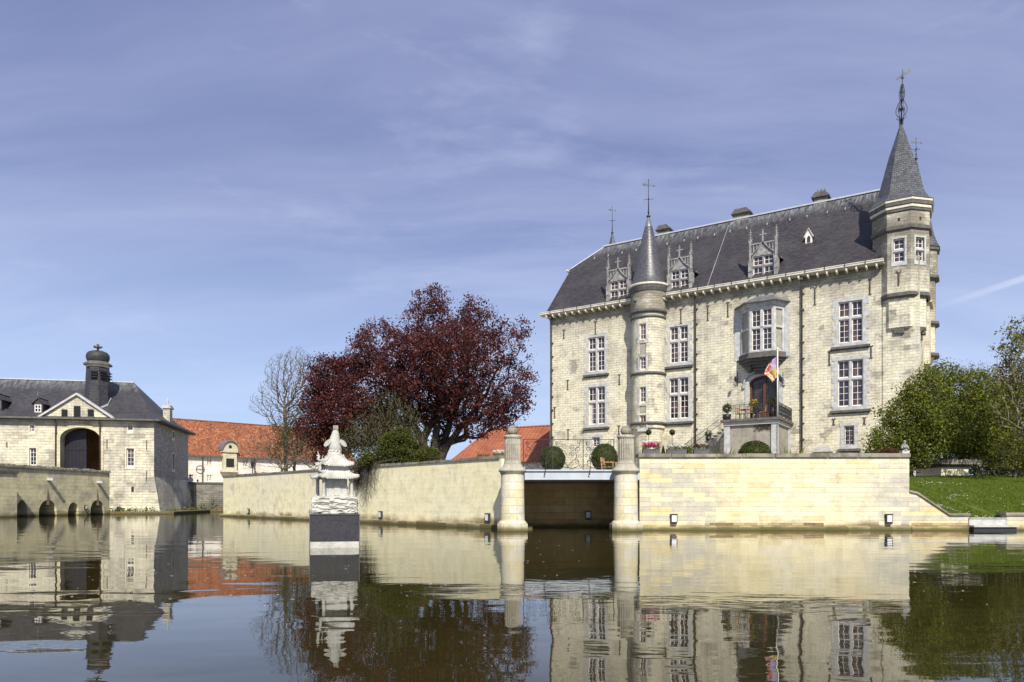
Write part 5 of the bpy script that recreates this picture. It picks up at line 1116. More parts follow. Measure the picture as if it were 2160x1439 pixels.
# ============================================================ QUAY WALL, PEOPLE, FARM BUILDINGS
qk = Vector((-34.4, 76.4)); q1 = Vector((wx(478, 78), 78.0)); qd = (q1-qk).normalized(); Lq = (q1-qk).length
qw = thing('quay_wall', 'dark rubble quay wall between the gatehouse and the left canal wall', 'wall', (qk.x, qk.y, 0), math.atan2(qd.y, qd.x))
mb = MB(); mb.box(0, Lq+4, 0, 1.0, -.5, 2.98); mb.build('masonry', M['quay'], qw); mb = MB(); mb.box(0, Lq+4, -.08, 1.05, 2.983, 3.14); mb.build('coping', M['trim_dark'], qw)
mb = MB(); mb.box(0, Lq+4, -1.2, -.003, -.5, .28); mb.build('ledge', M['quay'], qw)
mb = MB(); xx_ = 5.3; mb.bar((xx_, -.15, 2.5), (xx_+3.0, -1.0, .3), .22, .16); mb.bar((xx_, -.15, 2.5), (xx_+1.6, -.15, 2.3), .12, .12); mb.build('timber_brace', M['bark_dark'], qw)
# long farm wing
W0 = Vector((wx(366, 115), 115.0)); W1 = Vector((wx(660, 131), 131.0)); wd = (W1-W0).normalized(); Lw = (W1-W0).length*1.35
fb = thing('farm_wing', 'long pale farm wing with orange tiled roof right of the gatehouse', 'farm building', (W0.x, W0.y, 0), math.atan2(wd.y, wd.x)); WV = Vector((-wd.y, wd.x))
def fu(px, v=0.0): k = (px-CX)/F; a = W0+WV*v; return (k*a.y-a.x)/(wd.x-k*wd.y)
def fz(px, py, v=0.0): return H+(HY-py)/F*(W0+WV*v+wd*fu(px, v)).y
zEf = fz(450, 960); zRf = fz(450, 889.5, 5.5)
fw = [(fu(437), fu(446), fz(441, 982), fz(441, 966)), (fu(437), fu(446), fz(441, 1015), fz(441, 1002)), (fu(513), fu(522), fz(518, 984), fz(518, 969)), (fu(587), fu(597), fz(592, 988), fz(592, 974)), (fu(398), fu(408), fz(403, 1014), fz(403, 1001)), (fu(552), fu(560), fz(556, 1012), fz(556, 996))]
mb = MB(); mb.wall(P, list(np.linspace(-6, Lw, 14)), [1.5, 5.5, zEf], fw, .35); mb.face([(Lw, 0, 1.5), (Lw, 11, 1.5), (Lw, 11, zEf), (Lw, 0, zEf)]); mb.face([(Lw, 0, zEf), (Lw, 11, zEf), (Lw, 5.5, zRf)]); mb.face([(Lw, 11, 1.5), (-6, 11, 1.5), (-6, 11, zEf), (Lw, 11, zEf)]); mb.build('wall', M['farm_wall'], fb)
for r in fw: cross_window(fb, r, P, cols=2, hbars=(0, 2), split=0, sur=.16, quoin=False, sill=False, stonemat='bracket')
mb = MB(); slab_face(mb, [(-6, -.4, zEf-.2), (Lw+.3, -.4, zEf-.2), (Lw+.3, 5.5, zRf), (-6, 5.5, zRf)], .15); slab_face(mb, [(Lw+.3, 11.4, zEf-.2), (-6, 11.4, zEf-.2), (-6, 5.5, zRf), (Lw+.3, 5.5, zRf)], .15); frf = mb.build('roof', M['orange'], fb)
mb = MB(); mb.bar((-6, 5.5, zRf+.02), (Lw+.3, 5.5, zRf+.02), .3, .14); mb.build('ridge_tiles', M['orange'], frf)
mb = MB(); mb.box(-6, Lw+.3, -.6, -.4, zEf-.35, zEf-.12); mb.build('gutter', M['trim_dark'], fb)
for px in (427, 537): u_ = fu(px); mb = MB(); mb.tube([(u_, -.5, zEf-.3), (u_, -.12, zEf-.7), (u_, -.12, 1.6)], .10, 6); mb.build('downpipe', M['trim_dark'], fb)
mb = MB(); u_ = fu(422); mb.lathe([(.62, -.04), (.68, 0), (.62, .04)], (0, 0), 20, z=0); 
for i in range(len(mb.v)): x, y, z = mb.v[i]; mb.v[i] = (u_+x, -.1+z, fz(422, 990)+y)
mb.bar((u_-.6, -.1, fz(422, 990)), (u_+.6, -.1, fz(422, 990)), .07, .05); mb.build('iron_wheel_sign', M['iron'], fb)
# baroque portal gable
a, b = fu(466), fu(497); ac = (a+b)/2; hw = (b-a)/2; mb = MB()
z0p, z1p = fz(482, 992), fz(482, 955); mb.box(a+.35, b-.35, -.7, 2.0, z0p, z1p); mb.box(a+.1, a+.55, -.8, -.1, z0p, z1p-.2); mb.box(b-.55, b-.1, -.8, -.1, z0p, z1p-.2); mb.box(a-.2, b+.2, -1.0, -.1, z0p-.35, z0p); mb.box(a, b, -.95, 2.2, z1p, z1p+.35)
pts = [(ac+(hw+.1)*math.cos(math.pi*k/12), z1p+.35+1.55*math.sin(math.pi*k/12)) for k in range(13)]; mb.plate(pts, -.8, 3.0); po = mb.build('portal_gable', M['castle_base'], fb)
mb = MB()
for k in range(12):
    p_, q_ = pts[k], pts[k+1]; mb.plate([(p_[0], p_[1]), (p_[0], p_[1]+.14), (q_[0], q_[1]+.14), (q_[0], q_[1])][::-1], -1.15, 3.4)
mb.build('portal_hood', M['lead'], po)
mb = MB(); mb.ball((ac, -.85, z1p+.95), .28, 10, 6, 1, 1, .3); mb.build('round_opening', M['pot'], po); mb = MB(); mb.box(ac-.75, ac+.75, -.78, -.72, z0p+.5, z0p+1.9); mb.build('portal_niche', M['pot'], po)
# right farm building behind the castle
r0 = Vector((wx(950, 84), 84.0)); r1 = Vector((wx(1190, 77), 77.0)); rd = (r1-r0).normalized(); Lr = (r1-r0).length
rb_ = thing('farm_barn', 'barn with red tiled roof seen between the red tree and the castle', 'farm building', (r0.x, r0.y, 0), math.atan2(rd.y, rd.x))
zE2, zR2 = 5.6, H+(HY-899)/F*(84*.28+77*.72+5)
mb = MB(); mb.box(0, Lr, 0, 10, 1.8, zE2); mb.build('wall', M['farm_wall'], rb_)
mb = MB(); slab_face(mb, [(-.4, -.4, zE2-.2), (Lr, -.4, zE2-.2), (Lr, 5, zR2), (2.2, 5, zR2)], .15); slab_face(mb, [(Lr, 10.4, zE2-.2), (-.4, 10.4, zE2-.2), (2.2, 5, zR2), (Lr, 5, zR2)], .15); mb.face([(-.4, 10.4, zE2-.2), (-.4, -.4, zE2-.2), (2.2, 5, zR2)]); rr2 = mb.build('roof', M['orange2'], rb_)
mb = MB(); mb.bar((2.2, 5, zR2+.02), (Lr, 5, zR2+.02), .3, .14); mb.build('ridge_tiles', M['orange2'], rr2)
# small garden store right
gs = thing('garden_store', 'low yellow store with flat slab roof half hidden under the green bushes', 'shed', (wx(1985, 37.6), 37.6, 0), R(6))
mb = MB(); mb.box(0, 1.55, 0, 2, 1.9, wz(986, 37.6)); mb.build('wall', M['canal_left'], gs); mb = MB(); mb.box(-.4, 2.05, -.25, 2.4, wz(986, 37.6)+.15, wz(970, 37.6)); mb.box(0, 1.5, .1, 2, wz(986, 37.6)+.003, wz(986, 37.6)+.147); mb.build('roof_slab', M['coping'], gs)

# ============================================================ PEOPLE
def skin_body(name, J, E, Rr, mat, parent=None, sub=2):
    me = bpy.data.meshes.new(name); me.from_pydata(J, E, []); o = link_mesh(name, me, mat, parent)
    md = o.modifiers.new('skin', 'SKIN'); 
    for v, r in zip(me.skin_vertices[0].data if me.skin_vertices else [], Rr): v.radius = (r, r)
    if not me.skin_vertices:
        bm = bmesh.new(); bm.from_mesh(me); l = bm.verts.layers.skin.verify()
        for i, v in enumerate(bm.verts): v[l].radius = (Rr[i], Rr[i]); v[l].use_root = (i == 0)
        bm.to_mesh(me); bm.free()
    s_ = o.modifiers.new('sub', 'SUBSURF'); s_.levels = sub; s_.render_levels = sub; return o
M['skin'] = plain('skin', (0.45, 0.28, 0.20), 0.6, 0.1); M['shirt_blue'] = plain('light_blue_shirt', (0.50, 0.58, 0.75), 0.8, 0.1); M['jacket'] = plain('dark_jacket', (0.03, 0.025, 0.035), 0.8, 0.2); M['hair'] = plain('brown_hair', (0.08, 0.035, 0.02), 0.8, 0.2); M['trousers'] = plain('dark_trousers', (0.04, 0.045, 0.07), 0.8, 0.2)
def person(loc, rz, s, shirt, label):
    t = thing('person', label, 'person', loc, rz, 'people behind the quay wall')
    J = [(0, 0, .95), (0, 0, 1.15), (0, 0, 1.38), (0, 0, 1.50), (0, -.02, 1.60), (0, -.02, 1.70), (-.19, 0, 1.40), (-.24, -.05, 1.12), (-.18, -.26, 1.0), (-.15, -.34, 1.0), (.19, 0, 1.40), (.25, -.03, 1.12), (.20, -.24, 1.02), (.16, -.33, 1.03),
         (-.10, 0, .88), (-.11, -.03, .48), (-.11, 0, .08), (-.11, -.14, .04), (.10, 0, .88), (.12, .02, .48), (.12, .04, .08), (.12, -.10, .04), (0, -.12, 1.62)]
    E = [(0, 1), (1, 2), (2, 3), (3, 4), (4, 5), (2, 6), (6, 7), (7, 8), (8, 9), (2, 10), (10, 11), (11, 12), (12, 13), (0, 14), (14, 15), (15, 16), (16, 17), (0, 18), (18, 19), (19, 20), (20, 21), (4, 22)]
    Rr = [.14, .13, .15, .055, .085, .07, .06, .045, .032, .03, .06, .045, .032, .03, .085, .06, .04, .03, .085, .06, .04, .03, .015]
    skin_body('body', [(x*s, y*s, z*s) for x, y, z in J], E, [r*s for r in Rr], M['skin'], t)
    sj = [0, 1, 2, 6, 7, 10, 11]; skin_body('shirt', [(J[i][0]*s, J[i][1]*s, J[i][2]*s) for i in sj], [(0, 1), (1, 2), (2, 3), (3, 4), (2, 5), (5, 6)], [.155*s, .15*s, .165*s, .075*s, .06*s, .075*s, .06*s], shirt, t)
    tj = [0, 14, 15, 16, 18, 19, 20]; skin_body('trousers', [(J[i][0]*s, J[i][1]*s, J[i][2]*s) for i in tj], [(0, 1), (1, 2), (2, 3), (0, 4), (4, 5), (5, 6)], [.15*s, .1*s, .075*s, .055*s, .1*s, .075*s, .055*s], M['trousers'], t)
    mb = MB(); mb.ball((0, .02*s, 1.70*s), .105*s, 10, 7, 1.0); mb.build('hair', M['hair'], t)
person((wx(401.5, 79.3), 79.3, GZ), .3, 1.05, M['shirt_blue'], 'person in a light blue shirt standing behind the quay wall')
person((wx(417, 79.5), 79.5, GZ-.42), .5, 1.0, M['jacket'], 'person in dark clothes with reddish hair behind the quay wall')
# street lantern near the farm wing
for px, py, lab in ((532.5, 985, 'tall dark street lantern in front of the long farm wing'),):
    d_ = 62; t = thing('street_lantern', lab, 'street lamp', (wx(px, d_), d_, GZ)); zt = wz(py, d_)-GZ
    mb = MB(); mb.tube([(0, 0, 0), (0, 0, zt-.1)], [.06, .035], 8); mb.build('post', M['pot'], t); mb = MB(); mb.octo([(.05, zt-.15), (.12, zt), (.17, zt+.32), (.20, zt+.34), (.05, zt+.48), (.02, zt+.58)], (0, 0), 0, 6); mb.build('lamp_head', M['pot'], t)

# ============================================================ STATUE IN THE MOAT
DS = 16.0; sp_ = DS/F; stt = thing('pagoda_statue', 'white carved pagoda with an upright fish on a black granite block in the water', 'statue', (wx(695, DS), DS+.5, 0), R(13))
S_ = lambda px: (px-695)*sp_; SZ = lambda py: H+(HY-py)*sp_
mb = MB(); mb.box(S_(644), S_(746), -.5, .53, SZ(1142), SZ(1085)); mb.build('granite_block', M['granite'], stt)
mb = MB(); mb.box(S_(645), S_(745), -.49, .52, SZ(1156)-.03, SZ(1142)-.003); mb.box(S_(645.5), S_(744.5), -.47, .5, -.5, SZ(1156)-.033); mb.build('plinth_foot', M['white_stone'], stt)
mb = MB(); g_ = .018
for sx_ in (S_(644), S_(746)):
    for sy_ in (-.51, .54): mb.bar((sx_, sy_, SZ(1156)), (sx_, sy_, SZ(1075 if sx_ < 0 else 1085)), g_, g_)
for z_ in (SZ(1085),): mb.bar((S_(644), -.51, z_), (S_(746), -.51, z_), g_, g_)
mb.build('metal_frame', M['trim_dark'], stt)
def disp_box(name, x0, x1, y0, y1, z0, z1, amp, freq, mat, parent, seed=0, nx_=26, nz_=14, taper=0.0):
    """a stone block whose faces are carved with wave like ridges"""
    from mathutils import noise as nz
    bm = bmesh.new(); bmesh.ops.create_cube(bm, size=1); bmesh.ops.subdivide_edges(bm, edges=bm.edges, cuts=nx_, use_grid_fill=True)
    for v in bm.verts:
        p = v.co.copy(); cx_, cy_, cz_ = (x0+x1)/2, (y0+y1)/2, (z0+z1)/2; q = Vector((cx_+p.x*(x1-x0), cy_+p.y*(y1-y0), cz_+p.z*(z1-z0)))
        nrm = Vector((p.x if abs(p.x) > .49 else 0, p.y if abs(p.y) > .49 else 0, p.z*.3 if abs(p.z) > .49 else 0))
        w1 = nz.noise(Vector((q.x*freq*.6, q.y*freq*.6, q.z*freq*1.8))+Vector((seed, 0, 0))); w2 = abs(math.sin(q.z*freq*5+3*w1+4*nz.noise(q*freq*.7)))
        q += nrm.normalized()*(amp*(w2-.5)+amp*w1*1.2) if nrm.length > 0 else Vector()
        r_ = 1-taper*(p.z+.5); q.x = cx_+(q.x-cx_)*r_; q.y = cy_+(q.y-cy_)*r_; v.co = q
    me = bpy.data.meshes.new(name); bm.to_mesh(me); bm.free(); return link_mesh(name, me, mat, parent)
disp_box('wave_base', S_(648), S_(741), -.46, .48, SZ(1083), SZ(1050), .030, 9.0, M['white_stone'], stt, 2)
mb = MB(); mb.box(S_(655), S_(736), -.40, .42, SZ(1052), SZ(1046)); mb.build('platform', M['white_stone'], stt)
pv = S_(694); Mp = Matrix.Translation((pv, 0, 0)) @ Matrix.Rotation(R(14), 4, 'Z'); hwp = .31
mb = MB(); mb.box(-.23, .23, -.23, .23, SZ(1046), SZ(1008), Mp); mb.box(-.06, .06, -.245, -.232, SZ(1045), SZ(1016), Mp); mb.build('pavilion_core', M['white_stone'], stt)
for sx_ in (-1, 1):
    for sy_ in (-1, 1):
        mb = MB(); c_ = Mp @ Vector((sx_*hwp, sy_*hwp, 0)); mb.lathe([(.055, SZ(1048)), (.04, SZ(1045)), (.036, SZ(1012)), (.055, SZ(1008))], (c_.x, c_.y), 10); mb.build('column', M['white_stone'], stt)
def flared_roof(name, hw0, hw1, z0, z1, seed):
    mb = MB(); n_ = 12; nr = 7
    for side in range(4):
        Ms = Mp @ Matrix.Rotation(side*math.pi/2, 4, 'Z')
        def pt(t_, h):                                         # t along the eave -1..1, h 0..1 up the slope
            hh = hw0+(hw1-hw0)*(1-(1-h)**1.8); lift = .05*abs(t_)**4*(1-h)**2; rib = .009*(1 if int((t_+1)*n_*1.5) % 2 else -1)*(1-h*.3)
            return Ms @ Vector((t_*hh, -hh, z0+(z1-z0)*h**1.25+lift+rib))
        N2 = 36
        for i in range(N2):
            for j in range(nr):
                t0, t1 = -1+2*i/N2, -1+2*(i+1)/N2; h0, h1 = j/nr, (j+1)/nr; mb.face([pt(t0, h0), pt(t1, h0), pt(t1, h1), pt(t0, h1)])
            t0, t1 = -1+2*i/N2, -1+2*(i+1)/N2; a_, b_ = pt(t0, 0), pt(t1, 0); dn = Vector((0, 0, -.035)); mb.face([a_+dn, b_+dn, b_, a_]); ci = Ms @ Vector((t1*.24, -.24, z0+.03)); cj = Ms @ Vector((t0*.24, -.24, z0+.03)); mb.face([b_+dn, a_+dn, cj, ci])
        e0 = [pt(-1, j/6)+Vector((0, 0, .01)) for j in range(7)]; mb.tube(e0, .018, 5)
    tp = [Mp @ Vector((x*hw1, y*hw1, z1)) for x, y in ((-1, -1), (1, -1), (1, 1), (-1, 1))]; mb.face(tp); return mb.build(name, M['white_stone'], stt)
flared_roof('lower_roof', .445, .25, SZ(1006), SZ(988), 1)
mb = MB(); mb.box(-.25, .25, -.25, .25, SZ(992), SZ(979), Mp); mb.build('neck', M['white_stone'], stt)
flared_roof('upper_roof', .355, .16, SZ(979), SZ(957), 2)
# curling sea foam, little dragons, fish
mb = MB(); rg = random.Random(5)
for q in range(9):
    a = q*.7; cx_, cy_ = pv+.11*math.cos(a), .11*math.sin(a); zz0 = SZ(958)
    pts = [(cx_+.10*(k/8)*math.cos(a+k*.5), cy_+.10*(k/8)*math.sin(a+k*.5), zz0+.02+.09*math.sin(k*.55)) for k in range(9)]; mb.tube(pts, [.036-.003*k for k in range(9)], 6)
mb.ball((pv, 0, SZ(956)), .17, 12, 8, .45); mb.build('carved_waves', M['white_stone'], stt)
for (cx_, cz_, nm) in ((S_(665), SZ(972), 'dragon'), (S_(668), SZ(995), 'dragon')):
    mb = MB(); pts = [(cx_+.10, -.22, cz_-.02), (cx_+.05, -.27, cz_+.03), (cx_-.01, -.29, cz_), (cx_-.05, -.30, cz_+.05), (cx_-.03, -.29, cz_+.11), (cx_-.08, -.31, cz_+.13)]; mb.tube(pts, [.03, .04, .035, .04, .03, .012], 6)
    mb.tube([(cx_-.02, -.29, cz_+.1), (cx_-.06, -.28, cz_+.22)], [.02, .004], 5); mb.tube([(cx_+.03, -.27, cz_+.03), (cx_+.06, -.3, cz_+.14)], [.02, .004], 5); mb.build('carved_dragon', M['white_stone'], stt)
mb = MB(); fz_ = [(.12, 0, 0), (.142, .07, .0), (.146, .17, -.012), (.132, .27, -.018), (.105, .37, -.012), (.080, .46, .0), (.058, .53, .005)]
N2 = 16
def fp(r_, z_, ox, a): return (pv+.02+ox+r_*math.cos(a)*1.0, r_*.8*math.sin(a), SZ(954)+z_)
for (ra_, za_, oa), (rb2, zb2, ob_) in zip(fz_, fz_[1:]):
    for i in range(N2): a0_, a1_ = 2*math.pi*i/N2, 2*math.pi*(i+1)/N2; mb.face([fp(ra_, za_, oa, a0_), fp(ra_, za_, oa, a1_), fp(rb2, zb2, ob_, a1_), fp(rb2, zb2, ob_, a0_)], None, True)
mb.face([fp(.056, .53, .005, 2*math.pi*i/N2) for i in range(N2)]); fish = mb.build('fish', M['white_stone'], stt)
mb = MB(); c_ = Vector((pv+.025, 0, SZ(954)+.585)); mb.box(-.055, .055, -.05, .05, -.05, .05, Matrix.Translation(c_)); mb.box(-.035, .035, -.056, -.0502, -.03, .03, Matrix.Translation(c_)); mb.build('fish_mouth', M['teal'], fish)
for s_ in (-1, 1):                                            # pectoral fins spread to both sides
    mb = MB(); root_ = Vector((pv+.02+s_*.10, -.11, SZ(954)+.31)); out_ = []
    for k in range(13):
        t_ = k/12*2*math.pi; L2 = .21*(.5-.5*math.cos(t_)) ; W2 = .052*math.sin(t_); ax = Vector((s_*.68, 0, -.73)); ay = Vector((.73*s_, 0, .68)); out_.append(root_+ax*L2+ay*W2*1.0)
    n_f = Vector((0, .02, 0)); mb.face(out_); mb.face([p+n_f for p in out_[::-1]])
    for i in range(12): mb.face([out_[i+1], out_[i], out_[i]+n_f, out_[i+1]+n_f])
    mb.build('fin', M['white_stone'], fish)
# bust on the end of the canal wall
bs = thing('stone_figure', 'small weathered stone figure at the right end of the canal wall', 'statue', (wx(1908, 26.5), 26.5, 2.76))
mb = MB(); mb.prism([(-.13, -.1), (.13, -.1), (.13, .12), (-.13, .12)], 0, .12); mb.build('figure_base', M['trim'], bs)
skin_body('figure_body', [(0, 0, .14), (0, 0, .27), (0, 0, .36), (0, -.01, .44), (0, -.02, .50), (-.09, 0, .30), (-.12, -.05, .18), (.09, 0, .30), (.12, -.06, .17), (-.05, -.12, .14), (.05, -.12, .14)], [(0, 1), (1, 2), (2, 3), (3, 4), (1, 5), (5, 6), (1, 7), (7, 8), (0, 9), (0, 10)], [.09, .08, .035, .055, .05, .04, .03, .04, .03, .05, .05], M['gothic'], bs)

# ============================================================ FLAG, TERRACE FURNITURE
def cw(u, v, z): p = C0+CU*u+CVv*v; return (p.x, p.y, z)
fp0 = (uR-.05, vF-.02); fl = thing('flagpole', 'white flagpole standing at the front corner of the door terrace', 'flagpole', cw(fp0[0], fp0[1], ZT), -TH)
zft = cz(1641, 738, vF)-ZT
mb = MB(); mb.tube([(0, 0, 0), (0, 0, zft)], [.05, .035], 10); mb.build('pole', M['white'], fl); mb = MB(); mb.ball((0, 0, zft+.05), .09, 8, 6); mb.build('pole_ball', M['white'], fl)
def flag_mat():
    m, T = new_mat('heraldic_flag'); uv = T.n('ShaderNodeTexCoord', None, out=2); w2 = T.vmath('ADD', uv, T.vmath('MULTIPLY', T.noise(uv, 5, 2, out=1), (.25, .25, 0)))
    vo = T.n('ShaderNodeSeparateXYZ', {0: T.n('ShaderNodeTexVoronoi', {'Vector': w2, 'Scale': 5.5}, out=1)}, out=None); s2 = T.n('ShaderNodeSeparateXYZ', {0: w2}, out=None)
    a = T.ramp(vo.outputs[0], [(0.0, (.60, .57, .55)), (.42, (.55, .04, .03)), (.80, (.35, .10, .08))], 'CONSTANT'); b = T.ramp(vo.outputs[1], [(0, (.30, .24, .42)), (.6, (.42, .36, .50))], 'CONSTANT'); c = T.ramp(vo.outputs[1], [(0, (.55, .40, .07)), (.65, (.45, .28, .04))], 'CONSTANT')
    near = T.math('LESS_THAN', s2.outputs[0], 0.75); low = T.math('GREATER_THAN', s2.outputs[1], 1.15)
    finish(T, T.mix(low, T.mix(near, a, b), T.mix(near, T.mix(0.4, a, c), c)), .8); return m
flg = thing('flag', 'small furled flag in red, white, yellow and violet hanging from the pole', 'flag', cw(fp0[0], fp0[1], ZT), -TH)
V = []; Q = []; nU, nVv = 16, 20; top = cz(1640, 752, vF)-ZT; hgt = 1.75
for j in range(nVv+1):
    for i in range(nU+1):
        u_ = i/nU; v_ = j/nVv; wv = .80*(.42+.58*math.sin(math.pi*min(1, .12+v_*.9)))*(1-.15*v_)
        V.append((-.07-u_*wv, .10*math.sin(u_*9+v_*4)*u_-.05, top-hgt*v_*(.80+.10*u_)-.45*u_*(1-v_*.5)-.15*u_*u_*math.sin(v_*6)))
Q = [(j*(nU+1)+i, j*(nU+1)+i+1, (j+1)*(nU+1)+i+1, (j+1)*(nU+1)+i) for j in range(nVv) for i in range(nU)]
fo = mesh_np('cloth', V, Q, flag_mat(), flg, True); uvl = fo.data.uv_layers.new(name='UVMap')
uvl.data.foreach_set('uv', [c for q in Q for k in q for c in ((k % (nU+1))/nU*1.5, (k//(nU+1))/nVv*2)])
sm = fo.modifiers.new('s', 'SOLIDIFY'); sm.thickness = .01
def terrace_chair(u, v, rz, lab):
    t = thing('terrace_chair', lab, 'chair', cw(u, v, ZT), rz, 'small wooden chairs on the door terrace')
    mb = MB(); mb.box(-.22, .22, -.21, .21, .42, .46); mb.build('seat', M['wood'], t)
    for sx_ in (-1, 1):
        for sy_ in (-1, 1): mb = MB(); mb.bar((sx_*.19, sy_*.18, 0), (sx_*.19, sy_*.18, .42), .035, .035, (0, 1, 0)); mb.build('leg', M['wood'], t)
    mb = MB(); mb.bar((-.2, .2, .46), (-.2, .25, .9), .03, .03, (0, 1, 0)); mb.bar((.2, .2, .46), (.2, .25, .9), .03, .03, (0, 1, 0)); mb.bar((-.2, .24, .88), (.2, .24, .88), .05, .03)
    for q in range(4): mb.bar((-.12+.08*q, .21, .5), (-.12+.08*q, .24, .87), .03, .02, (0, 1, 0))
    mb.build('backrest', M['wood'], t)
def terrace_table(u, v, lab):
    t = thing('terrace_table', lab, 'table', cw(u, v, ZT), 0, 'round dark tables on the door terrace')
    mb = MB(); mb.lathe([(0, .70), (.36, .70), (.38, .715), (.36, .73), (0, .73)], n=20); mb.build('table_top', M['darkwood'], t); mb = MB(); mb.lathe([(.22, 0), (.2, .03), (.03, .06), (.03, .70)], n=10); mb.build('pedestal', M['iron'], t)
uc = [cu(px, vF+.7) for px in (1560, 1570, 1583, 1596, 1607, 1618)]
terrace_chair(uc[0], vF+.8, .6, 'wooden chair nearest the stair on the door terrace'); terrace_table(uc[1], vF+.9, 'dark table nearest the stair on the door terrace'); terrace_chair(uc[2], vF+.6, 2.6, 'wooden chair between the two tables on the door terrace')
terrace_table(uc[3]+.1, vF+.9, 'dark table in front of the castle door on the terrace'); terrace_chair(uc[4]+.1, vF+.7, -2.2, 'wooden chair right of the tables on the door terrace')

# wooden armchair on the bridge deck
ac_ = thing('garden_armchair', 'wooden slatted armchair in front of the right box ball', 'chair', (wx(1285, 31.5), 31.5, 2.157), R(68))
M['wood2'] = M['wood']
for sx_ in (-1, 1):
    mb = MB(); mb.bar((sx_*.25, .22, 0), (sx_*.25, .30, .78), .045, .045, (0, 1, 0)); mb.build('leg', M['wood'], ac_); mb = MB(); mb.bar((sx_*.25, -.24, 0), (sx_*.25, -.24, .55), .045, .045, (0, 1, 0)); mb.build('leg', M['wood'], ac_)
    mb = MB(); mb.bar((sx_*.25, -.28, .57), (sx_*.25, .27, .59), .06, .03); mb.build('armrest', M['wood'], ac_)
mb = MB()
for q in range(6): mb.box(-.23, .23, -.25+.085*q, -.185+.085*q, .36, .38)
mb.build('seat', M['wood'], ac_)
mb = MB(); mb.bar((-.25, .30, .76), (.25, .30, .76), .06, .03); mb.bar((-.25, .25, .48), (.25, .25, .48), .05, .03)
for q in range(6): mb.bar((-.19+.076*q, .25, .48), (-.19+.076*q, .295, .75), .03, .015, (0, 1, 0))
mb.build('backrest', M['wood'], ac_)
# ============================================================ VEGETATION
def grow(base, pts, seed=0, step=0.45, bias=0.45, lift=0.25, r_tip=0.012, expo=2.3, trunk=None, jit=0.12):
    """a branching skeleton that reaches every point: nearest point first, each joined to the cheapest node so far"""
    rg = np.random.RandomState(seed); nodes = [np.array(base, float)]; par = [-1]; plen = [0.0]
    if trunk is not None:
        for q in trunk:
            q = np.array(q, float); a = nodes[-1]; n_ = max(1, int(np.linalg.norm(q-a)/step))
            for k in range(1, n_+1): nodes.append(a+(q-a)*k/n_); par.append(len(nodes)-2); plen.append(plen[-1]+step)
    pts = np.asarray(pts, float); pts = pts[np.argsort(np.linalg.norm(pts-np.array(base), axis=1))]
    NA = np.zeros((60000, 3)); PL = np.zeros(60000); done = 0
    for p in pts:
        k0 = len(nodes)
        if k0 > done: NA[done:k0] = nodes[done:k0]; PL[done:k0] = plen[done:k0]; done = k0
        N = NA[:k0]; d = np.linalg.norm(N-p, axis=1); cost = d+bias*PL[:k0]+np.where(N[:, 2] > p[2]-0.1*d, 0.7*d, 0)
        k = int(np.argmin(cost)); a = nodes[k]; L_ = d[k]; n_ = max(1, int(math.ceil(L_/step))); last = k
        for i in range(1, n_+1):
            t = i/n_; q = a+(p-a)*t; q = q+np.array([0, 0, -lift*L_*t*(1-t)])+(rg.normal(0, jit*step, 3) if i < n_ else 0)
            nodes.append(q); par.append(last); plen.append(plen[last]+L_/n_); last = len(nodes)-1
    N = np.array(nodes); par = np.array(par); cnt = np.zeros(len(N)); hasc = np.zeros(len(N), bool); hasc[par[par >= 0]] = True; cnt[~hasc] = 1
    for i in range(len(N)-1, 0, -1): cnt[par[i]] += cnt[i]
    rad = r_tip*np.power(np.maximum(cnt, 1), 1/expo); return N, par, rad
def tubes_np(N, par, rad, rmax=None):
    idx = np.arange(1, len(N)); A = N[par[idx]]; B = N[idx]; ra = np.minimum(rad[par[idx]], rad[idx]*1.5); rb = rad[idx]; Vs = []; Fs = []; off_ = 0
    for n_, mask in ((7, rb > .05), (4, (rb <= .05) & (rb > .02)), (3, rb <= .02)):
        a, b, r0, r1 = A[mask], B[mask], ra[mask], rb[mask]
        if len(a) == 0: continue
        d = b-a; ln = np.linalg.norm(d, axis=1, keepdims=True)+1e-9; d = d/ln; b = b+d*np.minimum(r1[:, None]*.5, .05)
        up = np.where(np.abs(d[:, 2:3]) > .9, np.array([[1., 0, 0]]), np.array([[0, 0, 1.]])); x = np.cross(d, up); x /= np.linalg.norm(x, axis=1, keepdims=True); y = np.cross(d, x)
        ang = 2*np.pi*np.arange(n_)/n_; c, s = np.cos(ang), np.sin(ang)
        ring = x[:, None, :]*c[None, :, None]+y[:, None, :]*s[None, :, None]
        va = a[:, None, :]+ring*r0[:, None, None]; vb_ = b[:, None, :]+ring*r1[:, None, None]
        Vs.append(np.concatenate([va, vb_], axis=1).reshape(-1, 3)); m = len(a); k = np.arange(n_)
        q = np.stack([k, (k+1) % n_, n_+(k+1) % n_, n_+k], 1)[None]+(np.arange(m)*2*n_)[:, None, None]+off_; Fs.append(q.reshape(-1, 4)); off_ += m*2*n_
    return np.concatenate(Vs), np.concatenate(Fs)
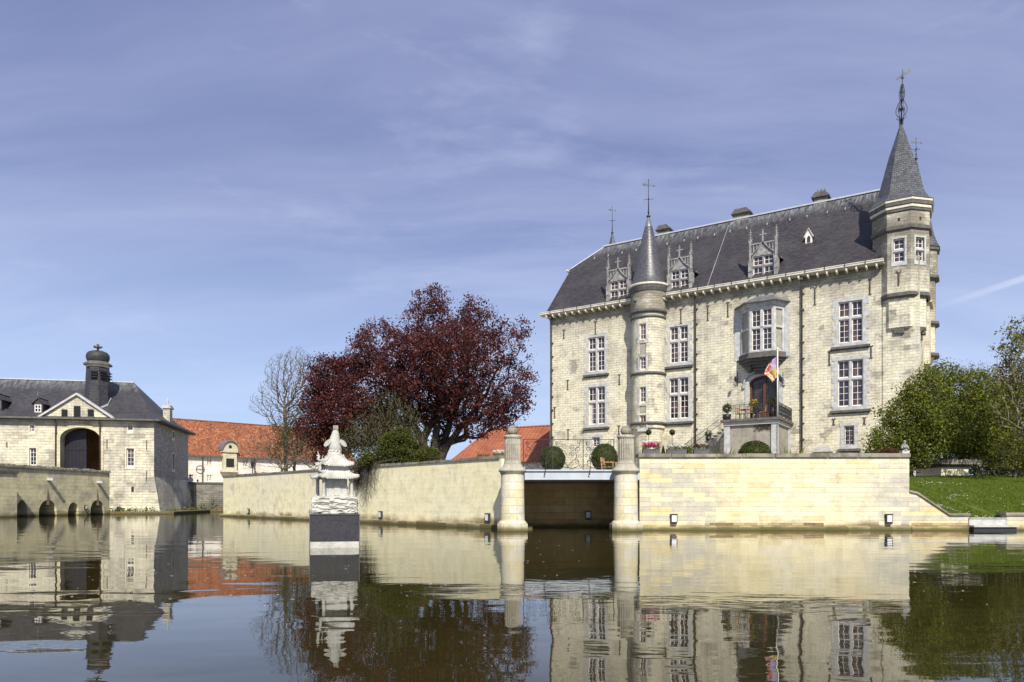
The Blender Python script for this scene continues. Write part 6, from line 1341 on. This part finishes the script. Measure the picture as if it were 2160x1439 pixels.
def leaves_np(C, n, spread, size, seed=0, flat=0.0, droop=0.0, aspect=0.55):
    rg = np.random.RandomState(seed); C = np.repeat(np.asarray(C, float), n, axis=0); m = len(C)
    P_ = C+rg.normal(0, 1, (m, 3))*np.array(spread); P_[:, 2] -= droop*rg.rand(m)
    d = rg.normal(0, 1, (m, 3)); d[:, 2] = d[:, 2]*(1-flat)-.15; d /= np.linalg.norm(d, axis=1, keepdims=True)
    u = rg.normal(0, 1, (m, 3)); u -= d*np.sum(u*d, axis=1, keepdims=True); u /= np.linalg.norm(u, axis=1, keepdims=True); nn = np.cross(d, u)
    s = size*(.6+.8*rg.rand(m))[:, None]; w = s*aspect*.5
    v0 = P_; v1 = P_+d*s*.5+u*w+nn*s*.08; v2 = P_+d*s; v3 = P_+d*s*.5-u*w+nn*s*.08
    V_ = np.stack([v0, v1, v2, v3], 1).reshape(-1, 3); F_ = np.arange(4*m).reshape(-1, 4); return V_, F_
def blob_points(blobs, n, seed, shell=0.5):
    """points inside a union of balls given as (x, y, z, rx, ry, rz), thicker towards the outside"""
    rg = np.random.RandomState(seed); B = np.array(blobs, float); vol = B[:, 3]*B[:, 4]*B[:, 5]; out_ = []
    while len(out_) < n:
        k = rg.choice(len(B), p=vol/vol.sum()); d = rg.normal(0, 1, 3); d /= np.linalg.norm(d); r = rg.rand()**(1/3) if rg.rand() > shell else (.72+.28*rg.rand())
        p = B[k, :3]+d*B[k, 3:]*r; out_.append(p)
    return np.array(out_)
def tree(name, label, cat, base, blobs, n, leaf, nl, spread, size, bark, seed=1, group=None, trunk=None, r_tip=.012, shell=.5, flat=0.0, step=.45, droop=0.0, expo=2.3, bias=.45, zmin=None, lift=.25, extra=None, jit=.12):
    t = thing(name, label, cat, base, 0, group); b = np.array(base)
    pts = blob_points(blobs, n, seed, shell)
    if zmin is not None: pts = pts[pts[:, 2] > zmin]
    if extra is not None: pts = np.concatenate([np.array([tuple(q) for q in extra]), pts])
    pts = pts-b; tk = None if trunk is None else [np.array(q)-b for q in trunk]
    N, par, rad = grow((0, 0, 0), pts, seed, step, bias, lift, r_tip, expo, tk, jit)
    V_, F_ = tubes_np(N, par, rad); mesh_np('trunk', V_, F_, bark, t)
    if nl:
        V_, F_ = leaves_np(pts, nl, spread, size, seed+5, flat, droop); mesh_np('crown', V_, F_, leaf, t)
    return t
def pb(px, py, rpx, d, dd=0.0, ry=None, sq=1.0):                # blob from a photo outline at distance d
    r = rpx/F*d; c = wp(px, py, d+dd); return (c.x, c.y, c.z, r, ry if ry else r, r*sq)
# ---- copper beech
D1 = 42.0
bl = [pb(925, 800, 95, D1, 0), pb(905, 690, 62, D1, .5), pb(895, 640, 34, D1, -.5), pb(930, 628, 26, D1, .5), pb(1000, 700, 62, D1, 1), pb(1000, 655, 34, D1, .5), pb(1070, 725, 46, D1, -1), pb(1095, 690, 24, D1), pb(1062, 810, 58, D1, -.8), pb(1100, 800, 28, D1, 0), pb(1045, 875, 42, D1, 0, sq=.7),
      pb(805, 735, 60, D1, -.5), pb(765, 735, 34, D1, .8), pb(790, 685, 20, D1), pb(825, 700, 26, D1), pb(785, 820, 72, D1, .4), pb(760, 870, 50, D1, 0), pb(840, 880, 50, D1, 1), pb(960, 760, 80, D1, -2.2), pb(865, 770, 70, D1, -2), pb(850, 840, 62, D1, 1.5), pb(985, 860, 62, D1, -1, sq=.7), pb(1108, 760, 20, D1), pb(745, 780, 24, D1), pb(1085, 850, 34, D1), pb(1000, 905, 40, D1, -.5, sq=.6), pb(1060, 895, 34, D1, sq=.6), pb(960, 890, 40, D1, 1, sq=.7), pb(1070, 850, 44, D1, 1), pb(930, 880, 44, D1, 1.5, sq=.8), pb(880, 900, 34, D1, 2)]
bt = wp(908, 985, D1); bt.z = GZ
tree('copper_beech', 'large copper beech with dark red leaves behind the left canal wall', 'tree', tuple(bt), bl, 2600, M['beech'], 26, (.18, .18, .14), .14, M['bark_dark'], 11, None,
     trunk=[wp(908, 968, D1)], r_tip=.0125, shell=.42, expo=2.1, bias=.22, zmin=wz(935, D1), extra=[wp(893, 930, D1-.2), wp(872, 895, D1-.4), wp(925, 925, D1), wp(935, 880, D1-.3), wp(948, 935, D1), wp(985, 895, D1-.5), wp(905, 900, D1)])
bt0 = bpy.data.objects['copper_beech']
for k, pts_ in enumerate((((905, 985), (890, 930), (868, 880), (850, 820), (838, 760)), ((912, 985), (918, 920), (925, 850), (915, 770), (905, 690)), ((920, 985), (945, 935), (985, 885), (1025, 830), (1055, 770)), ((902, 985), (880, 945), (840, 905), (800, 850), (785, 790)), ((918, 985), (935, 930), (960, 860), (985, 780), (1000, 700)))):
    mb = MB(); q = [wp(x, y, D1-.25+.12*k) for x, y in pts_]; q = [tuple(p-Vector(bt0.location)) for p in q]
    sm_ = []
    for i in range(len(q)-1):
        for t_ in (0, .34, .67): sm_.append(tuple(q[i][c]+(q[i+1][c]-q[i][c])*t_+(.05*math.sin(7*i+5*t_+c) if i or t_ else 0) for c in range(3)))
    sm_.append(q[-1]); n2 = len(sm_); mb.tube(sm_, [(.27-.22*i/(n2-1))*(1.0 if k != 3 else .7) for i in range(n2)], 9); mb.build('limb', M['bark_dark'], bt0)
bl = [pb(690, 800, 42, 44, 0), pb(665, 850, 34, 44, .5), pb(705, 870, 46, 44, -.4), pb(735, 790, 38, 44, .4), pb(672, 768, 20, 44), pb(650, 905, 28, 44, 0), pb(700, 930, 45, 44, .5), pb(770, 900, 50, 44, .5), pb(715, 760, 16, 44), pb(690, 965, 30, 44, sq=.7)]
bt = wp(735, 990, 44); bt.z = GZ
tree('copper_beech', 'smaller copper beech leaning left behind the pagoda statue', 'tree', tuple(bt), bl, 1000, M['beech'], 32, (.17, .17, .14), .135, M['bark_dark'], 23, None, r_tip=.0115, shell=.4, bias=.22)
# ---- tall bare tree
D2 = 60.0
bl = [pb(610, 790, 52, D2), pb(625, 760, 32, D2, .5), pb(580, 830, 40, D2), pb(550, 850, 26, D2, -1), pb(535, 858, 14, D2), pb(640, 830, 40, D2), pb(600, 880, 40, D2, .6), pb(650, 790, 28, D2, 1)]
bt = wp(604, 990, D2); bt.z = GZ
tree('bare_tree', 'tall slender tree without leaves in front of the orange roof', 'tree', tuple(bt), bl, 3200, M['green_dark'], 0, (.2, .2, .2), .1, M['bark_mid'], 31, None, trunk=[wp(602, 920, D2), wp(601, 860, D2)], r_tip=.0085, shell=.3, expo=2.35, bias=.30, step=.4, lift=.35)
bl = [pb(600, 900, 26, 58), pb(640, 880, 30, 58), pb(625, 930, 34, 58), pb(585, 945, 26, 58), pb(655, 920, 25, 58)]
bt = wp(622, 1000, 58); bt.z = GZ
tree('ivy_shrub', 'ragged half bare shrub with small olive leaves at the foot of the bare tree', 'shrub', tuple(bt), bl, 900, M['green_dark'], 5, (.25, .25, .25), .12, M['bark'], 37, None, r_tip=.009, shell=.3)
bl = [pb(560, 940, 40, 57, sq=1), pb(640, 940, 40, 57), pb(525, 975, 24, 57, sq=.7), pb(670, 965, 40, 57, sq=.6), pb(600, 965, 34, 57, sq=.8)]
bt = wp(585, 1005, 57); bt.z = GZ
tree('twiggy_hedge', 'low twiggy hedge without leaves behind the far part of the left canal wall', 'hedge', tuple(bt), bl, 1000, M['green_dark'], 1, (.2, .2, .2), .1, M['bark_mid'], 41, None, r_tip=.008, shell=.2)
# ---- tangled thicket and conifer shrub under the beech
D3 = 38.0
bl = [pb(815, 865, 36, D3), pb(775, 915, 46, D3), pb(850, 890, 42, D3), pb(745, 950, 42, D3), pb(820, 830, 18, D3), pb(820, 935, 56, D3), pb(880, 940, 44, D3, .5)]
bt = wp(815, 985, D3); bt.z = GZ
tree('tangled_shrub', 'tangled thicket of bare brown twigs under the copper beech', 'shrub', tuple(bt), bl, 2000, M['olive'], 3, (.2, .2, .2), .11, M['bark_mid'], 47, None, r_tip=.0075, shell=.3, expo=2.6, bias=.2, jit=.25)
bl = [pb(830, 950, 30, D3-2.4), pb(795, 968, 26, D3-2.4, sq=.8), pb(865, 960, 30, D3-2.4), pb(845, 925, 24, D3-2.4), pb(770, 975, 18, D3-2.4, sq=.7), pb(900, 965, 26, D3-2, sq=.8), pb(820, 930, 16, D3-2.4)]
bt = wp(840, 990, D3-2.4); bt.z = GZ
tree('conifer_shrub', 'yellow green conifer shrub peeping over the left canal wall', 'shrub', tuple(bt), bl, 420, M['conifer'], 60, (.13, .13, .07), .085, M['bark'], 53, None, r_tip=.006, shell=.6, flat=.5)
# trailing vines over the wall
x_, y_ = on_left(780); rg = random.Random(9); vt = thing('trailing_vines', 'bare vines hanging down over the left canal wall beside the statue', 'climbing plant', (x_, y_, 2.75), al)
mb = MB()
for k in range(95):
    a = rg.gauss(-.2, .9); L_ = rg.uniform(.4, 2.3)*max(.25, 1-abs(a)/2.6); p = [(a, .5, .25+rg.uniform(0, .4)), (a+rg.uniform(-.1, .1), .0, .2)]; yy = -rg.uniform(.06, .28); n2 = 7
    for q in range(n2): p.append((a+rg.uniform(-.12, .12)*q*.4+.12*q*L_/n2*(-1), yy*min(1, .5+q*.2), .12-L_*(q+1)/n2))
    mb.tube(p, [.010]*2+[.009-.0008*q for q in range(n2)], 3, False)
    if k % 2: mb.tube([p[4], (p[4][0]+rg.uniform(-.3, .3), yy-.03, p[4][2]-.3), (p[4][0]+rg.uniform(-.4, .4), yy-.02, p[4][2]-.6)], .006, 3, False)
mb.build('vine_stems', M['bark'], vt)
V_, F_ = leaves_np(np.array([(rg.uniform(-1.9, -.7), -.12, rg.uniform(-.9, .1)) for _ in range(60)]), 8, (.10, .05, .12), .11, 5); mesh_np('vine_leaves', V_, F_, M['beech'], vt)
# ---- right hand side
G1, G2 = M['green'], M['green_dark']
def rtree(name, label, d, base_px, bl, n, leaf, nl, size, seed, bark=M['bark'], rt_=.010, spread=.2, shell=.6, cat='tree', **k):
    bt = wp(base_px, 1000, d); bt.z = GZ+.05; return tree(name, label, cat, tuple(bt), [pb(*b[:3], d+(b[3] if len(b) > 3 else 0), sq=(b[4] if len(b) > 4 else 1)) for b in bl], n, leaf, nl, (spread, spread, spread*.8), size, bark, seed, None, r_tip=rt_, shell=shell, **k)
rtree('green_bush', 'fresh green bush overlapping the right corner of the castle', 36.5, 1925, [(1925, 880, 55), (1880, 925, 42), (1845, 945, 24), (1950, 835, 45), (1945, 935, 48), (1905, 960, 35), (1985, 900, 50), (1962, 792, 22), (1935, 810, 18), (1990, 778, 16), (1868, 880, 20)], 640, G1, 40, .12, 61, cat='bush')
rtree('green_tree', 'broad green tree in the middle of the shrubbery above the lawn', 38.5, 2010, [(2010, 845, 62), (1990, 800, 34), (2050, 830, 50), (2030, 900, 70), (2080, 875, 50), (2060, 930, 50, 0, .8), (1975, 930, 45)], 820, G1, 38, .12, 67)
rtree('dark_shrub', 'dark leafy shrub standing behind the garden store', 41.5, 2100, [(2100, 900, 70), (2150, 930, 70), (2070, 950, 50, 0, .8), (2130, 860, 55), (2190, 880, 70), (2110, 975, 40, 0, .6), (2060, 990, 36, 0, .6), (2120, 990, 42, 0, .6), (2180, 985, 50, 0, .7), (1995, 985, 30, 0, .7), (2030, 975, 34)], 1000, G2, 44, .13, 71, cat='bush')
rtree('young_tree', 'thin young tree with sparse pale yellow leaves at the right edge of the photo', 33.0, 2196, [(2135, 720, 38), (2160, 690, 32), (2190, 760, 70), (2130, 790, 40), (2105, 745, 16), (2150, 850, 60), (2175, 700, 40), (2115, 860, 28)], 620, M['yellowgreen'], 8, .125, 73, bark=M['bark_pale'], rt_=.010, spread=.10, shell=.4)
rtree('copper_hedge_tree', 'rounded dark reddish brown tree behind the shrubbery at the right', 60.0, 2190, [(2180, 820, 80), (2150, 850, 60), (2200, 900, 90), (2130, 880, 40)], 420, M['brownhedge'], 50, .20, 79, spread=.34)
rtree('yellow_bush', 'yellow green low bush below the brown tree at the right edge', 36.0, 2140, [(2150, 960, 42, 0, .8), (2110, 965, 32, 0, .8), (2190, 940, 55)], 300, M['yellowgreen'], 16, .10, 83, cat='bush', rt_=.008)
rtree('bare_bush', 'hazy bare treetop showing just above the green shrubbery', 52.0, 2050, [(2050, 790, 34), (2020, 800, 30), (2085, 800, 28), (1985, 790, 25)], 520, G2, 1, .12, 89, bark=M['bark_pale'], rt_=.008, shell=.3)
rtree('low_red_shrub', 'low reddish brown shrub just behind the right end of the canal wall', 27.6, 1870, [(1870, 955, 14, 0, .7), (1850, 958, 10, 0, .6), (1888, 956, 11, 0, .7)], 120, M['brownhedge'], 22, .045, 91, cat='shrub', rt_=.003, spread=.06)
# far belt of trees closing the view on both sides
V_, F_ = leaves_np(blob_points([(x, 175+10*math.sin(x), 4+2.5*math.sin(x*.7), 7, 5, 4+2*math.sin(x*1.3)) for x in range(-180, 260, 7)], 3500, 3, .6), 6, (.9, .9, .8), 1.0, 4)
tag(mesh_np('distant_woodland', V_, F_, M['green_dark']), 'distant belt of dark green woodland beyond the farm buildings', 'woodland', kind='stuff')
# ---- clipped box
def clipped(name, label, cat, loc, r, sz=1.0, group=None, cut=-1.0, n=5200, ls=.042, cone=False, parent=None):
    t = thing(name, label, cat, loc, 0, group); rg = np.random.RandomState(int(abs(loc[0])*100) % 999); d = rg.normal(0, 1, (n, 3)); d /= np.linalg.norm(d, axis=1, keepdims=True); d = d[d[:, 2] > cut]
    from mathutils import noise as nz
    lum = np.array([1+.035*nz.noise(Vector(x)*3.2)+.02*nz.noise(Vector(x)*8) for x in d]); rr_ = r*(.93+.07*rg.rand(len(d)))*lum
    if cone: h = rg.rand(n); a = rg.rand(n)*2*np.pi; q = r*(1-h); pts = np.stack([q*np.cos(a), q*np.sin(a), h*r*sz*2], 1)
    else: pts = d*rr_[:, None]*np.array([1, 1, sz])
    V_, F_ = leaves_np(pts, 1, (.004, .004, .004), ls, 3, aspect=.7)
    mb = MB()
    if cone: mb.lathe([(r*.95, 0), (0, r*sz*1.9)], n=16)
    else: mb.ball((0, 0, 0), r*.93, 20, 12, sz)
    mb.build('dark_core', M['green_dark'], t); mesh_np('foliage', V_, F_, M['box'], t); return t  # solid dark core supplies the shade between the leaves
clipped('box_ball', 'clipped box ball behind the middle of the iron railing', 'topiary', tuple(wp(1166, 969, 35)), .60, 1.05, 'box balls on the bridge deck', n=7000)
clipped('box_ball', 'clipped box ball behind the railing, with the wooden armchair in front', 'topiary', tuple(wp(1275, 966, 35)), .64, 1.08, 'box balls on the bridge deck', n=7000)
clipped('box_dome', 'wide clipped box dome in front of the castle terrace', 'topiary', tuple(wp(1592, 962, 29.0)), .64, .95, None, n=9000)
clipped('box_cone', 'small clipped box cone between the flower planters', 'topiary', (wx(1399, 26.75), 26.75, 2.74), .09, 1.9, None, n=1500, ls=.02, cone=True)
for px, lab in ((1368, 'little ball tree standing in the magenta flower planter'), (1418, 'little ball tree standing in the white flower planter')):
    t = clipped('ball_tree', lab, 'topiary', tuple(wp(px, 912, 26.45)), .10, 1.0, 'little ball trees in the planters', n=900, ls=.022); mb = MB(); mb.tube([(0, 0, 0), (0, 0, -.62)], .008, 5); mb.build('stem', M['bark'], t)
def planter(px0, px1, d, zt, petal, label, hgt=.17, fl=.2, dens=1.0, leafm=None):
    x0_, x1_ = wx(px0, d), wx(px1, d); w_ = x1_-x0_; t = thing('flower_planter', label, 'planter', ((x0_+x1_)/2, d, zt), 0, 'flower planters along the wall tops')
    mb = MB(); mb.box(-w_/2, w_/2, -.10, .10, 0, hgt); mb.box(-w_/2-.01, w_/2+.01, -.11, .11, hgt-.03, hgt-.002); mb.build('box', M['planter'], t)
    rg = np.random.RandomState(px0); n_ = int(70*dens*w_/.64); c = np.stack([rg.uniform(-w_/2, w_/2, n_), rg.uniform(-.1, .1, n_), hgt+rg.uniform(0, fl*.6, n_)], 1)
    V_, F_ = leaves_np(c, 5, (.02, .02, .02), .05, 2); mesh_np('leaves', V_, F_, leafm or M['green'], t)
    n_ = int(130*dens*w_/.64); c = np.stack([rg.uniform(-w_/2, w_/2, n_), rg.uniform(-.11, .11, n_), hgt+fl*(.45+.6*rg.rand(n_))], 1)
    if petal is not None: V_, F_ = leaves_np(c, 4, (.012, .012, .012), .038, 7, aspect=.9); mesh_np('flowers', V_, F_, petal, t)
planter(1355, 1391, 26.4, 2.755, M['pink'], 'grey planter of magenta flowers on the right canal wall', fl=.22, dens=1.3)
planter(1406, 1447, 26.4, 2.755, M['whitepetal'], 'grey planter of white flowers on the right canal wall', fl=.16, dens=.8)
planter(1463, 1495, 26.4, 2.755, M['brownhedge'], 'grey planter of withered pinkish plants on the right canal wall', fl=.15, dens=.6)
xa_, ya_ = on_left(1020); planter(1007, 1032, 29.6, 2.70, None, 'dark planter of grasses on the left canal wall near the pillar', .16, .16)
planter(1041, 1064, 28.7, 2.70, M['whitepetal'], 'dark planter of white flowers on the left canal wall beside the pillar', .16, .18)
def potplant(name, u, v, z, pr_, ph, r, leafm, petal, label, n=260, cat='potted plant', hz=0.0, ls=.07):
    t = thing(name, label, cat, cw(u, v, z), -TH); mb = MB(); mb.lathe([(0, 0), (pr_*.8, 0), (pr_, ph), (pr_*.9, ph), (0, ph-.03)], n=14); mb.build('pot', M['pot'], t)
    if hz: mb = MB(); mb.tube([(0, 0, ph), (0, 0, ph+hz+r*.5)], .02, 5); mb.build('stem', M['bark'], t)
    rg = np.random.RandomState(n); d = rg.normal(0, 1, (n, 3)); d /= np.linalg.norm(d, axis=1, keepdims=True); c = d*r*(.5+.5*rg.rand(n))[:, None]+np.array([0, 0, ph+hz+r*.85])
    V_, F_ = leaves_np(c, 4, (.02, .02, .02), ls, 3); mesh_np('foliage', V_, F_, leafm, t)
    if petal is not None:
        c = c[c[:, 2] > ph+hz+r*.9]; V_, F_ = leaves_np(c, 3, (.02, .02, .02), .06, 8, aspect=.9); mesh_np('blossoms', V_, F_, petal, t)
potplant('potted_bush', cu(1533, vF+.45), vF+.45, ZT, .30, .42, .33, M['green_dark'], None, 'round bush in a black pot at the stair corner of the terrace', hz=.15)
potplant('potted_flowers', cu(1590, vF+1.0), vF+1.0, ZT, .25, .45, .36, M['green'], M['yellowpetal'], 'pot of yellow and orange flowers in front of the castle door', hz=.35)
potplant('potted_bush', cu(1630, vF+.5), vF+.5, ZT, .30, .75, .30, M['green_dark'], None, 'dark bush in a tall pot beside the flagpole', hz=.1)
potplant('potted_flowers', us0-run*.6-.1, -1.9, ZT-.17-rise+.17, .22, .32, .24, M['green_dark'], M['whitepetal'], 'pot of white flowers at the top of the stair')
potplant('potted_flowers', us0-run*5.5, -1.9, ZT-.17-rise*6+.17, .22, .32, .26, M['green_dark'], M['whitepetal'], 'pot of white flowers halfway down the stair')
V_, F_ = leaves_np(np.array([(uL_+.18+(uR-uL_)*(.56+.34*k/70), vF+.19, ZT-.47-.28*abs(math.sin(k*1.7))**2) for k in range(70)]), 6, (.10, .02, .06), .09, 12); mesh_np('ivy_tuft', V_, F_, M['olive'], tr)
def spiky(px, d, label, n=60, h=.5):
    t = thing('spiky_plant', label, 'plant', (wx(px, d), d, GZ), 0, 'spiky plants at the foot of the castle terrace'); rg = random.Random(px); mb = MB()
    for k in range(n):
        a = rg.uniform(0, 6.28); r = rg.uniform(.1, .9); hh = h*rg.uniform(.7, 1.1); x0_, y0_ = .3*math.cos(a)*r, .3*math.sin(a)*r; w_ = .025
        mb.face([(x0_-w_, y0_, 0), (x0_+w_, y0_, 0), (x0_+.25*math.cos(a)*r+w_*.7, y0_+.25*math.sin(a)*r, hh*.75), (x0_+.5*math.cos(a)*r, y0_+.5*math.sin(a)*r, hh)])
    mb.build('leaf_blades', M['green'], t)
spiky(1520, 33, 'spiky leaved plant left of the terrace, above the canal wall', h=1.35); spiky(1668, 33, 'spiky leaved plant at the right foot of the terrace', h=1.3)
rtree('wall_bush', 'small green bush behind the white flower planter', 27.6, 1452, [(1452, 950, 9), (1445, 945, 6)], 60, G1, 20, .04, 95, cat='bush', rt_=.003, spread=.05)
# ---- weeds on the quay and gatehouse ledges
def weeds(label, pts, seed, n=26, mat=None, h=.35, group='weeds growing on the moat ledges'):
    rg = np.random.RandomState(seed); c = np.array(pts); c0 = c.mean(0); t = thing('ledge_weeds', label, 'weeds', tuple(c0), 0, group)
    V_, F_ = leaves_np(c-c0, n, (.35, .18, h*.5), .22, seed, droop=0); V_[:, 2] = np.abs(V_[:, 2]-.0); mesh_np('leaves', V_, F_, mat or M['green'], t)
def qpt(u, v=-.5, z=.3): p = qk+qd*u+Vector((-qd.y, qd.x))*v; return (p.x, p.y, z)
weeds('tall green weeds at the foot of the quay wall below the timber brace', [qpt(u) for u in (1.2, 2.0, 2.8, 6.5, 7.3, 8.0)], 3, 30, h=.9)
weeds('bright green bush growing at the foot of the quay wall near its right end', [qpt(u, -.4, .5) for u in (9.4, 9.9, 10.4)], 4, 60, h=1.3)
gp = lambda u, v, z: tuple(GC+GU*u+GV*v)+(z,)
weeds('low green weeds along the ledge in front of the gatehouse', [gp(u, -.7, .22) for u in np.linspace(gu(236), 0, 14)], 5, 10, h=.25)
weeds('low green weeds along the ledge beside the dark gatehouse wall', [gp(1.1, v, .22) for v in np.linspace(0, GD, 10)], 6, 12, h=.3)
# ---- grass blades, daisies, petals on the water
rg = np.random.RandomState(2); n = 150000; X = rg.uniform(14.3, 34, n); Y = 26.45+11.5*rg.rand(n)**1.25
ok = X < (Y*.80+5); X, Y = X[ok], Y[ok]; Z = np.array([lawn_z(x, y) for x, y in zip(X, Y)]); m = len(X); a = rg.rand(m)*6.28; h = .035+.05*rg.rand(m); w_ = .010+.004*rg.rand(m); lx = rg.normal(0, .02, m); ly = rg.normal(0, .02, m)
b0 = np.stack([X-np.cos(a)*w_, Y-np.sin(a)*w_, Z-.005], 1); b1 = np.stack([X+np.cos(a)*w_, Y+np.sin(a)*w_, Z-.005], 1); b2 = np.stack([X+lx, Y+ly, Z+h], 1)
tag(mesh_np('grass', np.stack([b0, b1, b2], 1).reshape(-1, 3), np.arange(3*m).reshape(-1, 3), M['blade']), 'short mown grass blades covering the sloping lawn', 'grass', kind='stuff')
cl_ = [(16.0+.9*k*.25+rg.normal(0, .1), 26.9+k*.02+rg.normal(0, .12)) for k in range(14)]; cs = []
for _ in range(60): cs.append((rg.uniform(14.8, 21), rg.uniform(27, 37)))
for cx_, cy_, k_, s_ in ((15.9, 27.6, 40, .35), (16.4, 27.2, 40, .25), (17.9, 29.5, 30, .3), (17.3, 26.7, 26, .25), (19.2, 33, 30, .5), (16.5, 33, 26, .6)):
    for _ in range(k_): cs.append((cx_+rg.normal(0, s_), max(26.5, cy_+rg.normal(0, s_*.5))))
C_d = np.array([(x, y, lawn_z(x, y)+.075) for x, y in cs if x > 14.4]); V_, F_ = leaves_np(C_d, 3, (.006, .006, .003), .03, 6, flat=.9, aspect=1.0)
tag(mesh_np('daisies', V_, F_, M['whitepetal']), 'white daisies scattered over the sloping lawn', 'flowers', kind='stuff')
n = 1000; Y = 7+24*rg.rand(n)**1.2; X = (rg.rand(n)*2-1)*Y*.68; keep = ~((Y > 26) & (X > -1)); X, Y = X[keep], Y[keep]; dstat = (np.abs(X+4) > .7) | (np.abs(Y-16.5) > .9); X, Y = X[dstat], Y[dstat]
m = len(X); r = .009+.020*rg.rand(m)**3; ang = rg.rand(m)*6.28; q = [np.stack([X+r*np.cos(ang+k*1.5708)*(1.0 if k % 2 else .6), Y+r*np.sin(ang+k*1.5708)*(1.0 if k % 2 else .6), np.full(m, .004)], 1) for k in range(4)]
tag(mesh_np('floating_petals', np.stack(q, 1).reshape(-1, 3), np.arange(4*m).reshape(-1, 4), M['whitepetal']), 'tiny pale petals floating on the moat water', 'petals', kind='stuff')
